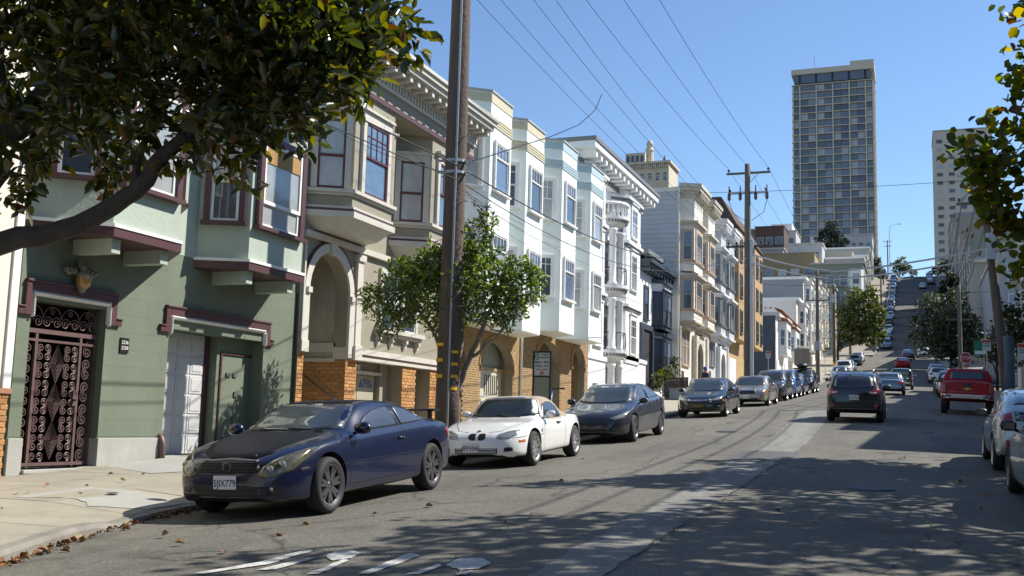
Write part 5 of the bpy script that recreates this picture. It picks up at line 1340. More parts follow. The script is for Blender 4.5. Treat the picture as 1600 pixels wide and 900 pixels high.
# ---------------------------------------------------------------- crossover used along the street
P_SUVG = mat('paint_graphite', (.06, .062, .068), .3, .4, var=.04, coat=1.0, dirt=.08)
SUV = dict(L=4.55, W=.925, fa=1.37, ra=-1.30, R=.36, tw=.235, rim_r=.25, spokes=5, rim='split', rimmat=M_RIMS, mirror=(.85, 1.12), handles=[(-.15, .98), (-.98, 1.0)], mirk=1.1, gap=.06,
    top=[(-2.275, .75), (-2.25, 1.05), (-2.15, 1.20), (-1.95, 1.45), (-1.7, 1.585), (-1.2, 1.655), (-.4, 1.68), (.2, 1.66), (.5, 1.58), (.9, 1.32), (1.18, 1.12), (1.5, 1.05), (1.95, .97), (2.15, .88), (2.24, .72), (2.275, .55)],
    belt=[(-2.275, .68), (-2.22, .95), (-2.05, 1.08), (-1.2, 1.10), (0, 1.05), (1.0, 1.03), (1.5, .985), (1.9, .90), (2.15, .76), (2.24, .62), (2.275, .50)],
    sill=[(-2.275, .46), (-2.1, .36), (-1.8, .30), (0, .25), (1.8, .26), (2.1, .29), (2.275, .36)],
    plan=[(-2.275, .78), (-2.2, .88), (-1.95, .955), (-1.3, 1.0), (0, .98), (1.3, .99), (1.75, .96), (2.05, .86), (2.2, .72), (2.275, .55)], tum=1.03,
    patches=[('windshield', M_CARGL, 'T', [(1.20, 0), (1.17, .4), (1.06, .68), (.92, .73), (.6, .68), (.40, .62), (.41, 0), (.40, -.62), (.6, -.68), (.92, -.73), (1.06, -.68), (1.17, -.4)]),
             ('rear_window', M_CARGL2, 'B', [(-.62, 1.16), (0, 1.14), (.62, 1.16), (.58, 1.44), (.50, 1.53), (0, 1.55), (-.50, 1.53), (-.58, 1.44)]),
             ('side_window', M_CARGL2, 'L', [(.78, 1.10), (.48, 1.32), (.2, 1.50), (-.1, 1.545), (-.12, 1.12)]), ('side_window', M_CARGL2, 'L', [(-.18, 1.12), (-.16, 1.548), (-.9, 1.54), (-1.02, 1.16)]),
             ('quarter_window', M_CARGL2, 'L', [(-1.08, 1.17), (-.97, 1.53), (-1.45, 1.47), (-1.72, 1.30), (-1.6, 1.2)]),
             ('headlight', M_LAMP, 'F', [(.48, .76), (.64, .80), (.80, .88), (.82, .82), (.74, .74), (.55, .70)], dict(mirror=True, off=.008)), ('grille', M_GRL, 'F', [(-.42, .66), (.42, .66), (.46, .79), (-.46, .79)]), ('chrome_bar', M_CHR, 'F', [(-.44, .735), (.44, .735), (.44, .76), (-.44, .76)], dict(off=.012)),
             ('bumper_intake', M_GRL, 'F', [(-.62, .40), (.62, .40), (.56, .56), (-.56, .56)]), ('tail_light', M_TAIL, 'B', [(.46, .93), (.80, .90), (.82, 1.08), (.72, 1.12), (.48, 1.02)], dict(mirror=True, off=.01)), ('tail_light_side', M_TAIL, 'L', [(-2.18, .92), (-1.95, 1.0), (-1.92, 1.09), (-2.12, 1.09)], dict(off=.009)),
             ('rear_bumper', M_BLK, 'B', [(-.78, .47), (.78, .47), (.80, .64), (.60, .68), (-.60, .68), (-.80, .64)]), ('cladding', M_BLK, 'L', [(.85, .27), (-.80, .27), (-.84, .40), (.88, .40)], dict(off=.008))],
    seams=[('L', [(.95, .42), (1.0, .7), (.9, 1.03)]), ('L', [(-.15, 1.1), (-.16, .4)]), ('L', [(-.92, .42), (-1.0, .7), (-1.2, 1.1)]), ('B', [(-.78, .72), (0, .70), (.78, .72)])])
car6, b6 = make_car('crossover', 'graphite grey crossover behind the champagne saloon', SUV, P_SUVG)
plate(car6, b6, '', 2.3, .58); place(car6, -7.25, 60.2, True)
P_BLUE = paint('blue', (.03, .08, .24)); P_DBLUE = paint('dark_blue', (.012, .02, .05)); P_SILV = mat('paint_silver', (.36, .40, .42), .3, .55, var=.03, coat=1.0, dirt=.06)
P_RED = mat('paint_red', (.30, .003, .006), .4, 0, .03, .8, coat=.12, spec=.25); P_GREEN = paint('dark_green', (.03, .045, .03)); P_STEEL = mat('paint_steel_blue', (.13, .19, .25), .3, .5, var=.03, coat=1.0)
roof_rails = None
# ---------------------------------------------------------------- more cars, from the prototypes
car_copy(car6, 'mid blue crossover parked behind the graphite crossover', -7.25, 65.2, True, {P_SUVG: P_BLUE})
car_copy(car3, 'dark blue sedan parked on the left kerb near the roof box car', -7.25, 70.2, True, {P_GREY: P_DBLUE})
car7 = car_copy(car6, 'black crossover with black cargo box on its roof near the crossing', -7.2, 77.0, True, {P_SUVG: P_BLACK})
rb = MB().lathe([(0, -1.0), (.22, -.95), (.36, -.7), (.40, 0), (.38, .6), (.25, .93), (0, 1.0)], 18, axis='x'); rb.v = [(x - .3, y, 1.93 + z * .5) for x, y, z in rb.v]
rb.build('roof_box', M_BLK, car7, smooth=True)
for xx in (-.9, .3): MB().box(xx - .03, xx + .03, -.6, .6, 1.68, 1.78).build('roof_bar', M_BLK, car7)

# black crossover driving away
SUB = dict(SUV); SUB.update(L=4.47, W=.90, fa=1.33, ra=-1.33, R=.355)
car8, b8 = make_car('crossover', 'black crossover driving away up the middle of the street', SUB, P_BLACK)
for s in (-1, 1):
    MB().tube([(.3, s * .60, 1.66), (.25, s * .61, 1.73), (-.6, s * .615, 1.745), (-1.4, s * .58, 1.70), (-1.45, s * .57, 1.62)], .018, 6).build('roof_rail', M_RIMS, car8, smooth=True)
    obj('reflector', patch_mesh(b8, [(s * .60, .52), (s * .74, .52), (s * .74, .60), (s * .60, .60)], 'B', .012), M_TAIL, car8)
    obj('lamp_lens', patch_mesh(b8, [(s * .50, .965), (s * .68, .95), (s * .68, 1.0), (s * .50, 1.01)], 'B', .016), M_PLATE, car8)
plate(car8, b8, '8ZXP301', -2.2, .82, -1)
MB().tube([(-1.75, 0, 1.55), (-1.95, .3, 1.52), (-2.0, -.25, 1.2)], .008, 5).build('wiper', M_BLK, car8)
obj('exhaust', MB().tube([(-2.2, .5, .36), (-2.0, .5, .36)], .04, 8).mesh('e'), M_BLK, car8)
place(car8, -1.79, 38.3, False)

# steel-blue saloon waiting at the crossing, and traffic beyond
c9 = car_copy(car5, 'steel blue saloon driving away beyond the black crossover', -1.38, 74.2, False, {P_CHAMP: P_STEEL})
plate(c9, b5, '', -2.6, .62, -1)
BOX = dict(SUV); BOX.update(L=4.5, W=.92, tum=1.12, R=.37)
BOX['top'] = [(-2.25, .8), (-2.23, 1.3), (-2.18, 1.62), (-2.0, 1.72), (-1.2, 1.76), (.2, 1.75), (.45, 1.68), (.72, 1.35), (.9, 1.15), (1.4, 1.12), (2.0, 1.06), (2.2, .92), (2.25, .6)]
BOX['belt'] = [(-2.25, .7), (-2.2, 1.0), (-2.0, 1.1), (0, 1.09), (1.0, 1.05), (1.9, .98), (2.18, .8), (2.25, .55)]
BOX['patches'] = [('windshield', M_CARGL, 'T', [(.88, 0), (.86, .5), (.78, .72), (.5, .66), (.48, 0), (.5, -.66), (.78, -.72), (.86, -.5)]), ('rear_window', M_CARGL2, 'B', [(-.66, 1.18), (.66, 1.18), (.64, 1.58), (-.64, 1.58)]),
                  ('side_window', M_CARGL2, 'L', [(.6, 1.14), (.42, 1.55), (-.5, 1.6), (-.5, 1.14)]), ('side_window', M_CARGL2, 'L', [(-.56, 1.14), (-.56, 1.6), (-1.85, 1.6), (-1.9, 1.16)]),
                  ('tail_light', M_TAIL, 'B', [(.72, .82), (.86, .82), (.86, 1.08), (.72, 1.08)], dict(mirror=True)), ('rear_bumper', M_RIMS, 'B', [(-.85, .48), (.85, .48), (.86, .64), (-.86, .64)]), ('headlight', M_LAMP, 'F', [(.5, .8), (.8, .8), (.8, .95), (.5, .95)], dict(mirror=True)), ('grille', M_GRL, 'F', [(-.45, .7), (.45, .7), (.45, .92), (-.45, .92)])]
car10, b10 = make_car('offroader', 'dark green boxy off-road car with chrome bumper ahead of the steel blue saloon', BOX, P_GREEN)
place(car10, -.82, 94.0, False)
car_copy(car3, 'small red car driving away beyond the dark green off-roader', -1.05, 141, False, {P_GREY: P_RED})
car_copy(car3, 'dark sedan crossing the far junction at the foot of the hill', -.45, 165, False, {P_GREY: P_DBLUE})
car_copy(car6, 'white crossover beside the dark sedan at the far junction', 1.7, 171, False, {P_SUVG: P_WHITE})
car_copy(car6, 'white car waiting in the side street behind the black crossover', -11.0, 101.0, False, {P_SUVG: P_WHITE}, yaw=1.35)
car_copy(car3, 'pale silver car driving on the steep hill', 3.0, 290, False, {P_GREY: P_SILV})

# red pickup pulling out on the right
PK = dict(L=5.85, W=1.0, fa=1.95, ra=-1.70, R=.40, tw=.27, rim_r=.26, spokes=6, rim='plain', rimmat=M_RIMS, mirror=(1.0, 1.32), handles=[(.15, 1.12), (-.75, 1.12)], mirk=1.35, gap=.07, mirmat=M_BLK, steer=.0,
    top=[(-2.925, .9), (-2.91, 1.22), (-2.88, 1.34), (-2.5, 1.35), (-1.12, 1.355), (-1.05, 1.5), (-.98, 1.78), (-.8, 1.84), (.2, 1.86), (.6, 1.80), (.95, 1.55), (1.3, 1.30), (1.7, 1.24), (2.5, 1.20), (2.78, 1.12), (2.88, .95), (2.925, .7)],
    belt=[(-2.925, .84), (-2.9, 1.15), (-2.8, 1.26), (-1.0, 1.25), (.5, 1.23), (1.4, 1.2), (2.4, 1.14), (2.8, 1.0), (2.89, .85), (2.925, .64)],
    sill=[(-2.925, .66), (-2.6, .58), (-1.9, .50), (0, .46), (1.9, .46), (2.6, .48), (2.925, .52)],
    plan=[(-2.925, .93), (-2.88, .97), (-2.6, .985), (0, .985), (1.9, .99), (2.5, .96), (2.8, .88), (2.9, .78), (2.925, .7)], tum=1.08,
    patches=[('rear_window', M_CARGL2, 'B', [(-.68, 1.42), (.68, 1.42), (.62, 1.72), (-.62, 1.72)]), ('windshield', M_CARGL, 'T', [(1.32, 0), (1.28, .5), (1.12, .76), (.8, .74), (.62, .68), (.64, 0), (.62, -.68), (.8, -.74), (1.12, -.76), (1.28, -.5)]),
             ('side_window', M_CARGL2, 'L', [(1.0, 1.30), (.7, 1.52), (.45, 1.72), (-.02, 1.76), (-.05, 1.30)]), ('side_window', M_CARGL2, 'L', [(-.12, 1.30), (-.1, 1.76), (-.85, 1.74), (-.95, 1.32)]),
             ('tail_light', M_TAIL, 'B', [(.80, .86), (.94, .86), (.94, 1.24), (.80, 1.24)], dict(mirror=True, off=.012)), ('rear_bumper', M_CHR, 'B', [(-.94, .66), (.94, .66), (.95, .82), (-.95, .82)], dict(off=.03)),
             ('tailgate_handle', M_BLK, 'B', [(-.13, 1.14), (.13, 1.14), (.13, 1.26), (-.13, 1.26)], dict(off=.012)), ('headlight', M_LAMP, 'F', [(.6, .8), (.9, .8), (.9, 1.05), (.6, 1.05)], dict(mirror=True)), ('grille', M_GRL, 'F', [(-.55, .72), (.55, .72), (.55, 1.05), (-.55, 1.05)])],
    seams=[('B', [(-.78, .86), (-.78, 1.30)], .012), ('B', [(.78, .86), (.78, 1.30)], .012), ('L', [(1.15, .5), (1.15, 1.22)]), ('L', [(-.08, .5), (-.08, 1.28)]), ('L', [(-1.05, .5), (-1.05, 1.3)], .02)])
car11, b11 = make_car('pickup_truck', 'red pickup truck with gold tailgate emblem parked on the right side', PK, P_RED)
hx = b11.ray_cast(Vector((-5, 0, 1.06)), Vector((1, 0, 0)))[0].x - .014
MB().extr([(-.15, -.022), (-.05, -.022), (-.035, -.055), (.06, -.055), (.05, -.022), (.15, -.022), (.135, .022), (.05, .022), (.035, .055), (-.06, .055), (-.045, .022), (-.135, .022)], 'x', hx - .012, hx + .012).build('emblem', mat('gold_emblem', (.55, .38, .08), .3, .7), car11, loc=(0, 0, 1.05))
plate(car11, b11, '', -2.9, .745, -1)
for s in (-1, 1): MB().tube([(-.9, s * .62, 1.84), (-.9, s * .62, 1.90), (.4, s * .62, 1.91), (.45, s * .62, 1.86)], .02, 6).build('roof_rail', M_BLK, car11)
lt = lettering('SILVERADO', .07, M_RIMS, car11, (hx - .004, .52, .90), (pi / 2, 0, -pi / 2), name='tailgate_text')
place(car11, 2.15, 48.6, False, yaw=.05)

# silver hatchback and silver sedan at the right edge
HB = dict(SUV); HB.update(L=4.46, W=.875, fa=1.33, ra=-1.37, R=.315, tw=.20, rim_r=.21, rim='plain', spokes=5, mirror=(.92, .98), mirk=1.0, tum=1.0,
    top=[(-2.23, .70), (-2.21, 1.0), (-2.12, 1.12), (-1.9, 1.22), (-1.4, 1.37), (-.7, 1.47), (-.1, 1.495), (.35, 1.44), (.8, 1.22), (1.3, .98), (1.6, .90), (2.0, .77), (2.15, .65), (2.23, .45)],
    belt=[(-2.23, .62), (-2.16, .90), (-1.9, .99), (-1.0, .98), (0, .93), (.8, .89), (1.4, .82), (1.9, .70), (2.14, .55), (2.23, .40)],
    sill=[(-2.23, .40), (-2.0, .28), (0, .19), (1.8, .19), (2.23, .26)], handles=[(-.2, .84), (-.95, .88)])
HB['patches'] = [('windshield', M_CARGL, 'T', [(1.26, 0), (1.2, .4), (1.05, .64), (.6, .62), (.42, .55), (.44, 0), (.42, -.55), (.6, -.62), (1.05, -.64), (1.2, -.4)]), ('rear_window', M_CARGL2, 'T', [(-1.0, 0), (-1.0, .5), (-1.5, .54), (-1.86, .56), (-1.9, 0), (-1.86, -.56), (-1.5, -.54), (-1.0, -.5)]),
    ('lower_rear_window', M_CARGL2, 'B', [(-.55, .94), (.55, .94), (.58, 1.10), (-.58, 1.10)]), ('side_window', M_CARGL2, 'L', [(.75, .96), (.4, 1.19), (.1, 1.33), (-.15, 1.36), (-.18, .99)]), ('side_window', M_CARGL2, 'L', [(-.24, .99), (-.21, 1.365), (-.8, 1.345), (-1.05, 1.28), (-1.0, 1.03)]), ('quarter_window', M_CARGL2, 'L', [(-1.1, 1.04), (-1.12, 1.26), (-1.4, 1.2), (-1.6, 1.1)]),
    ('tail_light', M_TAIL, 'B', [(.56, .80), (.74, .78), (.76, 1.06), (.62, 1.10)], dict(mirror=True, off=.01)), ('tail_light_side', mat('clear_lamp', (.45, .30, .24), .15, coat=1), 'L', [(-2.16, .80), (-1.98, .86), (-1.86, 1.06), (-2.08, 1.04)], dict(off=.009)), ('reflector', M_TAIL, 'B', [(.62, .38), (.70, .38), (.70, .60), (.62, .60)], dict(mirror=True, off=.01)), ('headlight', M_LAMP, 'F', [(.45, .6), (.7, .65), (.75, .75), (.5, .66)], dict(mirror=True))]
HB['seams'] = [('L', [(.9, .3), (.93, .6), (.85, .9)]), ('L', [(-.21, .97), (-.22, .3)]), ('L', [(-.95, .3), (-1.05, .6), (-1.3, 1.0)]), ('L', [(-1.75, .6), (-2.1, .6)])]
P_PRIUS = mat('paint_silver_green', (.40, .45, .45), .32, .45, var=.03, coat=1.0, dirt=.05)
HB['mirmat'] = M_BLK
car12, b12 = make_car('hatchback', 'silver green hatchback parked on the right behind the red pickup', HB, P_PRIUS)
place(car12, 2.2, 22.75, False)
cz = car_copy(car3, 'silver sedan cut off by the right edge of the picture', 2.2, 15.85, False, {P_GREY: P_SILV})
for ch in cz.children:
    if ch.name.startswith('door_mirror'): ch.material_slots[0].material = M_BLK
# right-hand row up the street
for lab, y, src, sw_ in (('light silver sedan parked ahead of the red pickup', 72, car3, {P_GREY: P_SILV}), ('dark blue crossover on the right before the crossing', 79, car6, {P_SUVG: P_DBLUE}), ('black sedan on the right before the crossing', 85.5, car3, {P_GREY: P_BLACK}),
                         ('white crossover on the right beyond the crossing', 114, car6, {P_SUVG: P_WHITE}), ('silver crossover on the right farther beyond the crossing', 121, car6, {P_SUVG: P_SILV})):
    car_copy(src, lab, 2.4, y, False, sw_)
# left-hand row beyond the crossing
for lab, y, src, sw_ in (('silver sedan parked left just past the crossing', 118, car3, {P_GREY: P_SILV}), ('white boxy car parked left past the crossing', 126, car10, {P_GREEN: P_WHITE}), ('silver blue sedan parked left past the white boxy car', 133, car3, {P_GREY: P_STEEL}), ('black sedan parked under the green street tree', 150, car3, {P_GREY: P_BLACK}), ('white sedan parked left near the far junction', 158, car3, {P_GREY: P_WHITE})):
    car_copy(src, lab, -7.2, y, True, sw_)
# cars on the steep hill: nose to kerb, seen end on
hill = [P_STEEL, P_BLACK, P_WHITE, P_DBLUE, P_SILV, P_DBLUE, P_BLACK, P_WHITE, P_BLACK, P_SILV, P_STEEL, P_DBLUE, P_GREY]
for i, pm in enumerate(hill):
    yy = 196 + i * 9.6
    src, key = ((car3, P_GREY) if i % 3 else (car6, P_SUVG))
    car_copy(src, '%s car, %s from the bottom of the row up the steep hill' % (['steel blue', 'black', 'white', 'dark blue', 'silver', 'dark blue', 'black', 'white', 'black', 'silver', 'steel blue', 'dark blue', 'grey'][i], ['first', 'second', 'third', 'fourth', 'fifth', 'sixth', 'seventh', 'eighth', 'ninth', 'tenth', 'eleventh', 'twelfth', 'last'][i]), kl(yy) + 1.4, yy, i % 2 == 0, {key: pm}, group='cars parked up the left side of the steep hill')
for i, pm in enumerate((P_BLACK, P_SILV, P_DBLUE)):
    car_copy(car3, '%s car parked on the right side at the top of the hill' % ['black', 'silver', 'dark blue'][i], kr(310) - 1.3, 300 + i * 9, False, {P_GREY: pm}, group='cars parked at the right near the hilltop')
# ================================================================== second block, hill houses, towers
def rowhouse(name, label, ya, yb, zb, ztop, body, trim, casing=M_WHITE, bays=(), floors=2, depth=14, side=None, x=FL, roof=None, cat='house'):
    H = house(name, label, x, ya, zb, cat=cat)
    part(MB().box(-depth, 0, ya + .05, yb, zb - .6, ztop), 'wall', body, H)
    if side: part(MB().box(-depth, -.02, ya, ya + .048, zb - .6, ztop), 'side_wall', side, H)
    fh = (ztop - zb - .6) / (floors + 1)
    z1 = zb + fh
    for (a, b) in bays:
        part(bay(MB(), a, b, .8, .45, z1, ztop - .3), 'bay', body, H)
        part(bay(MB(), a, b, .8, .45, z1 - .25, z1, .06), 'bay_base', trim, H)
        part(bay(MB(), a, b, .8, .45, ztop - .3, ztop, .15), 'bay_cornice', trim, H)
        for f in range(floors):
            z = z1 + f * fh + .75; w = (b - a - .9) * .6
            baywin(H, a, b, .8, .45, z, w, fh * .56, 0, casing=casing, glass=R.choice([(0, 4), (1, 1), (0, 0)]))
            baywin(H, a, b, .8, .45, z, .5, fh * .56, -1, casing=casing, glass=R.choice([(0, 4), (4, 4), (0, 0)]))
            if f: part(bay(MB(), a, b, .8, .45, z1 + f * fh - .08, z1 + f * fh + .08, .05), 'bay_band', trim, H)
    part(MB().box(-depth, .4, ya, yb, ztop, ztop + .35), 'cornice', trim, H)
    n = max(2, int((yb - ya) / 3))
    for k in range(n):
        yy = ya + (yb - ya) * (k + .5) / n
        if k % 2: window(H, (0, yy, zb + .9), 1.0, 1.5, 0, casing=casing)
        else:
            gdoor = part(MB().box(0, .06, yy - 1.1, yy + 1.1, zb - .3, zb + 2.2), 'garage_door', M_WHITE, H)
            for j in range(4):
                o = part(MB().box(.06, .075, yy - 1.05, yy + 1.05, zb - .2 + j * .58, zb + .34 + j * .58), 'door_panel', M_WHITE, H); o.parent = gdoor
    return H
M_BG = mat('slate_blue_paint', (.12, .145, .19), .7, var=.08, scale=.5)
M_GS = mat('grey_shingle', (.30, .31, .32), .8, var=.12, scale=.8, streak=8)
M_TILE = mat('clay_tile', (.38, .13, .06), .8, var=.3, scale=4, rnd=.2)
J = rowhouse('tile_roof_house', 'white house with slate blue side wall and red clay tile roof edge past the crossing', 108.2, 128.5, 6.6, 13.2, M_WHITE, M_WHITE, bays=((110.5, 115.5), (119.5, 124.5)), floors=1, side=M_BG)
for k in range(14):
    t = MB().lathe([(.16, -.45), (.16, .45)], 8, axis='y', a0=-.1, a1=pi + .1); t.v = [(-6.4 + k * .46 + z, 108.3 + y, 13.9 + x * .8) for z, y, x in [(v[2], v[1], v[0]) for v in t.v]]
    part(t, 'roof_tile', M_TILE, J)
for k in range(42):
    t = MB().lathe([(.16, -.5), (.16, .35)], 8, axis='x', a0=-.1, a1=pi + .1); t.v = [(.35 + x * .9, 108.4 + k * .47 + y, 13.75 - x * .35 + z * .8) for x, y, z in t.v]
    part(t, 'roof_tile', M_TILE, J)
for (a, b) in ((110.4, 115.6), (119.4, 124.6)): part(MB().add([(0, a + .1, 13.5), (1.0, a + .1, 12.95), (1.0, b - .1, 12.95), (0, b - .1, 13.5), (0, a + .1, 12.85), (.95, a + .1, 12.85), (.95, b - .1, 12.85), (0, b - .1, 12.85)], [(0, 1, 2, 3), (4, 7, 6, 5), (0, 4, 5, 1), (1, 5, 6, 2), (2, 6, 7, 3), (3, 7, 4, 0)]), 'bay_hood', M_TILE, J)
rowhouse('cream_row_house', 'narrow cream house with bracketed cornice beside the tile roofed house', 128.6, 137.5, 8.4, 17.2, M_CRM, M_WHITE, bays=((131, 135.5),), floors=2)
L1 = rowhouse('grey_flats', 'tall grey shingled flats with a blank side wall and white bays', 137.6, 149.5, 9.6, 21.0, M_CRM, M_WHITE, bays=((139, 142.8), (144.6, 148.4)), floors=3, side=M_GS, depth=24, cat='building')
rowhouse('cream_bay_flats', 'cream bay fronted flats beyond the grey shingled flats', 149.6, 160.0, 11.0, 22.5, M_CRM, M_CRM2, bays=((151, 154.5), (155.8, 159.2)), floors=3, cat='building')
rowhouse('buff_bay_flats', 'buff bay fronted flats at the far junction corner', 160.1, 171.0, 12.2, 23.6, mat('buff_stucco', (.58, .54, .42), .7), M_CRM2, bays=((161.5, 165), (166.5, 170)), floors=3, cat='building')

M_FTR = mat('far_trim', (.52, .515, .49), .65, var=.06, dirt=.1)
def fblock(name, label, x0, x1, yf, depth, z0, z1, m, rows, cols, ww=1.1, wh=1.4, trim=M_FTR, zfirst=None, cat='house', side=0, gl=((0, 0), (0, 4), (1, 0)), cornice=.3, split=.5, wc=None, hf=None, par=True):
    """a building whose seen face looks down the hill towards the camera; +X side is the street side"""
    o = thing(name, label, cat, (x0, yf, z0), -pi / 2)
    Wd, Ht = x1 - x0, z1 - z0
    MB().box(-depth, 0, 0, Wd, -3, Ht).build('wall', m, o)
    if cornice: MB().box(-depth - .1, cornice, -.2, Wd + cornice, Ht, Ht + cornice).build('cornice', trim, o)
    zf = zfirst if zfirst is not None else .9
    fh = hf or (Ht - zf - .6) / max(rows, 1)
    for i in range(rows):
        for j in range(cols):
            window(o, (0, Wd * (j + .5) / cols, zf + i * fh), ww, wh, 0, casing=wc or trim, glass=R.choice(gl), local=True, split=split)
        for j in range(side):
            window(o, (-depth * (j + .5) / side, Wd, zf + i * fh), ww, wh, pi / 2, casing=wc or trim, glass=R.choice(gl), local=True, split=split)
    return o
M_GG = mat('grey_green_paint', (.27, .30, .24), .7, var=.06)
M_YEL = mat('mustard_stucco', (.36, .28, .15), .75, var=.08)
N_ = fblock('green_grey_flats', 'grey green flats with white trimmed windows above the grey shingled roof', -17.2, -7.9, 200, 14, 17, 32.4, M_GG, 4, 4, 1.3, 1.9, cat='building', side=3)
for zz in (20.2, 27.2):
    nb = MB().extr([(0, 6.6), (.9, 7.1), (.9, 8.9), (0, 9.3)], 'z', zz - 17 if False else zz - 17, zz - 17 + 4.2); nb.build('bay', M_WHITE, N_)
    window(N_, (.9, 8.0, zz - 17 + 1.3), 1.2, 2.0, 0, local=True)
fblock('mustard_flats', 'mustard brown modern block with wide windows behind the grey shingled roof', -27.5, -17.5, 212, 14, 20, 36.6, M_YEL, 4, 4, 1.6, 1.3, trim=M_YEL, cat='building', gl=((0, 0), (3, 3), (4, 0)), cornice=.15, split=0)
fblock('red_brown_block', 'dark red brown block with glassy upper floor near the mustard flats', -33.5, -27.0, 245, 10, 36, 48.6, mat('red_brown', (.10, .05, .04), .7), 3, 3, 1.7, 1.8, trim=M_DARK, cat='building', cornice=.1, split=0, gl=((0, 0), (4, 4)))
P_ = fblock('white_modern_house', 'white modern hillside house with banded windows and setback top floor', -34.0, -26.8, 270, 12, 42, 52.0, M_FTR, 3, 2, 2.6, 1.7, cat='house', split=0, gl=((0, 0), (4, 4)), cornice=.2)
MB().box(-10, -2.5, .8, 6.0, 10, 12.4).build('upper_floor', M_WHITE, P_); window(P_, (-2.5, 3.2, 10.3), 2.4, 1.4, 0, local=True, split=0)
fblock('grey_hill_house', 'grey shingled hill house left of the white modern house', -40.5, -34.2, 275, 10, 42, 53.6, mat('brown_grey_shingle', (.20, .18, .16), .8), 3, 2, 1.6, 1.6, cat='house')
fblock('low_white_house', 'low pale house with three windows above the mustard flats', -25.5, -18.2, 240, 8, 34, 43.2, mat('pale_blue_white', (.50, .51, .52), .7), 3, 3, 1.2, 1.5, cat='house')
fblock('corner_white_house', 'white house with bay windows to the left of the dark cypress', -28.5, -24.6, 330, 10, 46, 61.0, M_WH, 4, 2, 1.1, 1.8, cat='house')
fblock('pale_hill_flats', 'pale flats with bay windows at the foot of the tall tower', -19.2, -10.6, 335, 14, 46, 62.0, mat('pale_grey_stucco', (.56, .57, .58), .7), 4, 4, 1.3, 1.9, cat='building', side=3)
fblock('brown_shop_house', 'low brown red house with round balcony below the cypress', -24.8, -11.8, 300, 10, 41, 50.6, mat('brown_red_stucco', (.22, .11, .07), .7), 2, 5, 1.5, 1.5, cat='house', side=2)
# ---- tall concrete and glass tower
TX0, TX1, TYF, TZ0, TZ1 = -47.6, -13.3, 470, 52, 164
M_TCON = mat('tower_concrete', (.62, .575, .47), .75, var=.06, scale=.2)
TW = thing('apartment_tower', 'tall dark glass and tan concrete apartment tower on the hilltop', 'tower', (TX0, TYF, TZ0), -pi / 2)
Wd = TX1 - TX0; D_ = 22
TG = [glassm('tower_glass_%d' % i, c, .08) for i, c in enumerate([(.11, .14, .18), (.07, .095, .13), (.18, .22, .27), (.34, .36, .38), (.05, .065, .085)])]
MB().box(-D_, -1.2, .8, Wd - .8, -4, TZ1 - TZ0 - 2).build('core_wall', mat('tower_core', (.05, .055, .065), .5), TW)
NF = 31; fh = (TZ1 - TZ0 - 10.5) / NF
slab = MB().box(-D_, .25, -.4, Wd + .4, -.16, .16).mesh('slab')
for k in range(NF + 1): obj('floor_slab', slab, M_TCON, TW, (0, 0, 2 + k * fh))
colm = MB().box(-.9, .22, -.3, .3, -4, TZ1 - TZ0 - 9).mesh('col')
XS = [0.2, 3.1, 10.2, 17.2, 24.2, 31.0, Wd - .2]
for xx in XS: obj('column', colm, M_TCON, TW, (0, xx, 0))
cols2 = MB().box(-.5, .5, -.2, .34, -4, TZ1 - TZ0 - 12).mesh('col')
for k in range(5): obj('column', cols2, M_TCON, TW, (-D_ * (k + .4) / 5, Wd, 0))
PN = {}
for k in range(NF):
    for a, b in zip(XS, XS[1:]):
        n = 1 if b - a < 4 else 2
        for q in range(n):
            w = (b - a - .84) / n; key = (round(w, 2),)
            if key not in PN: PN[key] = MB().box(-1.19, -.75, 0, w - .12, .22, fh - .24).mesh('window')
            obj('window', PN[key], R.choice([TG[0], TG[0], TG[1], TG[1], TG[4], TG[2], TG[2], TG[3]]) if R.random() > .05 else TG[3], TW, (0, a + .42 + q * w, 2 + k * fh))
sidew = MB().box(0, 0.04, 0, 0, 0, 0)
for k in range(NF): obj('side_window', PN.setdefault('s', MB().box(-D_ + 1, -1, -.8, -.4, .3, fh - .3).mesh('sw')), TG[k % 3], TW, (0, Wd, 2 + k * fh))
topz_ = TZ1 - TZ0
MB().box(-D_, .2, -.5, Wd + .5, topz_ - 3.6, topz_ - 1.2).build('parapet', M_TCON, TW)
MB().box(-D_, .1, Wd * .72, Wd + .4, topz_ - 1.2, topz_ + .6).build('roof_plant', M_TCON, TW)
for a, b in zip(XS, XS[1:]): MB().box(-1.19, -.6, a + .5, b - .5, topz_ - 7.6, topz_ - 3.7).build('penthouse_window', TG[1], TW)
MB().tube([(-6, 9, topz_ - 2), (-6, 9, topz_ + 7)], .12, 5).build('mast', M_GRT, TW)
for k in range(3): MB().box(-8, -6, 4 + k * 4, 5 + k * 4, topz_ - 1.2, topz_ - .4).build('roof_vent', M_GRT, TW)
# ---- right-hand tower
RT = fblock('beige_tower', 'beige concrete apartment tower seen behind leaves on the right', 9.6, 30.5, 430, 25, 44, 119, mat('beige_concrete', (.56, .54, .49), .75, var=.05, scale=.3), 22, 5, 2.2, 1.5, trim=mat('beige_trim', (.50, .47, .40), .7), cat='tower', cornice=.4, split=0, gl=((0, 0), (2, 2), (1, 1)), hf=3.3)
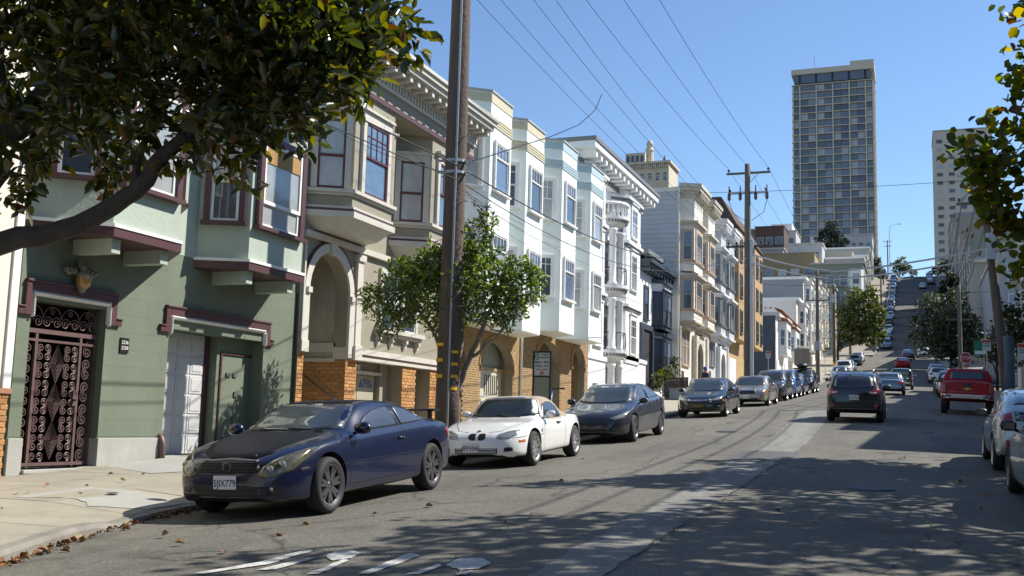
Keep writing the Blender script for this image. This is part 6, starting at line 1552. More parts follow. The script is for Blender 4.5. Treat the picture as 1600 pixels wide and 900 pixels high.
# ---- cream hotel-like building far left
HT = fblock('cream_hilltop_building', 'ornate cream building with arched top windows and a rooftop turret far off', -106.5, -88.2, 400, 17, 62, 105.5, mat('cream_concrete', (.62, .57, .44), .75, var=.05, scale=.3), 5, 6, 1.4, 2.0, trim=M_CRM2, cat='building', cornice=.9, hf=5.2, zfirst=21)
for k in range(22): MB().box(.0, .7, .3 + k * .84, .7 + k * .84, 41.6, 43.2).build('corbel', M_CRM2, HT)
for k in range(6):
    MB().extr(arc(1.52 + k * 3.05, 39.0, .75, 0, pi, 8), 'x', 0, .1).build('arch_head', GL[0], HT)
MB().box(-9, -.5, .5, 8.5, 43.5, 48.5).build('roof_pavilion', MATS['cream_concrete'], HT)
for k in range(4): MB().box(-.5, -.42, 1.0 + k * 1.9, 2.2 + k * 1.9, 44.2, 47.4).build('pavilion_window', GL[2], HT)
MB().lathe([(1.6, 43.5), (1.5, 50), (1.9, 50.3), (1.2, 51.5), (1.5, 53), (.8, 54.2), (0, 55)], 10, (-5, 9.4, 0)).build('turret', MATS['cream_concrete'], HT)
MB().lathe([(.9, 43.5), (.8, 46), (.3, 47.6), (0, 48.2)], 8, (-5, 15.5, 0)).build('roof_urn', M_GRT, HT)
# ---- right-hand hill houses and block two on the right
fblock('pale_green_flats', 'pale green flats with white cornice at the top right of the hill', 11.2, 21.5, 325, 14, 44, 61.5, mat('pale_green_stucco', (.40, .47, .40), .7), 5, 3, 1.3, 1.7, cat='building')
fblock('brick_red_house', 'dull red house with pale windows below the pale green flats', 12.0, 18.5, 262, 10, 32, 43.0, mat('dull_red', (.20, .075, .055), .75), 3, 3, 1.3, 1.6, cat='house')
ct = fblock('terracotta_roof_house', 'cream house with terracotta roof edge behind the right hand trees', 11.2, 17.5, 215, 10, 20, 30.2, M_CRM, 3, 3, 1.2, 1.4, cat='house')
MB().add([(.9, -.3, 9.6), (.9, 6.6, 9.6), (-1.5, 6.6, 11), (-1.5, -.3, 11)], [(0, 1, 2, 3)]).build('roof', M_TILE, ct)
fblock('grey_corner_flats', 'grey flats with moulded cornice on the right past the crossing', 8.2, 15.5, 150, 20, 11.0, 24.4, mat('warm_grey_stucco', (.33, .32, .28), .75), 4, 3, 1.2, 1.8, cat='building', cornice=.6)
fblock('white_corner_house', 'white house with tall pilasters at the right edge past the crossing', 8.2, 16.0, 112, 30, 6.8, 20.2, mat('cool_white_stucco', (.36, .375, .40), .7), 4, 3, 1.1, 1.8, cat='house')
# ---- right side of the first block (mostly beyond the frame; it shades the street)
RB = [(8, 15.5, 6.0, (.40, .36, .28)), (15.6, 24, 5.5, (.35, .37, .40)), (24.1, 31.5, 6.4, (.45, .40, .33)), (31.6, 39, 10.2, (.50, .46, .40)), (39.1, 47, 11.2, (.30, .33, .36)), (47.1, 55.5, 10.4, (.46, .42, .30)), (55.6, 63, 11.4, (.42, .43, .42)), (63.1, 71, 9.8, (.5, .45, .4)), (71.1, 79.5, 10.4, (.36, .30, .26)), (79.6, 86, 8.6, (.44, .44, .40)), (86.1, 95, 9.2, (.34, .345, .35))]
NM = ['buff', 'blue grey', 'sand', 'cream', 'slate', 'straw', 'stone grey', 'rose beige', 'brown', 'putty', 'grey']
for i, ((ya, yb, h, c), nm) in enumerate(zip(RB, NM)):
    m = mat('right_house_%d' % i, c, .7, var=.06); zb = g(ya)
    o = thing('row_house', '%s stucco row house, number %s from the corner on the right side' % (nm, ['eleven', 'ten', 'nine', 'eight', 'seven', 'six', 'five', 'four', 'three', 'two', 'one'][i]), 'house', (FR, yb, zb), pi)
    Wd = yb - ya
    MB().box(-10, 0, 0, Wd, -.5, h).build('wall', m, o); MB().box(-10, .35, 0, Wd, h, h + .3).build('cornice', M_WHITE, o)
    MB().box(0, .06, .6, 3.2, -.2, 2.2).build('garage_door', M_WHITE, o)
    for r in range(2 if h > 8 else 1):
        for q in range(3): window(o, (0, Wd * (q + .5) / 3, 3.3 + r * 3.1), 1.1, 1.6, 0, local=True, glass=R.choice([(0, 4), (1, 0)]))
    if i == 10:
        for k in range(18): MB().box(0, .02, 0, Wd, .0 + k * .45 + .01, .44 + k * .45).build('siding_board', m, o)
        for k in range(12): MB().box(-10, -.001, Wd, Wd + .02, .0 + k * .7 + .01, .69 + k * .7).build('siding_board', m, o)

# ---- houses up both sides of the steep hill
HC = [(.48, .45, .38), (.42, .44, .46), (.36, .33, .30), (.50, .48, .44), (.40, .43, .38), (.46, .38, .32), (.52, .50, .42)]
HN = ['cream', 'pale grey', 'taupe', 'off white', 'sage', 'dusty pink', 'ivory']
ORD = ['lowest', 'second', 'third', 'fourth', 'fifth', 'sixth', 'top']
def hillhouse(i, side, ya, yb, h, m):
    zb = g(ya); x = (FL if side < 0 else FR) + shf(195)
    o = thing('hill_house', '%s flats, the %s building up the %s side of the steep hill' % (HN[i], ORD[i], 'left' if side < 0 else 'right'), 'building', (x, ya if side < 0 else yb, zb), 0 if side < 0 else pi)
    Wd = yb - ya; up_ = g(yb) - g(ya)
    MB().box(-11, 0, 0, Wd, -1, h + up_ * .5).build('wall', m, o); MB().box(-11, .35, -.05, Wd, h + up_ * .5, h + up_ * .5 + .4).build('cornice', M_WHITE if side < 0 else m, o)
    for b0 in (.15, .58):
        bb = MB().extr(bayp(Wd * b0, Wd * (b0 + .28), .7, .6), 'z', 3.4 + up_ * .5, h + up_ * .5 - .3); bb.build('bay', m, o)
    n = int((h - 3.6) / 3.1)
    for r_ in range(n):
        for q in (.29, .72): window(o, (.7, Wd * q, 4.3 + up_ * .5 + r_ * 3.1), 1.5, 1.7, 0, local=True, glass=R.choice([(0, 4), (1, 0), (0, 0)]))
    if side < 0:
        for r_ in range(n): window(o, (-3, 0, 4.3 + r_ * 3.1), 1.1, 1.6, -pi / 2, local=True, glass=(0, 0))
    else:
        for r_ in range(n): window(o, (-3, Wd, 4.3 + r_ * 3.1), 1.1, 1.6, pi / 2, local=True, glass=(0, 0))
for i, (ya, yb, h) in enumerate(((216, 230, 9), (230.2, 245, 9.5), (245.2, 262, 10), (262.2, 279, 9), (279.2, 298, 9.5))):
    hillhouse(i, -1, ya, yb, h, mat('hill_left_%d' % i, HC[i], .7, var=.06))
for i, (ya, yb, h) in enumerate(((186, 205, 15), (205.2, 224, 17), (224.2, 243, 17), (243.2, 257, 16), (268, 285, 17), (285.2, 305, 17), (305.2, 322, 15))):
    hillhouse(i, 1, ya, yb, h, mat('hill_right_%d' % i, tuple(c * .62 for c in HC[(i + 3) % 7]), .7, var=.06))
# ---- the street goes on behind the camera: unseen houses added to darken reflections and take light away
BC = [(.42, .38, .30), (.36, .40, .42), (.48, .44, .38), (.30, .27, .24)]
for i, (ya, yb, h) in enumerate(((-6, 4.5, 9.6), (-17, -6.2, 10.5), (-30, -17.2, 9.5), (-44, -30.2, 11))):
    for side in (-1, 1):
        if side > 0 and ya == -6: yb2 = 7.8
        else: yb2 = yb
        o = thing('row_house', '%s stucco row house added unseen down the hill behind the camera on the %s' % (['sand', 'grey blue', 'buff', 'brown'][i], 'left' if side < 0 else 'right'), 'house', (FL if side < 0 else FR, ya if side < 0 else yb2, g(ya)), 0 if side < 0 else pi)
        m = mat('lower_house_%d' % i, BC[i], .7, var=.06); Wd = yb2 - ya
        hh = h if side < 0 else h * .62
        MB().box(-10, 0, 0, Wd, -1, hh).build('wall', m, o); MB().box(-10, .35, 0, Wd, hh, hh + .3).build('cornice', M_WHITE, o); MB().box(0, .06, .8, 3.4, -.2, 2.2).build('garage_door', M_WHITE, o)
        for q in range(3): window(o, (0, Wd * (q + .5) / 3, 3.4), 1.2, 1.7, 0, local=True)
lo_ = thing('unseen_end_building', 'brown corner building at the bottom of the street behind the camera', 'building', (-20, -62, -4.5), pi / 2)
MB().box(-12, 0, -34, 6, -1, 12).build('wall', mat('lower_corner', (.30, .24, .20), .7), lo_); MB().box(-12, .4, -34, 6, 12, 12.5).build('cornice', M_WHITE, lo_)
for q in range(8): window(lo_, (0, -32 + q * 5, 4), 1.6, 2.0, 0, local=True)

# ---- more stacked houses between the mustard flats and the tower
for lab, x0, x1, yf, z0, z1, c, r_, q in (('beige stucco house squeezed in behind the cream bay flats', -20.5, -12.5, 188, 14, 26.8, (.46, .41, .32), 4, 4), ('brown grey shingle house stepping up behind the mustard flats', -20.0, -13.4, 226, 22, 36.0, (.24, .21, .18), 4, 3),
                                          ('sand coloured flats with many windows below the cypress', -23.5, -13.0, 262, 32, 44.6, (.50, .45, .36), 4, 5), ('small grey house wedged left of the low pale house', -31.5, -25.8, 232, 30, 41.0, (.34, .35, .36), 3, 3), ('tan flats under the white modern house', -36.5, -27.5, 255, 36, 44.6, (.42, .36, .27), 3, 4),
                                          ('grey white house below the tall tower, left of the cypress', -38.0, -29.2, 345, 46, 57.0, (.48, .48, .47), 4, 4), ('warm grey house on the crest behind the pale hill flats', -11.5, -8.6, 345, 46, 55.5, (.38, .35, .30), 3, 2)):
    fblock('hillside_house', lab, x0, x1, yf, 10, z0, z1, mat('hillside_%d' % int(yf), c, .75, var=.07), r_, q, 1.2, 1.5, cat='house', side=2)
# ================================================================== trees
NR = np.random.RandomState(5)
def leafmat(name, c, t=.35, rough=.45, coat=.0): return mat(name, c, rough, var=.28, scale=3.5, trans=t, coat=coat)
LEAF = np.array([(0, 0, 0), (.33, .5, .10), (.72, .42, .10), (1, 0, -.06), (.72, -.42, .10), (.33, -.5, .10), (.5, 0, -.03)])
LF = [(0, 6, 1), (1, 6, 2), (2, 6, 3), (3, 6, 4), (4, 6, 5), (5, 6, 0)]
def leaf_cloud(P, D, U, size, aspect, mats, wts, name, parent, kind='stuff'):
    """one mesh of many leaf blades: base points P, directions D, side vectors from U"""
    n = len(P); D = D / np.linalg.norm(D, axis=1)[:, None]
    Sd = np.cross(D, U); Sd /= (np.linalg.norm(Sd, axis=1)[:, None] + 1e-9); Nn = np.cross(Sd, D)
    s = size[:, None, None]
    V = P[:, None, :] + s * (LEAF[None, :, 0:1] * D[:, None, :] + LEAF[None, :, 1:2] * aspect * Sd[:, None, :] + LEAF[None, :, 2:3] * Nn[:, None, :])
    V = V.reshape(-1, 3)
    F = (np.array(LF)[None] + (np.arange(n) * 7)[:, None, None]).reshape(-1, 3)
    me = bpy.data.meshes.new(name); me.vertices.add(len(V)); me.vertices.foreach_set('co', V.ravel())
    me.loops.add(F.size); me.loops.foreach_set('vertex_index', F.ravel().astype(np.int32))
    me.polygons.add(len(F)); me.polygons.foreach_set('loop_start', (np.arange(len(F)) * 3).astype(np.int32)); me.polygons.foreach_set('loop_total', np.full(len(F), 3, np.int32))
    mi = np.repeat(NR.choice(len(mats), n, p=np.array(wts) / sum(wts)), 6); me.polygons.foreach_set('material_index', mi.astype(np.int32))
    me.polygons.foreach_set('use_smooth', np.ones(len(F), bool))
    me.update(calc_edges=True); me.validate()
    for m in mats: me.materials.append(m)
    o = obj(name, me, None, parent); 
    if kind: o['kind'] = kind
    return o
def crown_points(blobs, n, per, spread, fill=.55):
    """leaf positions: twig tips scattered in the blobs (x, y, z, r), mostly towards their skins, with a rosette of leaves at each tip"""
    w = np.array([b[3] ** 2 for b in blobs]); w /= w.sum()
    tips = max(1, n // per); idx = NR.choice(len(blobs), tips, p=w); B = np.array(blobs)[idx]
    d = NR.normal(size=(tips, 3)); d /= np.linalg.norm(d, axis=1)[:, None]
    r = B[:, 3] * (NR.uniform(0, 1, tips) ** (1 / 3 if fill >= 1 else fill * .5))
    sz = np.array([b[4] if len(b) > 4 else 1. for b in blobs])[idx]
    T = B[:, :3] + d * r[:, None] * np.stack([np.ones(tips), np.ones(tips), sz], 1)
    out = d + np.array([0, 0, .35])
    P = np.repeat(T, per, 0); O = np.repeat(out, per, 0)
    D = NR.normal(size=P.shape) * 1.0 + O * .8; D[:, 2] -= .15
    P = P + NR.normal(size=P.shape) * spread
    U = NR.normal(size=P.shape) * .6 + np.array([0, 0, 1.0])
    return P, D, U, T
def limb(mb, pts, r0, r1, n=8, wig=.03):
    pts = [Vector(p) for p in pts]; Q = []
    for i in range(len(pts) - 1):
        a, p, q, e = pts[max(i - 1, 0)], pts[i], pts[i + 1], pts[min(i + 2, len(pts) - 1)]
        for s in range(4):
            u = s / 4; Q.append(.5 * ((2 * p) + (q - a) * u + (2 * a - 5 * p + 4 * q - e) * u * u + (3 * p - a - 3 * q + e) * u ** 3))
    Q.append(pts[-1]); m = len(Q)
    Q = [q + Vector((R.uniform(-wig, wig), R.uniform(-wig, wig), R.uniform(-wig, wig))) * (1 if 0 < i < m - 1 else 0) for i, q in enumerate(Q)]
    mb.tube(Q, [r0 + (r1 - r0) * (i / (m - 1)) ** .8 for i in range(m)], n); return Q
def tree(name, label, base, trunk_pts, limbs, blobs, n, per, size, aspect, mats, wts, bark, spread=.05, r0=.16, r1=.08, twigs=40, fill=.55, group=None, singles=0):
    o = thing(name, label, 'tree', base, group=group); bx = Vector(base)
    loc = lambda p: Vector(p) - bx
    tb = MB(); skel = limb(tb, [loc(p) for p in trunk_pts], r0, r1, 10)
    for l, a, b in limbs: skel += limb(tb, [loc(p) for p in l], a, b, 7)
    BL = [(b[0] - bx.x, b[1] - bx.y, b[2] - bx.z, *b[3:]) for b in blobs]
    P, D, U, T = crown_points(BL, n, per, spread, fill)
    sk = np.array([s[:] for s in skel])
    for i in NR.choice(len(T), min(twigs, len(T)), replace=False):
        t = T[i]; j = np.argmin(((sk - t) ** 2).sum(1)); s = sk[j]; mid = (s + t) / 2 + NR.normal(size=3) * .1 + np.array([0, 0, -.08])
        tb.tube([tuple(s), tuple(mid), tuple(t)], [.022, .014, .006], 5, cap=False)
    tb.build('trunk', bark, o, smooth=True)
    sz = size * NR.uniform(.7, 1.2, len(P))
    if singles:
        cr = leaf_cloud(P[singles:], D[singles:], U[singles:], sz[singles:], aspect, mats, wts, 'crown', o)
        me = bpy.data.meshes.new('leaf'); L3 = LEAF * np.array([1, aspect, 1]); me.from_pydata([tuple(v) for v in L3], [], LF); me.polygons.foreach_set('use_smooth', [True] * 6); me.materials.append(mats[0])
        for k in range(singles):
            d = Vector(D[k]).normalized(); s = d.cross(Vector(U[k])).normalized(); nn = s.cross(d)
            M_ = Matrix(((d.x, s.x, nn.x), (d.y, s.y, nn.y), (d.z, s.z, nn.z)))
            lo = obj('leaf', me, mats[int(NR.choice(len(mats), p=np.array(wts) / sum(wts)))], o, Vector(P[k]), rot=M_.to_euler()); lo.scale = (sz[k],) * 3
    else: cr = leaf_cloud(P, D, U, sz, aspect, mats, wts, 'crown', o)
    return o
BARK = mat('bark_grey', (.06, .05, .042), .9, var=.4, scale=6, bump=.8, bscale=25)
BARKL = mat('bark_pale', (.24, .21, .17), .9, var=.4, scale=6, bump=.7, bscale=20)
MG = [leafmat('magnolia_green', (.036, .048, .012), .35, .2, .5), leafmat('magnolia_olive', (.10, .095, .018), .5, .25, .4), leafmat('magnolia_rust', (.15, .075, .02), .4, .5)]
# magnolia overhanging from the left pavement
bl = []
for (x, y, z, r) in ((-8.6, 8.2, 5.25, .95), (-7.6, 8.5, 5.5, .95), (-6.7, 8.0, 5.3, .95), (-5.9, 8.4, 5.15, .9), (-5.25, 8.1, 5.35, .7), (-4.95, 8.3, 5.0, .5), (-4.8, 8.2, 4.72, .3), (-7.3, 7.8, 4.75, .65), (-6.3, 8.6, 4.75, .55), (-5.6, 8.2, 4.6, .5), (-8.5, 7.9, 4.4, .55), (-7.9, 8.6, 4.15, .3), (-9.0, 8.2, 3.95, .35), (-6.9, 8.3, 4.3, .3), (-8.3, 8.1, 3.75, .16), (-5.95, 8.0, 4.15, .32), (-5.9, 8.1, 3.9, .2), (-6.4, 8.3, 4.2, .3),
                     (-5.3, 8.6, 5.9, .7), (-6.0, 8.2, 6.3, 1.1), (-7.5, 7.8, 6.6, 1.2), (-9.2, 8.0, 6.4, 1.2), (-10.4, 7.4, 5.2, 1.0), (-9.6, 6.2, 6.0, 1.2), (-7.8, 6.4, 6.6, 1.1), (-6.2, 6.8, 6.4, 1.0), (-10.6, 8.4, 6.6, 1.0), (-8.6, 7.2, 7.6, 1.2), (-5.4, 9.4, 6.0, .8), (-7.0, 9.6, 6.0, .9)):
    bl.append((x, y, z, r))
tree('magnolia_tree', 'large dark glossy leaved magnolia reaching in from the left over the street', (-9.55, 7.1, sw(7.1)), [(-9.55, 7.1, sw(7.1)), (-9.5, 7.1, 1.6), (-9.35, 7.2, 2.6)],
     [([(-9.35, 7.2, 2.5), (-8.8, 7.8, 3.22), (-8.0, 8.1, 3.42), (-7.3, 8.2, 3.74), (-6.85, 8.2, 4.15), (-6.35, 8.2, 4.6), (-5.8, 8.3, 5.0)], .15, .05), ([(-9.35, 7.2, 2.6), (-9.2, 7.7, 3.6), (-8.8, 8.0, 4.45), (-8.2, 8.2, 4.75), (-7.75, 8.3, 5.5), (-7.6, 8.3, 6.4)], .19, .06),
      ([(-9.1, 7.8, 4.0), (-8.7, 8.1, 4.7), (-8.3, 8.2, 5.1), (-7.3, 8.2, 5.42), (-6.45, 8.2, 5.2), (-5.8, 8.2, 4.75), (-5.2, 8.2, 4.7)], .09, .025), ([(-9.2, 7.4, 3.6), (-9.5, 7.4, 5.0), (-9.4, 7.2, 6.4)], .14, .05), ([(-8.75, 8.05, 4.5), (-9.0, 8.1, 5.6), (-8.2, 8.1, 6.0), (-7.2, 8.0, 5.9)], .07, .03), ([(-7.2, 8.2, 3.8), (-7.0, 8.2, 4.6), (-6.6, 8.3, 5.3)], .05, .02), ([(-8.8, 7.85, 3.3), (-8.7, 8.0, 4.0), (-8.6, 8.1, 4.6)], .04, .02)],
     bl, 20000, 9, .175, .46, MG, (.64, .33, .03), BARK, .06, .24, .2, 90, .8, singles=290)
# small street tree behind the near pole
GT = [leafmat('street_tree_green', (.10, .145, .035), .5, .4, .1), leafmat('street_tree_light', (.18, .21, .06), .55), leafmat('street_tree_dark', (.05, .08, .02), .4)]
tree('street_tree', 'small leafy street tree with pale leaning trunk beside the near utility pole', (-9.02, 20.5, sw(20.5)), [(-9.02, 20.5, sw(20.5)), (-9.05, 20.5, 1.7), (-9.02, 20.5, 2.25)],
     [([(-9.02, 20.5, 2.2), (-9.3, 20.5, 3.0), (-9.9, 20.4, 3.9), (-10.3, 20.4, 4.5)], .07, .02), ([(-9.05, 20.5, 2.25), (-8.75, 20.4, 2.9), (-8.4, 20.4, 3.7), (-8.1, 20.4, 4.4), (-7.9, 20.3, 4.9)], .08, .02), ([(-9.0, 20.5, 2.2), (-9.1, 20.7, 3.2), (-9.0, 20.8, 4.3), (-8.8, 20.8, 5.4)], .07, .015), ([(-8.7, 20.4, 3.0), (-8.1, 20.3, 3.4), (-7.7, 20.3, 3.9)], .045, .015), ([(-9.3, 20.5, 3.0), (-9.2, 20.3, 3.9), (-9.4, 20.2, 4.8)], .04, .012)],
     [(-9.3, 20.4, 4.5, .95), (-10.3, 20.4, 4.4, .75), (-11.0, 20.4, 4.15, .45), (-8.3, 20.4, 4.5, .85), (-7.6, 20.4, 4.55, .55), (-8.8, 20.5, 5.3, .6), (-9.6, 20.4, 5.0, .6), (-8.6, 20.6, 5.85, .28), (-7.9, 20.3, 4.0, .45), (-10.6, 20.4, 3.75, .35), (-9.3, 20.3, 3.8, .45), (-7.35, 20.3, 4.75, .25)],
     9500, 7, .11, .44, GT, (.5, .25, .25), BARKL, .05, .10, .08, 110, .9, singles=200)
# plane trees on the right pavement: one in view, its neighbours beyond the frame shade the road
PT = [leafmat('plane_green', (.11, .135, .022), .65), leafmat('plane_yellow', (.27, .21, .03), .65), leafmat('plane_rust', (.13, .055, .02), .4), leafmat('plane_dark', (.055, .075, .016), .5)]
def plane(label, x, y, h, rr, n, sing=0, extra=(), group=None):
    z = sw(y); b = []
    rnd = random.Random(int(x * 7 + y * 13))
    for k in range(16):
        a, q = rnd.uniform(0, 2 * pi), rnd.uniform(.25, .85) * rr
        b.append((x + q * cos(a), y + q * sin(a), z + h + rnd.uniform(-.35, .5) * rr, rnd.uniform(.28, .45) * rr))
    b += list(extra)
    lim = [([(x, y, z + 2.6), (x + rr * .25 * cos(k * 1.3), y + rr * .25 * sin(k * 1.3), z + h * .6), (x + rr * .6 * cos(k * 1.3 + .2), y + rr * .6 * sin(k * 1.3 + .2), z + h + .3)], .09, .03) for k in range(5)]
    return tree('plane_tree', label, (x, y, z), [(x, y, z), (x + .05, y, z + 1.5), (x, y, z + 2.8)], lim, b, n, 6, .19, .95, PT, (.5, .17, .08, .25), BARKL, .10, .17, .12, 170, .8, singles=sing, group=group)
plane('plane tree with yellowing leaves leaning in at the right edge', 4.75, 22.5, 6.6, 3.4, 10500, 200, [(1.7, 20.6, 6.9, .75), (1.35, 20.2, 6.5, .55), (1.9, 20.4, 5.9, .7), (.95, 20.3, 6.75, .3), (2.1, 20.8, 7.6, .6), (1.75, 20.4, 5.2, .5), (2.1, 20.2, 4.8, .4), (1.9, 20.3, 4.3, .28), (2.3, 20.4, 8.4, .7), (2.2, 20.4, 9.6, .5), (1.45, 20.3, 5.6, .4)])
for x, y, h, n in ((4.9, 15.6, 6.8, 5200), (5.0, 10.0, 6.5, 4200), (4.8, 3.0, 6.5, 2200)):
    plane('%s plane tree on the right pavement whose crown shades the road' % {15.6: 'farther', 10.0: 'middle', 3.0: 'nearest'}[y], x, y, h, 3.3, n, 0, (), 'plane trees shading the road')
def fartree(name, label, x, y, z0, blobs, n, size, mats, wts, trunk=.14, ht=None, asp=.7):
    return tree(name, label, (x, y, z0), [(x, y, z0), (x, y, (z0 + blobs[0][2]) / 2), (x * .7 + blobs[0][0] * .3, y, blobs[0][2])], [([(x, y, z0 + (b[2] - z0) * .4), ((x + b[0]) / 2, y, (z0 + b[2]) / 2 + .5), (b[0], b[1], b[2])], trunk * .5, .03) for b in blobs[:5]], blobs, n, 5, size, asp, mats, wts, BARK, .12, trunk, trunk * .6, 20, .7)
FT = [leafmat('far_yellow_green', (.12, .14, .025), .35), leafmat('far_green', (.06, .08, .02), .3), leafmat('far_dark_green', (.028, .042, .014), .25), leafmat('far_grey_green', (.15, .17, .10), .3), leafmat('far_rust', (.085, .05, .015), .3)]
fartree('street_tree', 'bright yellow green tree on the left beyond the crossing', -9.4, 150, g(150), [(-6.6, 150, 17.0, 2.2), (-5.0, 150, 15.8, 1.9), (-7.6, 150, 15.2, 1.9), (-6.0, 151, 19.0, 1.8), (-4.2, 150, 17.6, 1.5), (-5.6, 149, 14.6, 1.6), (-7.4, 150, 20.2, 1.2), (-8.6, 150, 17.6, 1.4), (-5.2, 151, 20.4, 1.1), (-4.0, 150, 15.0, .9)], 3600, .42, FT, (.5, .4, .1, 0, 0), .2)
fartree('street_tree', 'grey green round headed tree on the right beyond the crossing', 4.5, 140, g(140), [(3.4, 140, 15.8, 2.4), (1.8, 140, 14.6, 2.0), (4.8, 140, 14.8, 2.2), (2.6, 140, 17.6, 1.8), (4.2, 141, 17.8, 1.7), (1.0, 140, 13.2, 1.4), (5.6, 140, 16.4, 1.7), (3.0, 139, 13.0, 2.0), (.6, 140, 15.6, .8), (6.6, 140, 14.6, 1.8), (5.4, 140, 18.6, 1.3), (6.4, 139, 12.4, 1.6)], 5200, .36, FT, (.02, .15, .4, .43, 0), .22)
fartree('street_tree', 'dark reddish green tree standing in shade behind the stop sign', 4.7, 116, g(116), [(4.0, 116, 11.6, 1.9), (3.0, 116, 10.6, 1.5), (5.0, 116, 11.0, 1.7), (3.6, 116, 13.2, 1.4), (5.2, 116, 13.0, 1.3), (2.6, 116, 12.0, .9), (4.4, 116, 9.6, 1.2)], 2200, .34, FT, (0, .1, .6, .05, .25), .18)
fartree('street_tree', 'glossy tree with yellow tips beside the leaning pole on the right', 5.9, 62, g(62), [(5.9, 62, 8.0, 1.3), (5.0, 62, 7.3, 1.0), (6.8, 62, 7.4, 1.1), (5.5, 62, 6.4, 1.0), (6.4, 62, 9.0, .8), (4.9, 62, 8.3, .5)], 1700, .24, FT, (.15, .25, .45, 0, .15), .13)
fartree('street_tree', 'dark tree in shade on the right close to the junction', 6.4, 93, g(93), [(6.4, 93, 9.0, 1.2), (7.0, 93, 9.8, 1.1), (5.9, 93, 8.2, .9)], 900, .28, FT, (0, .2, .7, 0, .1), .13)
# cypress by the tower
CP = [leafmat('cypress_dark', (.018, .030, .014), .15), leafmat('cypress_mid', (.03, .045, .02), .15)]
fartree('cypress_tree', 'dark flat topped cypress in front of the tall tower', -21.6, 318, 48, [(-21.6, 318, 61.2, 2.0, .7), (-23.5, 318, 59.6, 1.6, .6), (-19.8, 318, 59.4, 1.7, .6), (-21.4, 318, 58.0, 2.2, .6), (-25.0, 318, 58.2, 1.3, .5), (-18.2, 318, 57.4, 1.5, .5), (-22.4, 318, 63.0, 1.0, .7), (-20.6, 318, 62.6, .9, .7), (-23.8, 318, 56.6, 1.6, .5), (-19.2, 318, 55.8, 1.7, .5), (-16.9, 318, 57.0, .8, .4), (-22, 318, 55.6, 1.3, .5)], 3600, .55, CP, (.6, .4), .4, asp=.4)
fartree('hilltop_tree', 'yellowish tree on the skyline where the street tops the hill', -3.0, 352, 49, [(-2.2, 352, 55.6, 2.0), (-4.2, 352, 54.4, 1.8), (-.6, 352, 53.6, 1.6), (-3.0, 352, 53.0, 1.8), (1.2, 352, 52.0, 1.3)], 1100, .6, FT, (.45, .3, .05, .2, 0), .2)
fartree('hilltop_tree', 'dark bushy tree on the skyline right of the hilltop', 10.4, 350, 49, [(9.6, 350, 53.4, 1.7), (7.6, 350, 52.4, 1.3), (11.8, 350, 54.6, 1.8), (6.2, 350, 51.6, .9)], 900, .6, FT, (.05, .25, .6, .1, 0), .2)
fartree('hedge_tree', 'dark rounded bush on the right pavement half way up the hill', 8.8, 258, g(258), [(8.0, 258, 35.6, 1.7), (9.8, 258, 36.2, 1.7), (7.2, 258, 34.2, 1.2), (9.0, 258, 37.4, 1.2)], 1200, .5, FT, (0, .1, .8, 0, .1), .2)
fartree('hedge_tree', 'green bush at the left kerb low on the steep hill', -6.6, 222, g(222), [(-6.4, 222, 25.6, 1.7), (-7.6, 222, 27.0, 1.6), (-8.4, 222, 25.2, 1.4), (-7.0, 222, 28.6, 1.0)], 1100, .45, FT, (.25, .5, .25, 0, 0), .2)
fartree('hedge_tree', 'dark green bush behind parked cars near the top of the hill', -6.8, 300, g(300), [(-7.6, 300, 45.0, 1.6), (-9.2, 300, 46.0, 1.8), (-6.4, 300, 44.2, 1.1), (-8.6, 300, 48.0, 1.4)], 900, .5, FT, (.05, .35, .6, 0, 0), .2)
# garden shrub and the sapling by the roadster
fartree('shrub', 'yellow green shrub in the fenced front garden', FL + .0, 57.5, g(57.5), [(FL + .1, 57.3, 4.4, .5), (FL + .2, 58.4, 4.7, .45), (FL, 56.5, 4.1, .45), (FL + .1, 58.9, 5.3, .3)], 500, .16, FT, (.45, .35, .1, 0, .1), .03)
tree('seedling', 'tiny weed growing from the pavement beside the white roadster', (-9.1, 21.6, sw(21.6)), [(-9.1, 21.6, sw(21.6)), (-9.1, 21.6, sw(21.6) + .2), (-9.08, 21.62, sw(21.6) + .4)], [], [(-9.1, 21.6, sw(21.6) + .35, .16)], 36, 4, .12, .4, GT, (.3, .6, .1), BARK, .03, .012, .006, 6)
# fallen leaves: single ones on road and pavement, each its own thing
FLM = [mat('fallen_leaf_rust', (.28, .10, .025), .7, var=.35, scale=9, rnd=.3), mat('fallen_leaf_tan', (.33, .20, .07), .7, var=.3, scale=9, rnd=.3)]
fl = bpy.data.meshes.new('fallen_leaf'); fl.from_pydata([tuple(v) for v in LEAF * np.array([1, .55, 2.4])], [], LF); fl.materials.append(FLM[0])
def drop(x, y, zf, s):
    o = obj('fallen_leaf', fl, R.choice(FLM), None, (x, y, zf(x, y) + .018), rot=(R.uniform(-.5, .5), R.uniform(-.5, .5), R.uniform(0, 6.3)), label='dry rust brown fallen leaf lying in the gutter, road or pavement', cat='leaf', group='fallen leaves')
    o.scale = (s,) * 3
for k in range(150):
    y = 6.6 + 4.6 * R.random() ** .8; drop(kl(y) + abs(R.gauss(.03, .10)), y, rz_, R.uniform(.04, .11))
for (x, y) in ((-6.11, 9.39), (-5.91, 11.07), (-7.2, 9.0), (-5.88, 8.22), (-6.12, 20.04), (-5.67, 12.02), (-6.6, 8.6), (-5.0, 15.5), (-6.3, 10.2), (-4.2, 11), (.9, 20), (.7, 18.2), (1.0, 16.5), (-.2, 23), (.8, 14.8), (-1.5, 13)): drop(x, y, rz_, R.uniform(.07, .12))
for k in range(14): drop(R.uniform(-12, -9), R.uniform(8.5, 13.5), swz, R.uniform(.06, .10))
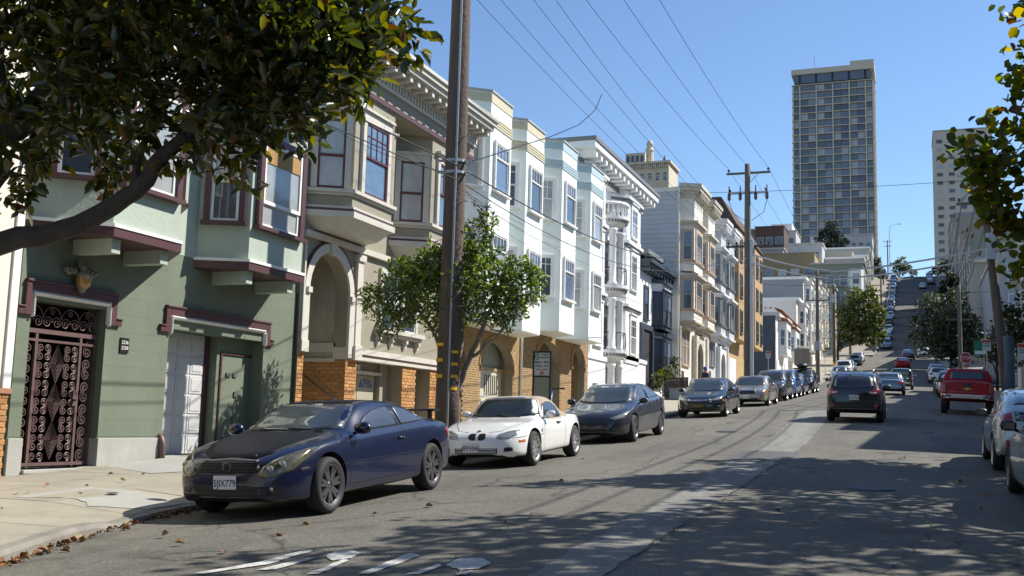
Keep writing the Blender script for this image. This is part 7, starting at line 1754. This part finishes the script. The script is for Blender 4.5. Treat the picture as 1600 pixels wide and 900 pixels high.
# ================================================================== poles, wires, signs, street furniture, people
WOOD = mat('pole_wood', (.125, .092, .072), .9, var=.45, scale=5, bump=.9, bscale=14, streak=.12, dirt=.2)
WOODG = mat('pole_wood_grey', (.17, .15, .125), .9, var=.4, scale=5, bump=.8, bscale=14, streak=.12)
GALV = mat('galvanised', (.36, .37, .38), .5, .5, var=.15)
YREF = mat('yellow_reflector', (.75, .42, .01), .5, var=.1)
PORC = mat('insulator', (.05, .035, .03), .3, coat=.6)
def pole(label, x, y, h, r0, r1, m, lean=(0, 0), name='utility_pole'):
    o = thing(name, label, 'pole', (x, y, sw(y) - .02))
    n = 12; mb = MB()
    mb.tube([(lean[0] * t, lean[1] * t, h * t) for t in [i / n for i in range(n + 1)]], [r0 + (r1 - r0) * i / n + R.uniform(-.006, .006) for i in range(n + 1)], 14)
    mb.build('shaft', m, o, smooth=True); return o
def arm(o, z, x0, x1, m, n, r=.055, ins=.22, yoff=.16):
    a = MB().box(x0, x1, yoff - .05, yoff + .05, z - .06, z + .06).build('crossarm', m, o)
    for k in range(n):
        xx = x0 + .12 + (x1 - x0 - .24) * k / (n - 1)
        MB().lathe([(.03, 0), (.03, .08), (.08, .09), (.05, .13), (.09, .14), (.05, .18), (.08, .19), (.0, ins)], 8, (xx, yoff, z + .06)).build('insulator', PORC, o, smooth=True)
    return a
def braces(o, z, w, yoff=.16):
    for s in (-1, 1): MB().tube([(0, yoff + .06, z - .7), (s * w, yoff + .06, z - .05)], .02, 5).build('brace', GALV, o)
p1 = pole('weathered dark wood utility pole with yellow reflector strips beside the navy coupe', -8.98, 19.9, 15.6, .255, .185, WOOD)
MB().tube([(.12, -.24, .1), (.11, -.22, 5), (.09, -.18, 15)], .024, 6).build('ground_wire_cover', GALV, p1)
for z, xo in ((1.55, -.16), (1.88, -.16), (2.2, -.16)):
    MB().lathe([(.268, -.035), (.268, .035)], 10, (0, 0, z), a0=-2.55, a1=-1.62).build('reflector', YREF, p1)
for z in (1.30, 1.55, 1.80, 2.05): MB().lathe([(.268, -.03), (.268, .03)], 8, (0, 0, z), a0=-.95, a1=-.35).build('reflector', YREF, p1)
for z in (6.1, 5.85): MB().lathe([(.25, -.03), (.25, .03)], 12, (0, 0, z)).build('bracket_band', GALV, p1); MB().tube([(-.3, -.2, z), (.36, .0, z)], .03, 6).build('pole_bolt', GALV, p1)
for z in (3.0, 4.1, 5.2, 6.6): MB().tube([(.2, -.1, z), (.40, -.2, z)], .012, 5).build('climbing_step', GALV, p1)
arm(p1, 14.9, -1.3, 1.35, WOODG, 3); arm(p1, 10.9, -1.1, 1.1, WOODG, 4)
p2 = pole('tall grey utility pole with crossarms and a galvanised riser before the ochre block', -8.85, 61.5, 13.75, .23, .16, WOODG)
arm(p2, 13.25, -1.25, 1.3, WOODG, 3); braces(p2, 13.25, .6)
arm(p2, 12.05, -1.15, 1.15, GALV, 2, ins=.05); arm(p2, 8.85, -1.25, 1.3, WOOD, 6)
for xx in (-1.1, -.45, .45, 1.1): MB().lathe([(.03, -.55), (.10, -.45), (.10, -.12), (.05, -.05), (.03, .35)], 8, (xx, .16, 12.15)).build('cutout', PORC, p2, smooth=True)
MB().box(.14, .34, -.2, -.02, .2, 9.2).build('riser_pipe', mat('riser_white', (.48, .50, .52), .5, .3), p2, bevel=.04)
for s in (-1, 1): MB().tube([(s * 1.1, .16, 11.6), (s * .9, .3, 10.9), (s * .2, .25, 10.4)], .018, 5).build('jumper', M_BLK, p2)
p3 = pole('grey utility pole with transformer just past the crossing on the left', -8.9, 110.5, 11.6, .22, .15, WOODG); arm(p3, 11.2, -1.2, 1.2, WOODG, 3); arm(p3, 8.4, -1.2, 1.2, WOODG, 4)
MB().lathe([(.0, 3.2), (.38, 3.2), (.38, 4.1), (0, 4.15)], 12, (.0, -.5, 0)).build('meter_box', GALV, p3)
p4 = pole('dark brown slim utility pole with yellow marks past the crossing on the left', -8.9, 135, 10.6, .20, .14, WOOD); arm(p4, 10.3, -1.1, 1.1, WOODG, 3)
MB().lathe([(.21, .5), (.21, 1.0)], 10).build('reflector', YREF, p4); MB().tube([(0, -.25, 8.4), (0, -.25, 9.4)], .25, 10).build('transformer', GALV, p4)
for i, (yy, lab) in enumerate(((162, 'grey utility pole in front of the yellow green tree'), (190, 'utility pole at the foot of the steep hill on the left'), (240, 'utility pole half way up the steep hill on the left'), (322, 'utility pole on the hilltop skyline at left'))):
    p = pole(lab, kl(yy) - .4, yy, 11, .2, .14, WOODG); arm(p, 10.6, -1.2, 1.2, WOODG, 3); arm(p, 9.2, -1.0, 1.0, WOODG, 4)
pr = pole('leaning dark utility pole with grey box and sleeve on the right pavement', 3.95, 51, 9.6, .22, .17, WOOD, (-.75, .0))
MB().lathe([(.27, .0), (.27, 3.2)], 12).build('sleeve', mat('blue_grey_sleeve', (.10, .13, .17), .6), pr, smooth=True)
MB().box(-.75, -.35, -.42, -.2, 6.6, 7.8).build('cable_box', GALV, pr, bevel=.03)
arm(pr, 9.3, -1.9, .4, WOODG, 3, yoff=.2)
p6 = pole('pale grey utility pole behind the stop sign', 3.95, 98.5, 9.0, .2, .15, WOODG); arm(p6, 6.0, -1.1, 1.1, WOODG, 2); MB().lathe([(.22, .3), (.22, .9)], 10).build('reflector', YREF, p6)
# street lamp and mast on the skyline
sl = thing('street_lamp', 'tall curved street lamp on the hilltop skyline', 'lamp', (-5.6, 335, g(335)))
MB().tube([(0, 0, 0), (0, 0, 15), (.6, 0, 16.2), (2.6, 0, 16.6)], [.12, .08, .06, .05], 7).build('lamp_post', GALV, sl); MB().box(2.4, 3.3, -.15, .15, 16.4, 16.6).build('lamp_head', GALV, sl)
def wire(pts, sag, r=.012, label='', group=None, m=None, n=18, name='overhead_wire'):
    P = []
    for a, b in zip(pts, pts[1:]):
        a, b = Vector(a), Vector(b)
        for k in range(n):
            t = k / n; P.append(a + (b - a) * t + Vector((0, 0, -sag * 4 * t * (1 - t))))
    P.append(Vector(pts[-1]))
    return MB().tube(P, r, 5).build(name, m or M_BLK, label=label, cat='wire', group=group)
zt1, zt2 = sw(19.9) + 14.9 + .25, sw(61.5) + 13.25 + .25
for k, (xa, xb) in enumerate(((-10.15, -9.95), (-8.92, -8.75), (-7.75, -7.65))):
    wire([(xa - .1, -25, zt1 - 3.0), (xa, 20.06, zt1), (xb, 61.66, zt2), (-8.9 + (k - 1) * 1.1, 110.6, sw(110.5) + 11.4), (-8.9 + (k - 1), 135, sw(135) + 10.5)], .55, .010, '%s of the three high bare power lines between the left pole tops' % ['leftmost', 'middle one', 'rightmost'][k], 'high power lines')
for k, xx in enumerate((-9.9, -9.3, -8.5, -7.95)):
    wire([(xx, -20, sw(19.9) + 9.2), (xx, 20.06, sw(19.9) + 11.1), (xx, 61.66, sw(61.5) + 9.05), (xx, 110.6, sw(110.5) + 8.5), (xx, 135, sw(135) + 9.5), (xx + .6, 162, sw(162) + 9.3)], .5 + .12 * k, .007, '%s of the four thin secondary lines along the left poles' % ['leftmost', 'second from left', 'third from left', 'rightmost'][k], 'secondary lines along the left poles')
# cable bundle hanging from the near pole and service drops to the houses
A = Vector((-8.85, 19.75, 6.98)); B = Vector((-8.8, 61.4, 11.6))
wire([(-9.2, -12, 7.0), A, (-9.0, 40, 8.2), B], .35, .016, 'thick black telephone cable on the near pole running uphill')
wire([(-9.2, -12, 6.6), (-8.85, 19.75, 6.68), (-9.0, 40, 7.7), (-8.8, 61.4, 11.2)], .45, .011, 'lower black telephone cable on the near pole running uphill')
for k, (x, y, z) in enumerate(((-12.0, 17.2, 8.3), (-11.9, 22.2, 9.0), (-12.6, 29.5, 7.2), (-11.7, 33.5, 7.6), (-11.7, 37.4, 8.2), (-13.0, 46, 9.6), (-12.9, 51.6, 9.0))):
    wire([(-8.9, 19.9, 6.85 - .06 * k), (x, y, z)], .35, .005, 'slim service wire from the near pole to %s' % ['the green house', 'the tan house', 'the nearest mint bay', 'the second mint bay', 'the third mint bay', 'the columned building', 'the far end of the columned building'][k], 'house service wires')
for k, (x, y, z) in enumerate(((-13.0, 52.5, 10.8), (-13.2, 57.2, 10.2), (-12.1, 64, 9.8), (-12.0, 73, 9.9), (-12.3, 82.5, 11.5))):
    wire([(-8.85, 61.5, 12.2 - .1 * k), (x, y, z)], .4, .006, 'slim service wire from the grey pole to %s' % ['the columned building', 'the navy trimmed house', 'the peach victorian', 'the grey victorian', 'the ochre block'][k], 'service wires at the grey pole')
wire([(-8.95, 30.79, 11.96), (-8.95, 30.11, 11.26), (-8.95, 28.5, 10.34), (-8.95, 25.95, 9.29), (-8.95, 23.12, 8.23), (-8.95, 20.79, 7.34), (-8.9, 20.0, 7.0)], .0, .014, 'loose hanging jumper cable looping up to the high lines')
# tangled cable clump beside the near pole
tg = MB(); rr_ = random.Random(4)
for k in range(7): tg.tube([(-8.75 + rr_.uniform(-.05, .35), 20.6 + rr_.uniform(-.3, .5), 6.4 - .16 * j + rr_.uniform(-.1, .1)) for j in range(7)], .010, 5)
tg.build('cable_tangle', M_BLK, label='tangle of loose black cables hanging right of the near pole', cat='cable')
# heavy cables across the street at the crossing
wire([(-8.8, 61.6, 11.9), (-4.17, 62, 10.75), (3.5, 52, 10.2)], .15, .05, 'upper thick pale cable slung across the street', None, GALV)
wire([(-8.8, 61.6, 11.4), (-4.1, 62, 10.3), (3.4, 52, 9.8)], .15, .045, 'lower thick pale cable slung across the street', None, GALV)
for k, z in enumerate((9.0, 8.4, 7.8)): wire([(-8.9, 110.5, sw(110.5) + z), (3.9, 98.5, sw(98.5) + z - 1.6)], .5, .022, '%s dark line crossing the street at the junction' % ['topmost', 'middle', 'lowest'][k], 'lines across the junction')
for k in range(4): wire([(-30, 128 + 9 * k, 21.5 - k * 1.6), (-8.9, 128 + 9 * k, 18.8 - k * 1.3), (11, 128 + 9 * k, 18.0 - k * .8)], .7, .022, '%s dark line crossing the second block from house to house' % ['nearest', 'second', 'third', 'farthest'][k], 'lines across the second block')
for k, xx in enumerate((2.9, 3.5, 4.2)): wire([(xx, -20, 8.8), (xx, 20, 9.6), (xx - .6, 51.2, sw(51) + 9.5), (xx, 98.5, sw(98) + 8.8)], .5, .022, '%s power line above the right pavement' % ['innermost', 'middle', 'outermost'][k], 'lines above the right pavement')
wire([(-38, 150, 36.2), (28, 150, 36.4)], .9, .035, 'single long line crossing the sky in front of the towers')
# ---- two-hour parking sign in a tall black frame
SG = thing('parking_sign', 'tall black framed parking sign with green number two standing on the pavement', 'sign', (-9.05, 26.0, sw(26)))
for s in (-1, 1): MB().box(s * .235 - .02, s * .235 + .02, -.03, .03, 0, 2.18).build('frame_post', M_BLK, SG)
for z in (2.16, 1.52, .12): MB().box(-.235, .235, -.029, .031, z - .02, z + .02).build('frame_rail', M_BLK, SG)
MB().box(-.215, .215, -.012, .012, .14, 1.5).build('lower_panel', mat('grey_green_panel', (.30, .33, .28), .4, var=.05), SG)
pn = MB().box(-.215, .215, -.014, .014, 1.54, 2.14).build('sign_panel', mat('sign_white', (.60, .62, .60), .5, var=.05), SG)
MB().box(-.213, -.10, -.018, -.014, 1.96, 2.13).build('green_square', mat('sign_green', (.01, .22, .10), .5), SG)
for tx, sz, x, z, m in (('2', .17, -.157, 2.045, M_PLATE), ('HOUR', .075, .06, 2.085, mat('sign_ink', (.05, .10, .07), .6)), ('PARKING', .066, .055, 2.01, MATS['sign_ink']), ('8AM - 9PM', .085, 0, 1.885, MATS['sign_ink']), ('MON - SAT', .07, 0, 1.79, MATS['sign_ink']), ('EXCEPT   PERMIT', .04, 0, 1.70, MATS['sign_ink'])):
    lettering(tx, sz, m, SG, (x, -.021, z), (pi / 2, 0, 0))
MB().lathe([(0, -.018), (.05, -.018), (.05, -.012)], 18, (0, 0, 1.61), 'y').build('red_disc', mat('sign_red', (.45, .015, .015), .5), SG)
lettering('A', .07, M_PLATE, SG, (0, -.022, 1.61), (pi / 2, 0, 0))
# ---- stop sign and parking signs on the right
ST = thing('stop_sign', 'red octagonal stop sign at the crossing on the right', 'sign', (3.95, 89, sw(89)))
MB().tube([(0, 0, 0), (0, 0, 2.9)], .035, 8).build('post', GALV, ST)
oc = [(.46 * cos(pi / 8 + k * pi / 4), .46 * sin(pi / 8 + k * pi / 4)) for k in range(8)]
oc2 = [(.42 * cos(pi / 8 + k * pi / 4), .42 * sin(pi / 8 + k * pi / 4)) for k in range(8)]
a_ = MB().extr(oc, 'z', 0, .01); a_.v = [(x, -.05 - z, 2.55 + y) for x, y, z in a_.v]; a_.build('sign_rim', M_PLATE, ST)
a_ = MB().extr(oc2, 'z', .01, .014); a_.v = [(x, -.05 - z, 2.55 + y) for x, y, z in a_.v]; a_.build('sign_face', mat('stop_red', (.42, .012, .015), .4), ST)
lettering('STOP', .36, M_PLATE, ST, (0, -.072, 2.55), (pi / 2, 0, 0), sx=.9)
MB().box(-.22, .22, -.06, -.05, 1.82, 1.98).build('supplementary_plate', MATS['stop_red'], ST); lettering('ALL WAY', .09, M_PLATE, ST, (0, -.065, 1.9), (pi / 2, 0, 0))
def psign(label, x, y, h, w=.30, hh=.46):
    o = thing('parking_sign', label, 'sign', (x, y, sw(y)))
    MB().tube([(0, 0, 0), (0, 0, h)], .03, 8).build('post', GALV, o)
    MB().box(-w / 2, w / 2, -.05, -.04, h - hh, h).build('sign_panel', MATS['sign_white'], o)
    MB().box(-w / 2 + .02, w / 2 - .02, -.055, -.05, h - .16, h - .03).build('red_header', MATS['sign_red'], o)
    for k in range(3): MB().box(-w / 2 + .04, w / 2 - .05, -.055, -.05, h - .24 - k * .07, h - .21 - k * .07).build('text_line', MATS['sign_ink'], o)
    return o
psign('white parking sign with red header on a pole right of the stop sign', 3.8, 62, 3.3, .42, .6)
psign('white parking sign with red header at the right edge beside the hatchback', 4.1, 45, 2.75, .5, .65)
psign('small parking sign on a thin pole before the ochre block', -9.0, 72, 2.8)
gs = thing('street_name_sign', 'green and white route sign board near the stop sign', 'sign', (3.9, 66, sw(66)))
MB().tube([(0, 0, 0), (0, 0, 3.4)], .035, 8).build('post', GALV, gs); MB().box(-.55, .15, -.06, -.04, 2.5, 3.3).build('sign_panel', MATS['sign_green'], gs); MB().box(-.5, .1, -.065, -.06, 2.55, 2.75).build('white_band', M_PLATE, gs)
bs = thing('sign_back', 'grey back of a traffic sign on a post before the tile roofed house', 'sign', (-8.9, 94, sw(94)))
MB().tube([(0, 0, 0), (0, 0, 3.3)], .04, 8).build('post', GALV, bs); MB().box(-.65, .65, .03, .05, 1.9, 3.4).build('sign_panel', mat('sign_back_grey', (.28, .27, .25), .6), bs)
for yy, lab in ((112, 'small sign post at the far left crossing corner'), (122, 'tall blank sign on the far left pavement')):
    psign(lab, kl(yy) - .5, yy, 2.9, .5, .8)
# ---- kick scooter standing on the pavement
SC = thing('kick_scooter', 'blue and black electric kick scooter behind the white roadster', 'scooter', (-9.35, 28.0, sw(28)))
MB().tube([(0, -.45, .16), (0, -.38, .55), (0, -.28, 1.12)], [.04, .035, .03], 8).build('steering_stem', mat('scooter_blue', (.05, .25, .42), .4, coat=.5), SC, smooth=True)
MB().tube([(-.25, -.24, 1.16), (0, -.28, 1.14), (.25, -.24, 1.16)], .02, 8).build('handlebar', M_BLK, SC)
for s in (-1, 1): MB().tube([(s * .25, -.24, 1.16), (s * .36, -.22, 1.15)], .026, 8).build('grip', M_BLK, SC)
MB().box(-.08, .08, -.4, .45, .12, .18).build('deck', M_BLK, SC, bevel=.02)
for yy in (-.47, .52): MB().lathe([(.06, -.025), (.11, -.022), (.12, 0), (.11, .022), (.06, .025)], 18, (0, yy, .12), 'x').build('wheel', M_TYRE, SC, smooth=True)
MB().box(-.05, .05, .4, .6, .2, .26).build('mudguard', M_BLK, SC, bevel=.01)
# ---- bins by the navy house, covered motorcycle
for k, (yy, c) in enumerate(((55.6, 'left'), (56.6, 'right'))):
    o = thing('planter_box', 'grey blue planter box on the pavement, the %s one of two' % ('nearer' if k == 0 else 'farther'), 'planter', (FL + 1.1, yy, sw(yy)))
    MB().extr([(-.3, -.4), (.3, -.4), (.36, -.44), (.36, .44), (-.36, .44), (-.36, -.44)], 'z', 0, .6).build('box', mat('planter_blue', (.16, .21, .26), .6), o); MB().box(-.34, .34, -.42, .42, .55, .61).build('soil', M_EARTH, o)
mc = thing('covered_motorcycle', 'motorcycle under a pale cover on the pavement by the peach house', 'motorcycle', (FL + .9, 61.6, sw(61.6)))
cv = MB().lathe([(.0, -1.0), (.22, -.95), (.34, -.5), (.30, .1), (.42, .55), (.30, .9), (0, 1.0)], 14, axis='y'); cv.v = [(x * .8, y, max(.05, .62 + z * 1.15)) for x, y, z in cv.v]; cv.build('cover', mat('cover_cloth', (.55, .55, .53), .8, var=.2, bump=.5, bscale=8), mc, smooth=True)
for yy in (-.7, .7): MB().lathe([(.2, -.05), (.29, -.05), (.3, 0), (.29, .05), (.2, .05)], 16, (0, yy, .3), 'x').build('wheel', M_TYRE, mc)
# ---- walker in a blue cap
def walker():
    o = thing('person', 'person in blue cap and dark tank top walking on the left pavement', 'person', (-10.6, 57.6, sw(57.6)), rz=-1.2)
    J_ = {'pel': (0, 0, .95), 'bel': (.01, 0, 1.10), 'chest': (.03, 0, 1.30), 'neck': (.05, 0, 1.46), 'head': (.08, 0, 1.56), 'crown': (.08, 0, 1.68),
          'ls': (.03, .17, 1.38), 'le': (-.10, .22, 1.14), 'lw': (.02, .20, .93), 'lh': (.06, .19, .86), 'rs': (.03, -.17, 1.38), 're': (.02, -.23, 1.12), 'rw': (.24, -.20, 1.08), 'rh': (.31, -.19, 1.09),
          'lhip': (0, .09, .90), 'lk': (.17, .10, .52), 'la': (.02, .10, .12), 'lt': (.16, .11, .05), 'rhip': (0, -.09, .90), 'rk': (.0, -.10, .50), 'ra': (-.26, -.10, .16), 'rt': (-.16, -.11, .05)}
    Rd = {'pel': .13, 'bel': .115, 'chest': .13, 'neck': .055, 'head': .085, 'crown': .075, 'ls': .06, 'le': .043, 'lw': .032, 'lh': .035, 'rs': .06, 're': .043, 'rw': .032, 'rh': .035, 'lhip': .085, 'lk': .06, 'la': .042, 'lt': .035, 'rhip': .085, 'rk': .06, 'ra': .042, 'rt': .035}
    Ed = [('pel', 'bel'), ('bel', 'chest'), ('chest', 'neck'), ('neck', 'head'), ('head', 'crown'), ('chest', 'ls'), ('ls', 'le'), ('le', 'lw'), ('lw', 'lh'), ('chest', 'rs'), ('rs', 're'), ('re', 'rw'), ('rw', 'rh'), ('pel', 'lhip'), ('lhip', 'lk'), ('lk', 'la'), ('la', 'lt'), ('pel', 'rhip'), ('rhip', 'rk'), ('rk', 'ra'), ('ra', 'rt')]
    names = list(J_); V = [J_[k] for k in names]; E_ = [(names.index(a), names.index(b)) for a, b in Ed]; rad = [Rd[k] for k in names]
    for hnd, dv in (('lh', Vector((.25, 0, -1)).normalized()), ('rh', Vector((1, .05, -.1)).normalized())):
        b = Vector(J_[hnd]); sd_ = Vector((0, 1, 0)); i0 = names.index(hnd)
        for k in range(5):
            off = sd_ * (.03 - .02 * k) if k < 4 else dv.cross(sd_) * .035
            a = b + off * .8 + dv * .03; c = a + dv * (.05 if k < 4 else .03) + dv.cross(sd_) * .01
            V += [tuple(a), tuple(c)]; E_ += [(i0, len(V) - 2), (len(V) - 2, len(V) - 1)]; rad += [.011, .008]
    me = bpy.data.meshes.new('body'); me.from_pydata(V, E_, []); bo = bpy.data.objects.new('bodyt', me); COL.objects.link(bo)
    md = bo.modifiers.new('s', 'SKIN'); md.use_smooth_shade = True
    for i, r in enumerate(rad): me.skin_vertices[0].data[i].radius = (r, r)
    me.skin_vertices[0].data[0].use_root = True
    bo.modifiers.new('u', 'SUBSURF').levels = 2
    dg = bpy.context.evaluated_depsgraph_get(); nm = bpy.data.meshes.new_from_object(bo.evaluated_get(dg)); bpy.data.objects.remove(bo)
    skin = mat('skin', (.40, .22, .14), .6, var=.06); obj('body', nm, skin, o)
    # clothes: shells grown from the body surface
    def shell(name, m, test, off):
        bm = bmesh.new(); bm.from_mesh(nm); bmesh.ops.delete(bm, geom=[f for f in bm.faces if not test(f.calc_center_median())], context='FACES')
        bm.normal_update()
        for v in bm.verts: v.co += v.normal * off
        q = bpy.data.meshes.new(name); bm.to_mesh(q); bm.free(); return obj(name, q, m, o)
    shell('tank_top', mat('navy_cloth', (.02, .035, .09), .8), lambda c: .98 < c.z < 1.42 and abs(c.y) < .165, .012)
    shell('shorts', mat('dark_cloth', (.02, .022, .03), .8), lambda c: .58 < c.z < 1.0 and not (c.x > .15 and c.z > .8 and abs(c.y) > .15), .016)
    shell('shoe', M_PLATE, lambda c: c.z < .13, .014)
    MB().lathe([(.105, 1.60), (.108, 1.66), (.085, 1.74), (.0, 1.765)], 14, (.08, 0, 0)).build('cap', mat('blue_cap', (.03, .10, .42), .7), o, smooth=True)
    MB().extr([(.10, -.08), (.22, -.06), (.25, 0), (.22, .06), (.10, .08)], 'z', 1.605, 1.62).build('cap_visor', MATS['blue_cap'], o)
    MB().lathe([(.0, 1.45), (.05, 1.47), (.085, 1.55), (.09, 1.62), (.0, 1.64)], 12, (.045, 0, 0)).build('hair', mat('dark_hair', (.02, .014, .01), .6), o, smooth=True)
    for s in (-1, 1): MB().lathe([(0, -.008), (.011, 0), (0, .008)], 8, (.163, s * .035, 1.585), 'x').build('eye', M_GRL, o)
    MB().tube([(.155, 0, 1.575), (.19, 0, 1.55), (.165, 0, 1.535)], [.01, .016, .012], 6).build('nose', skin, o); MB().box(.158, .166, -.025, .025, 1.508, 1.516).build('mouth', mat('lip', (.3, .1, .09), .6), o)
walker()
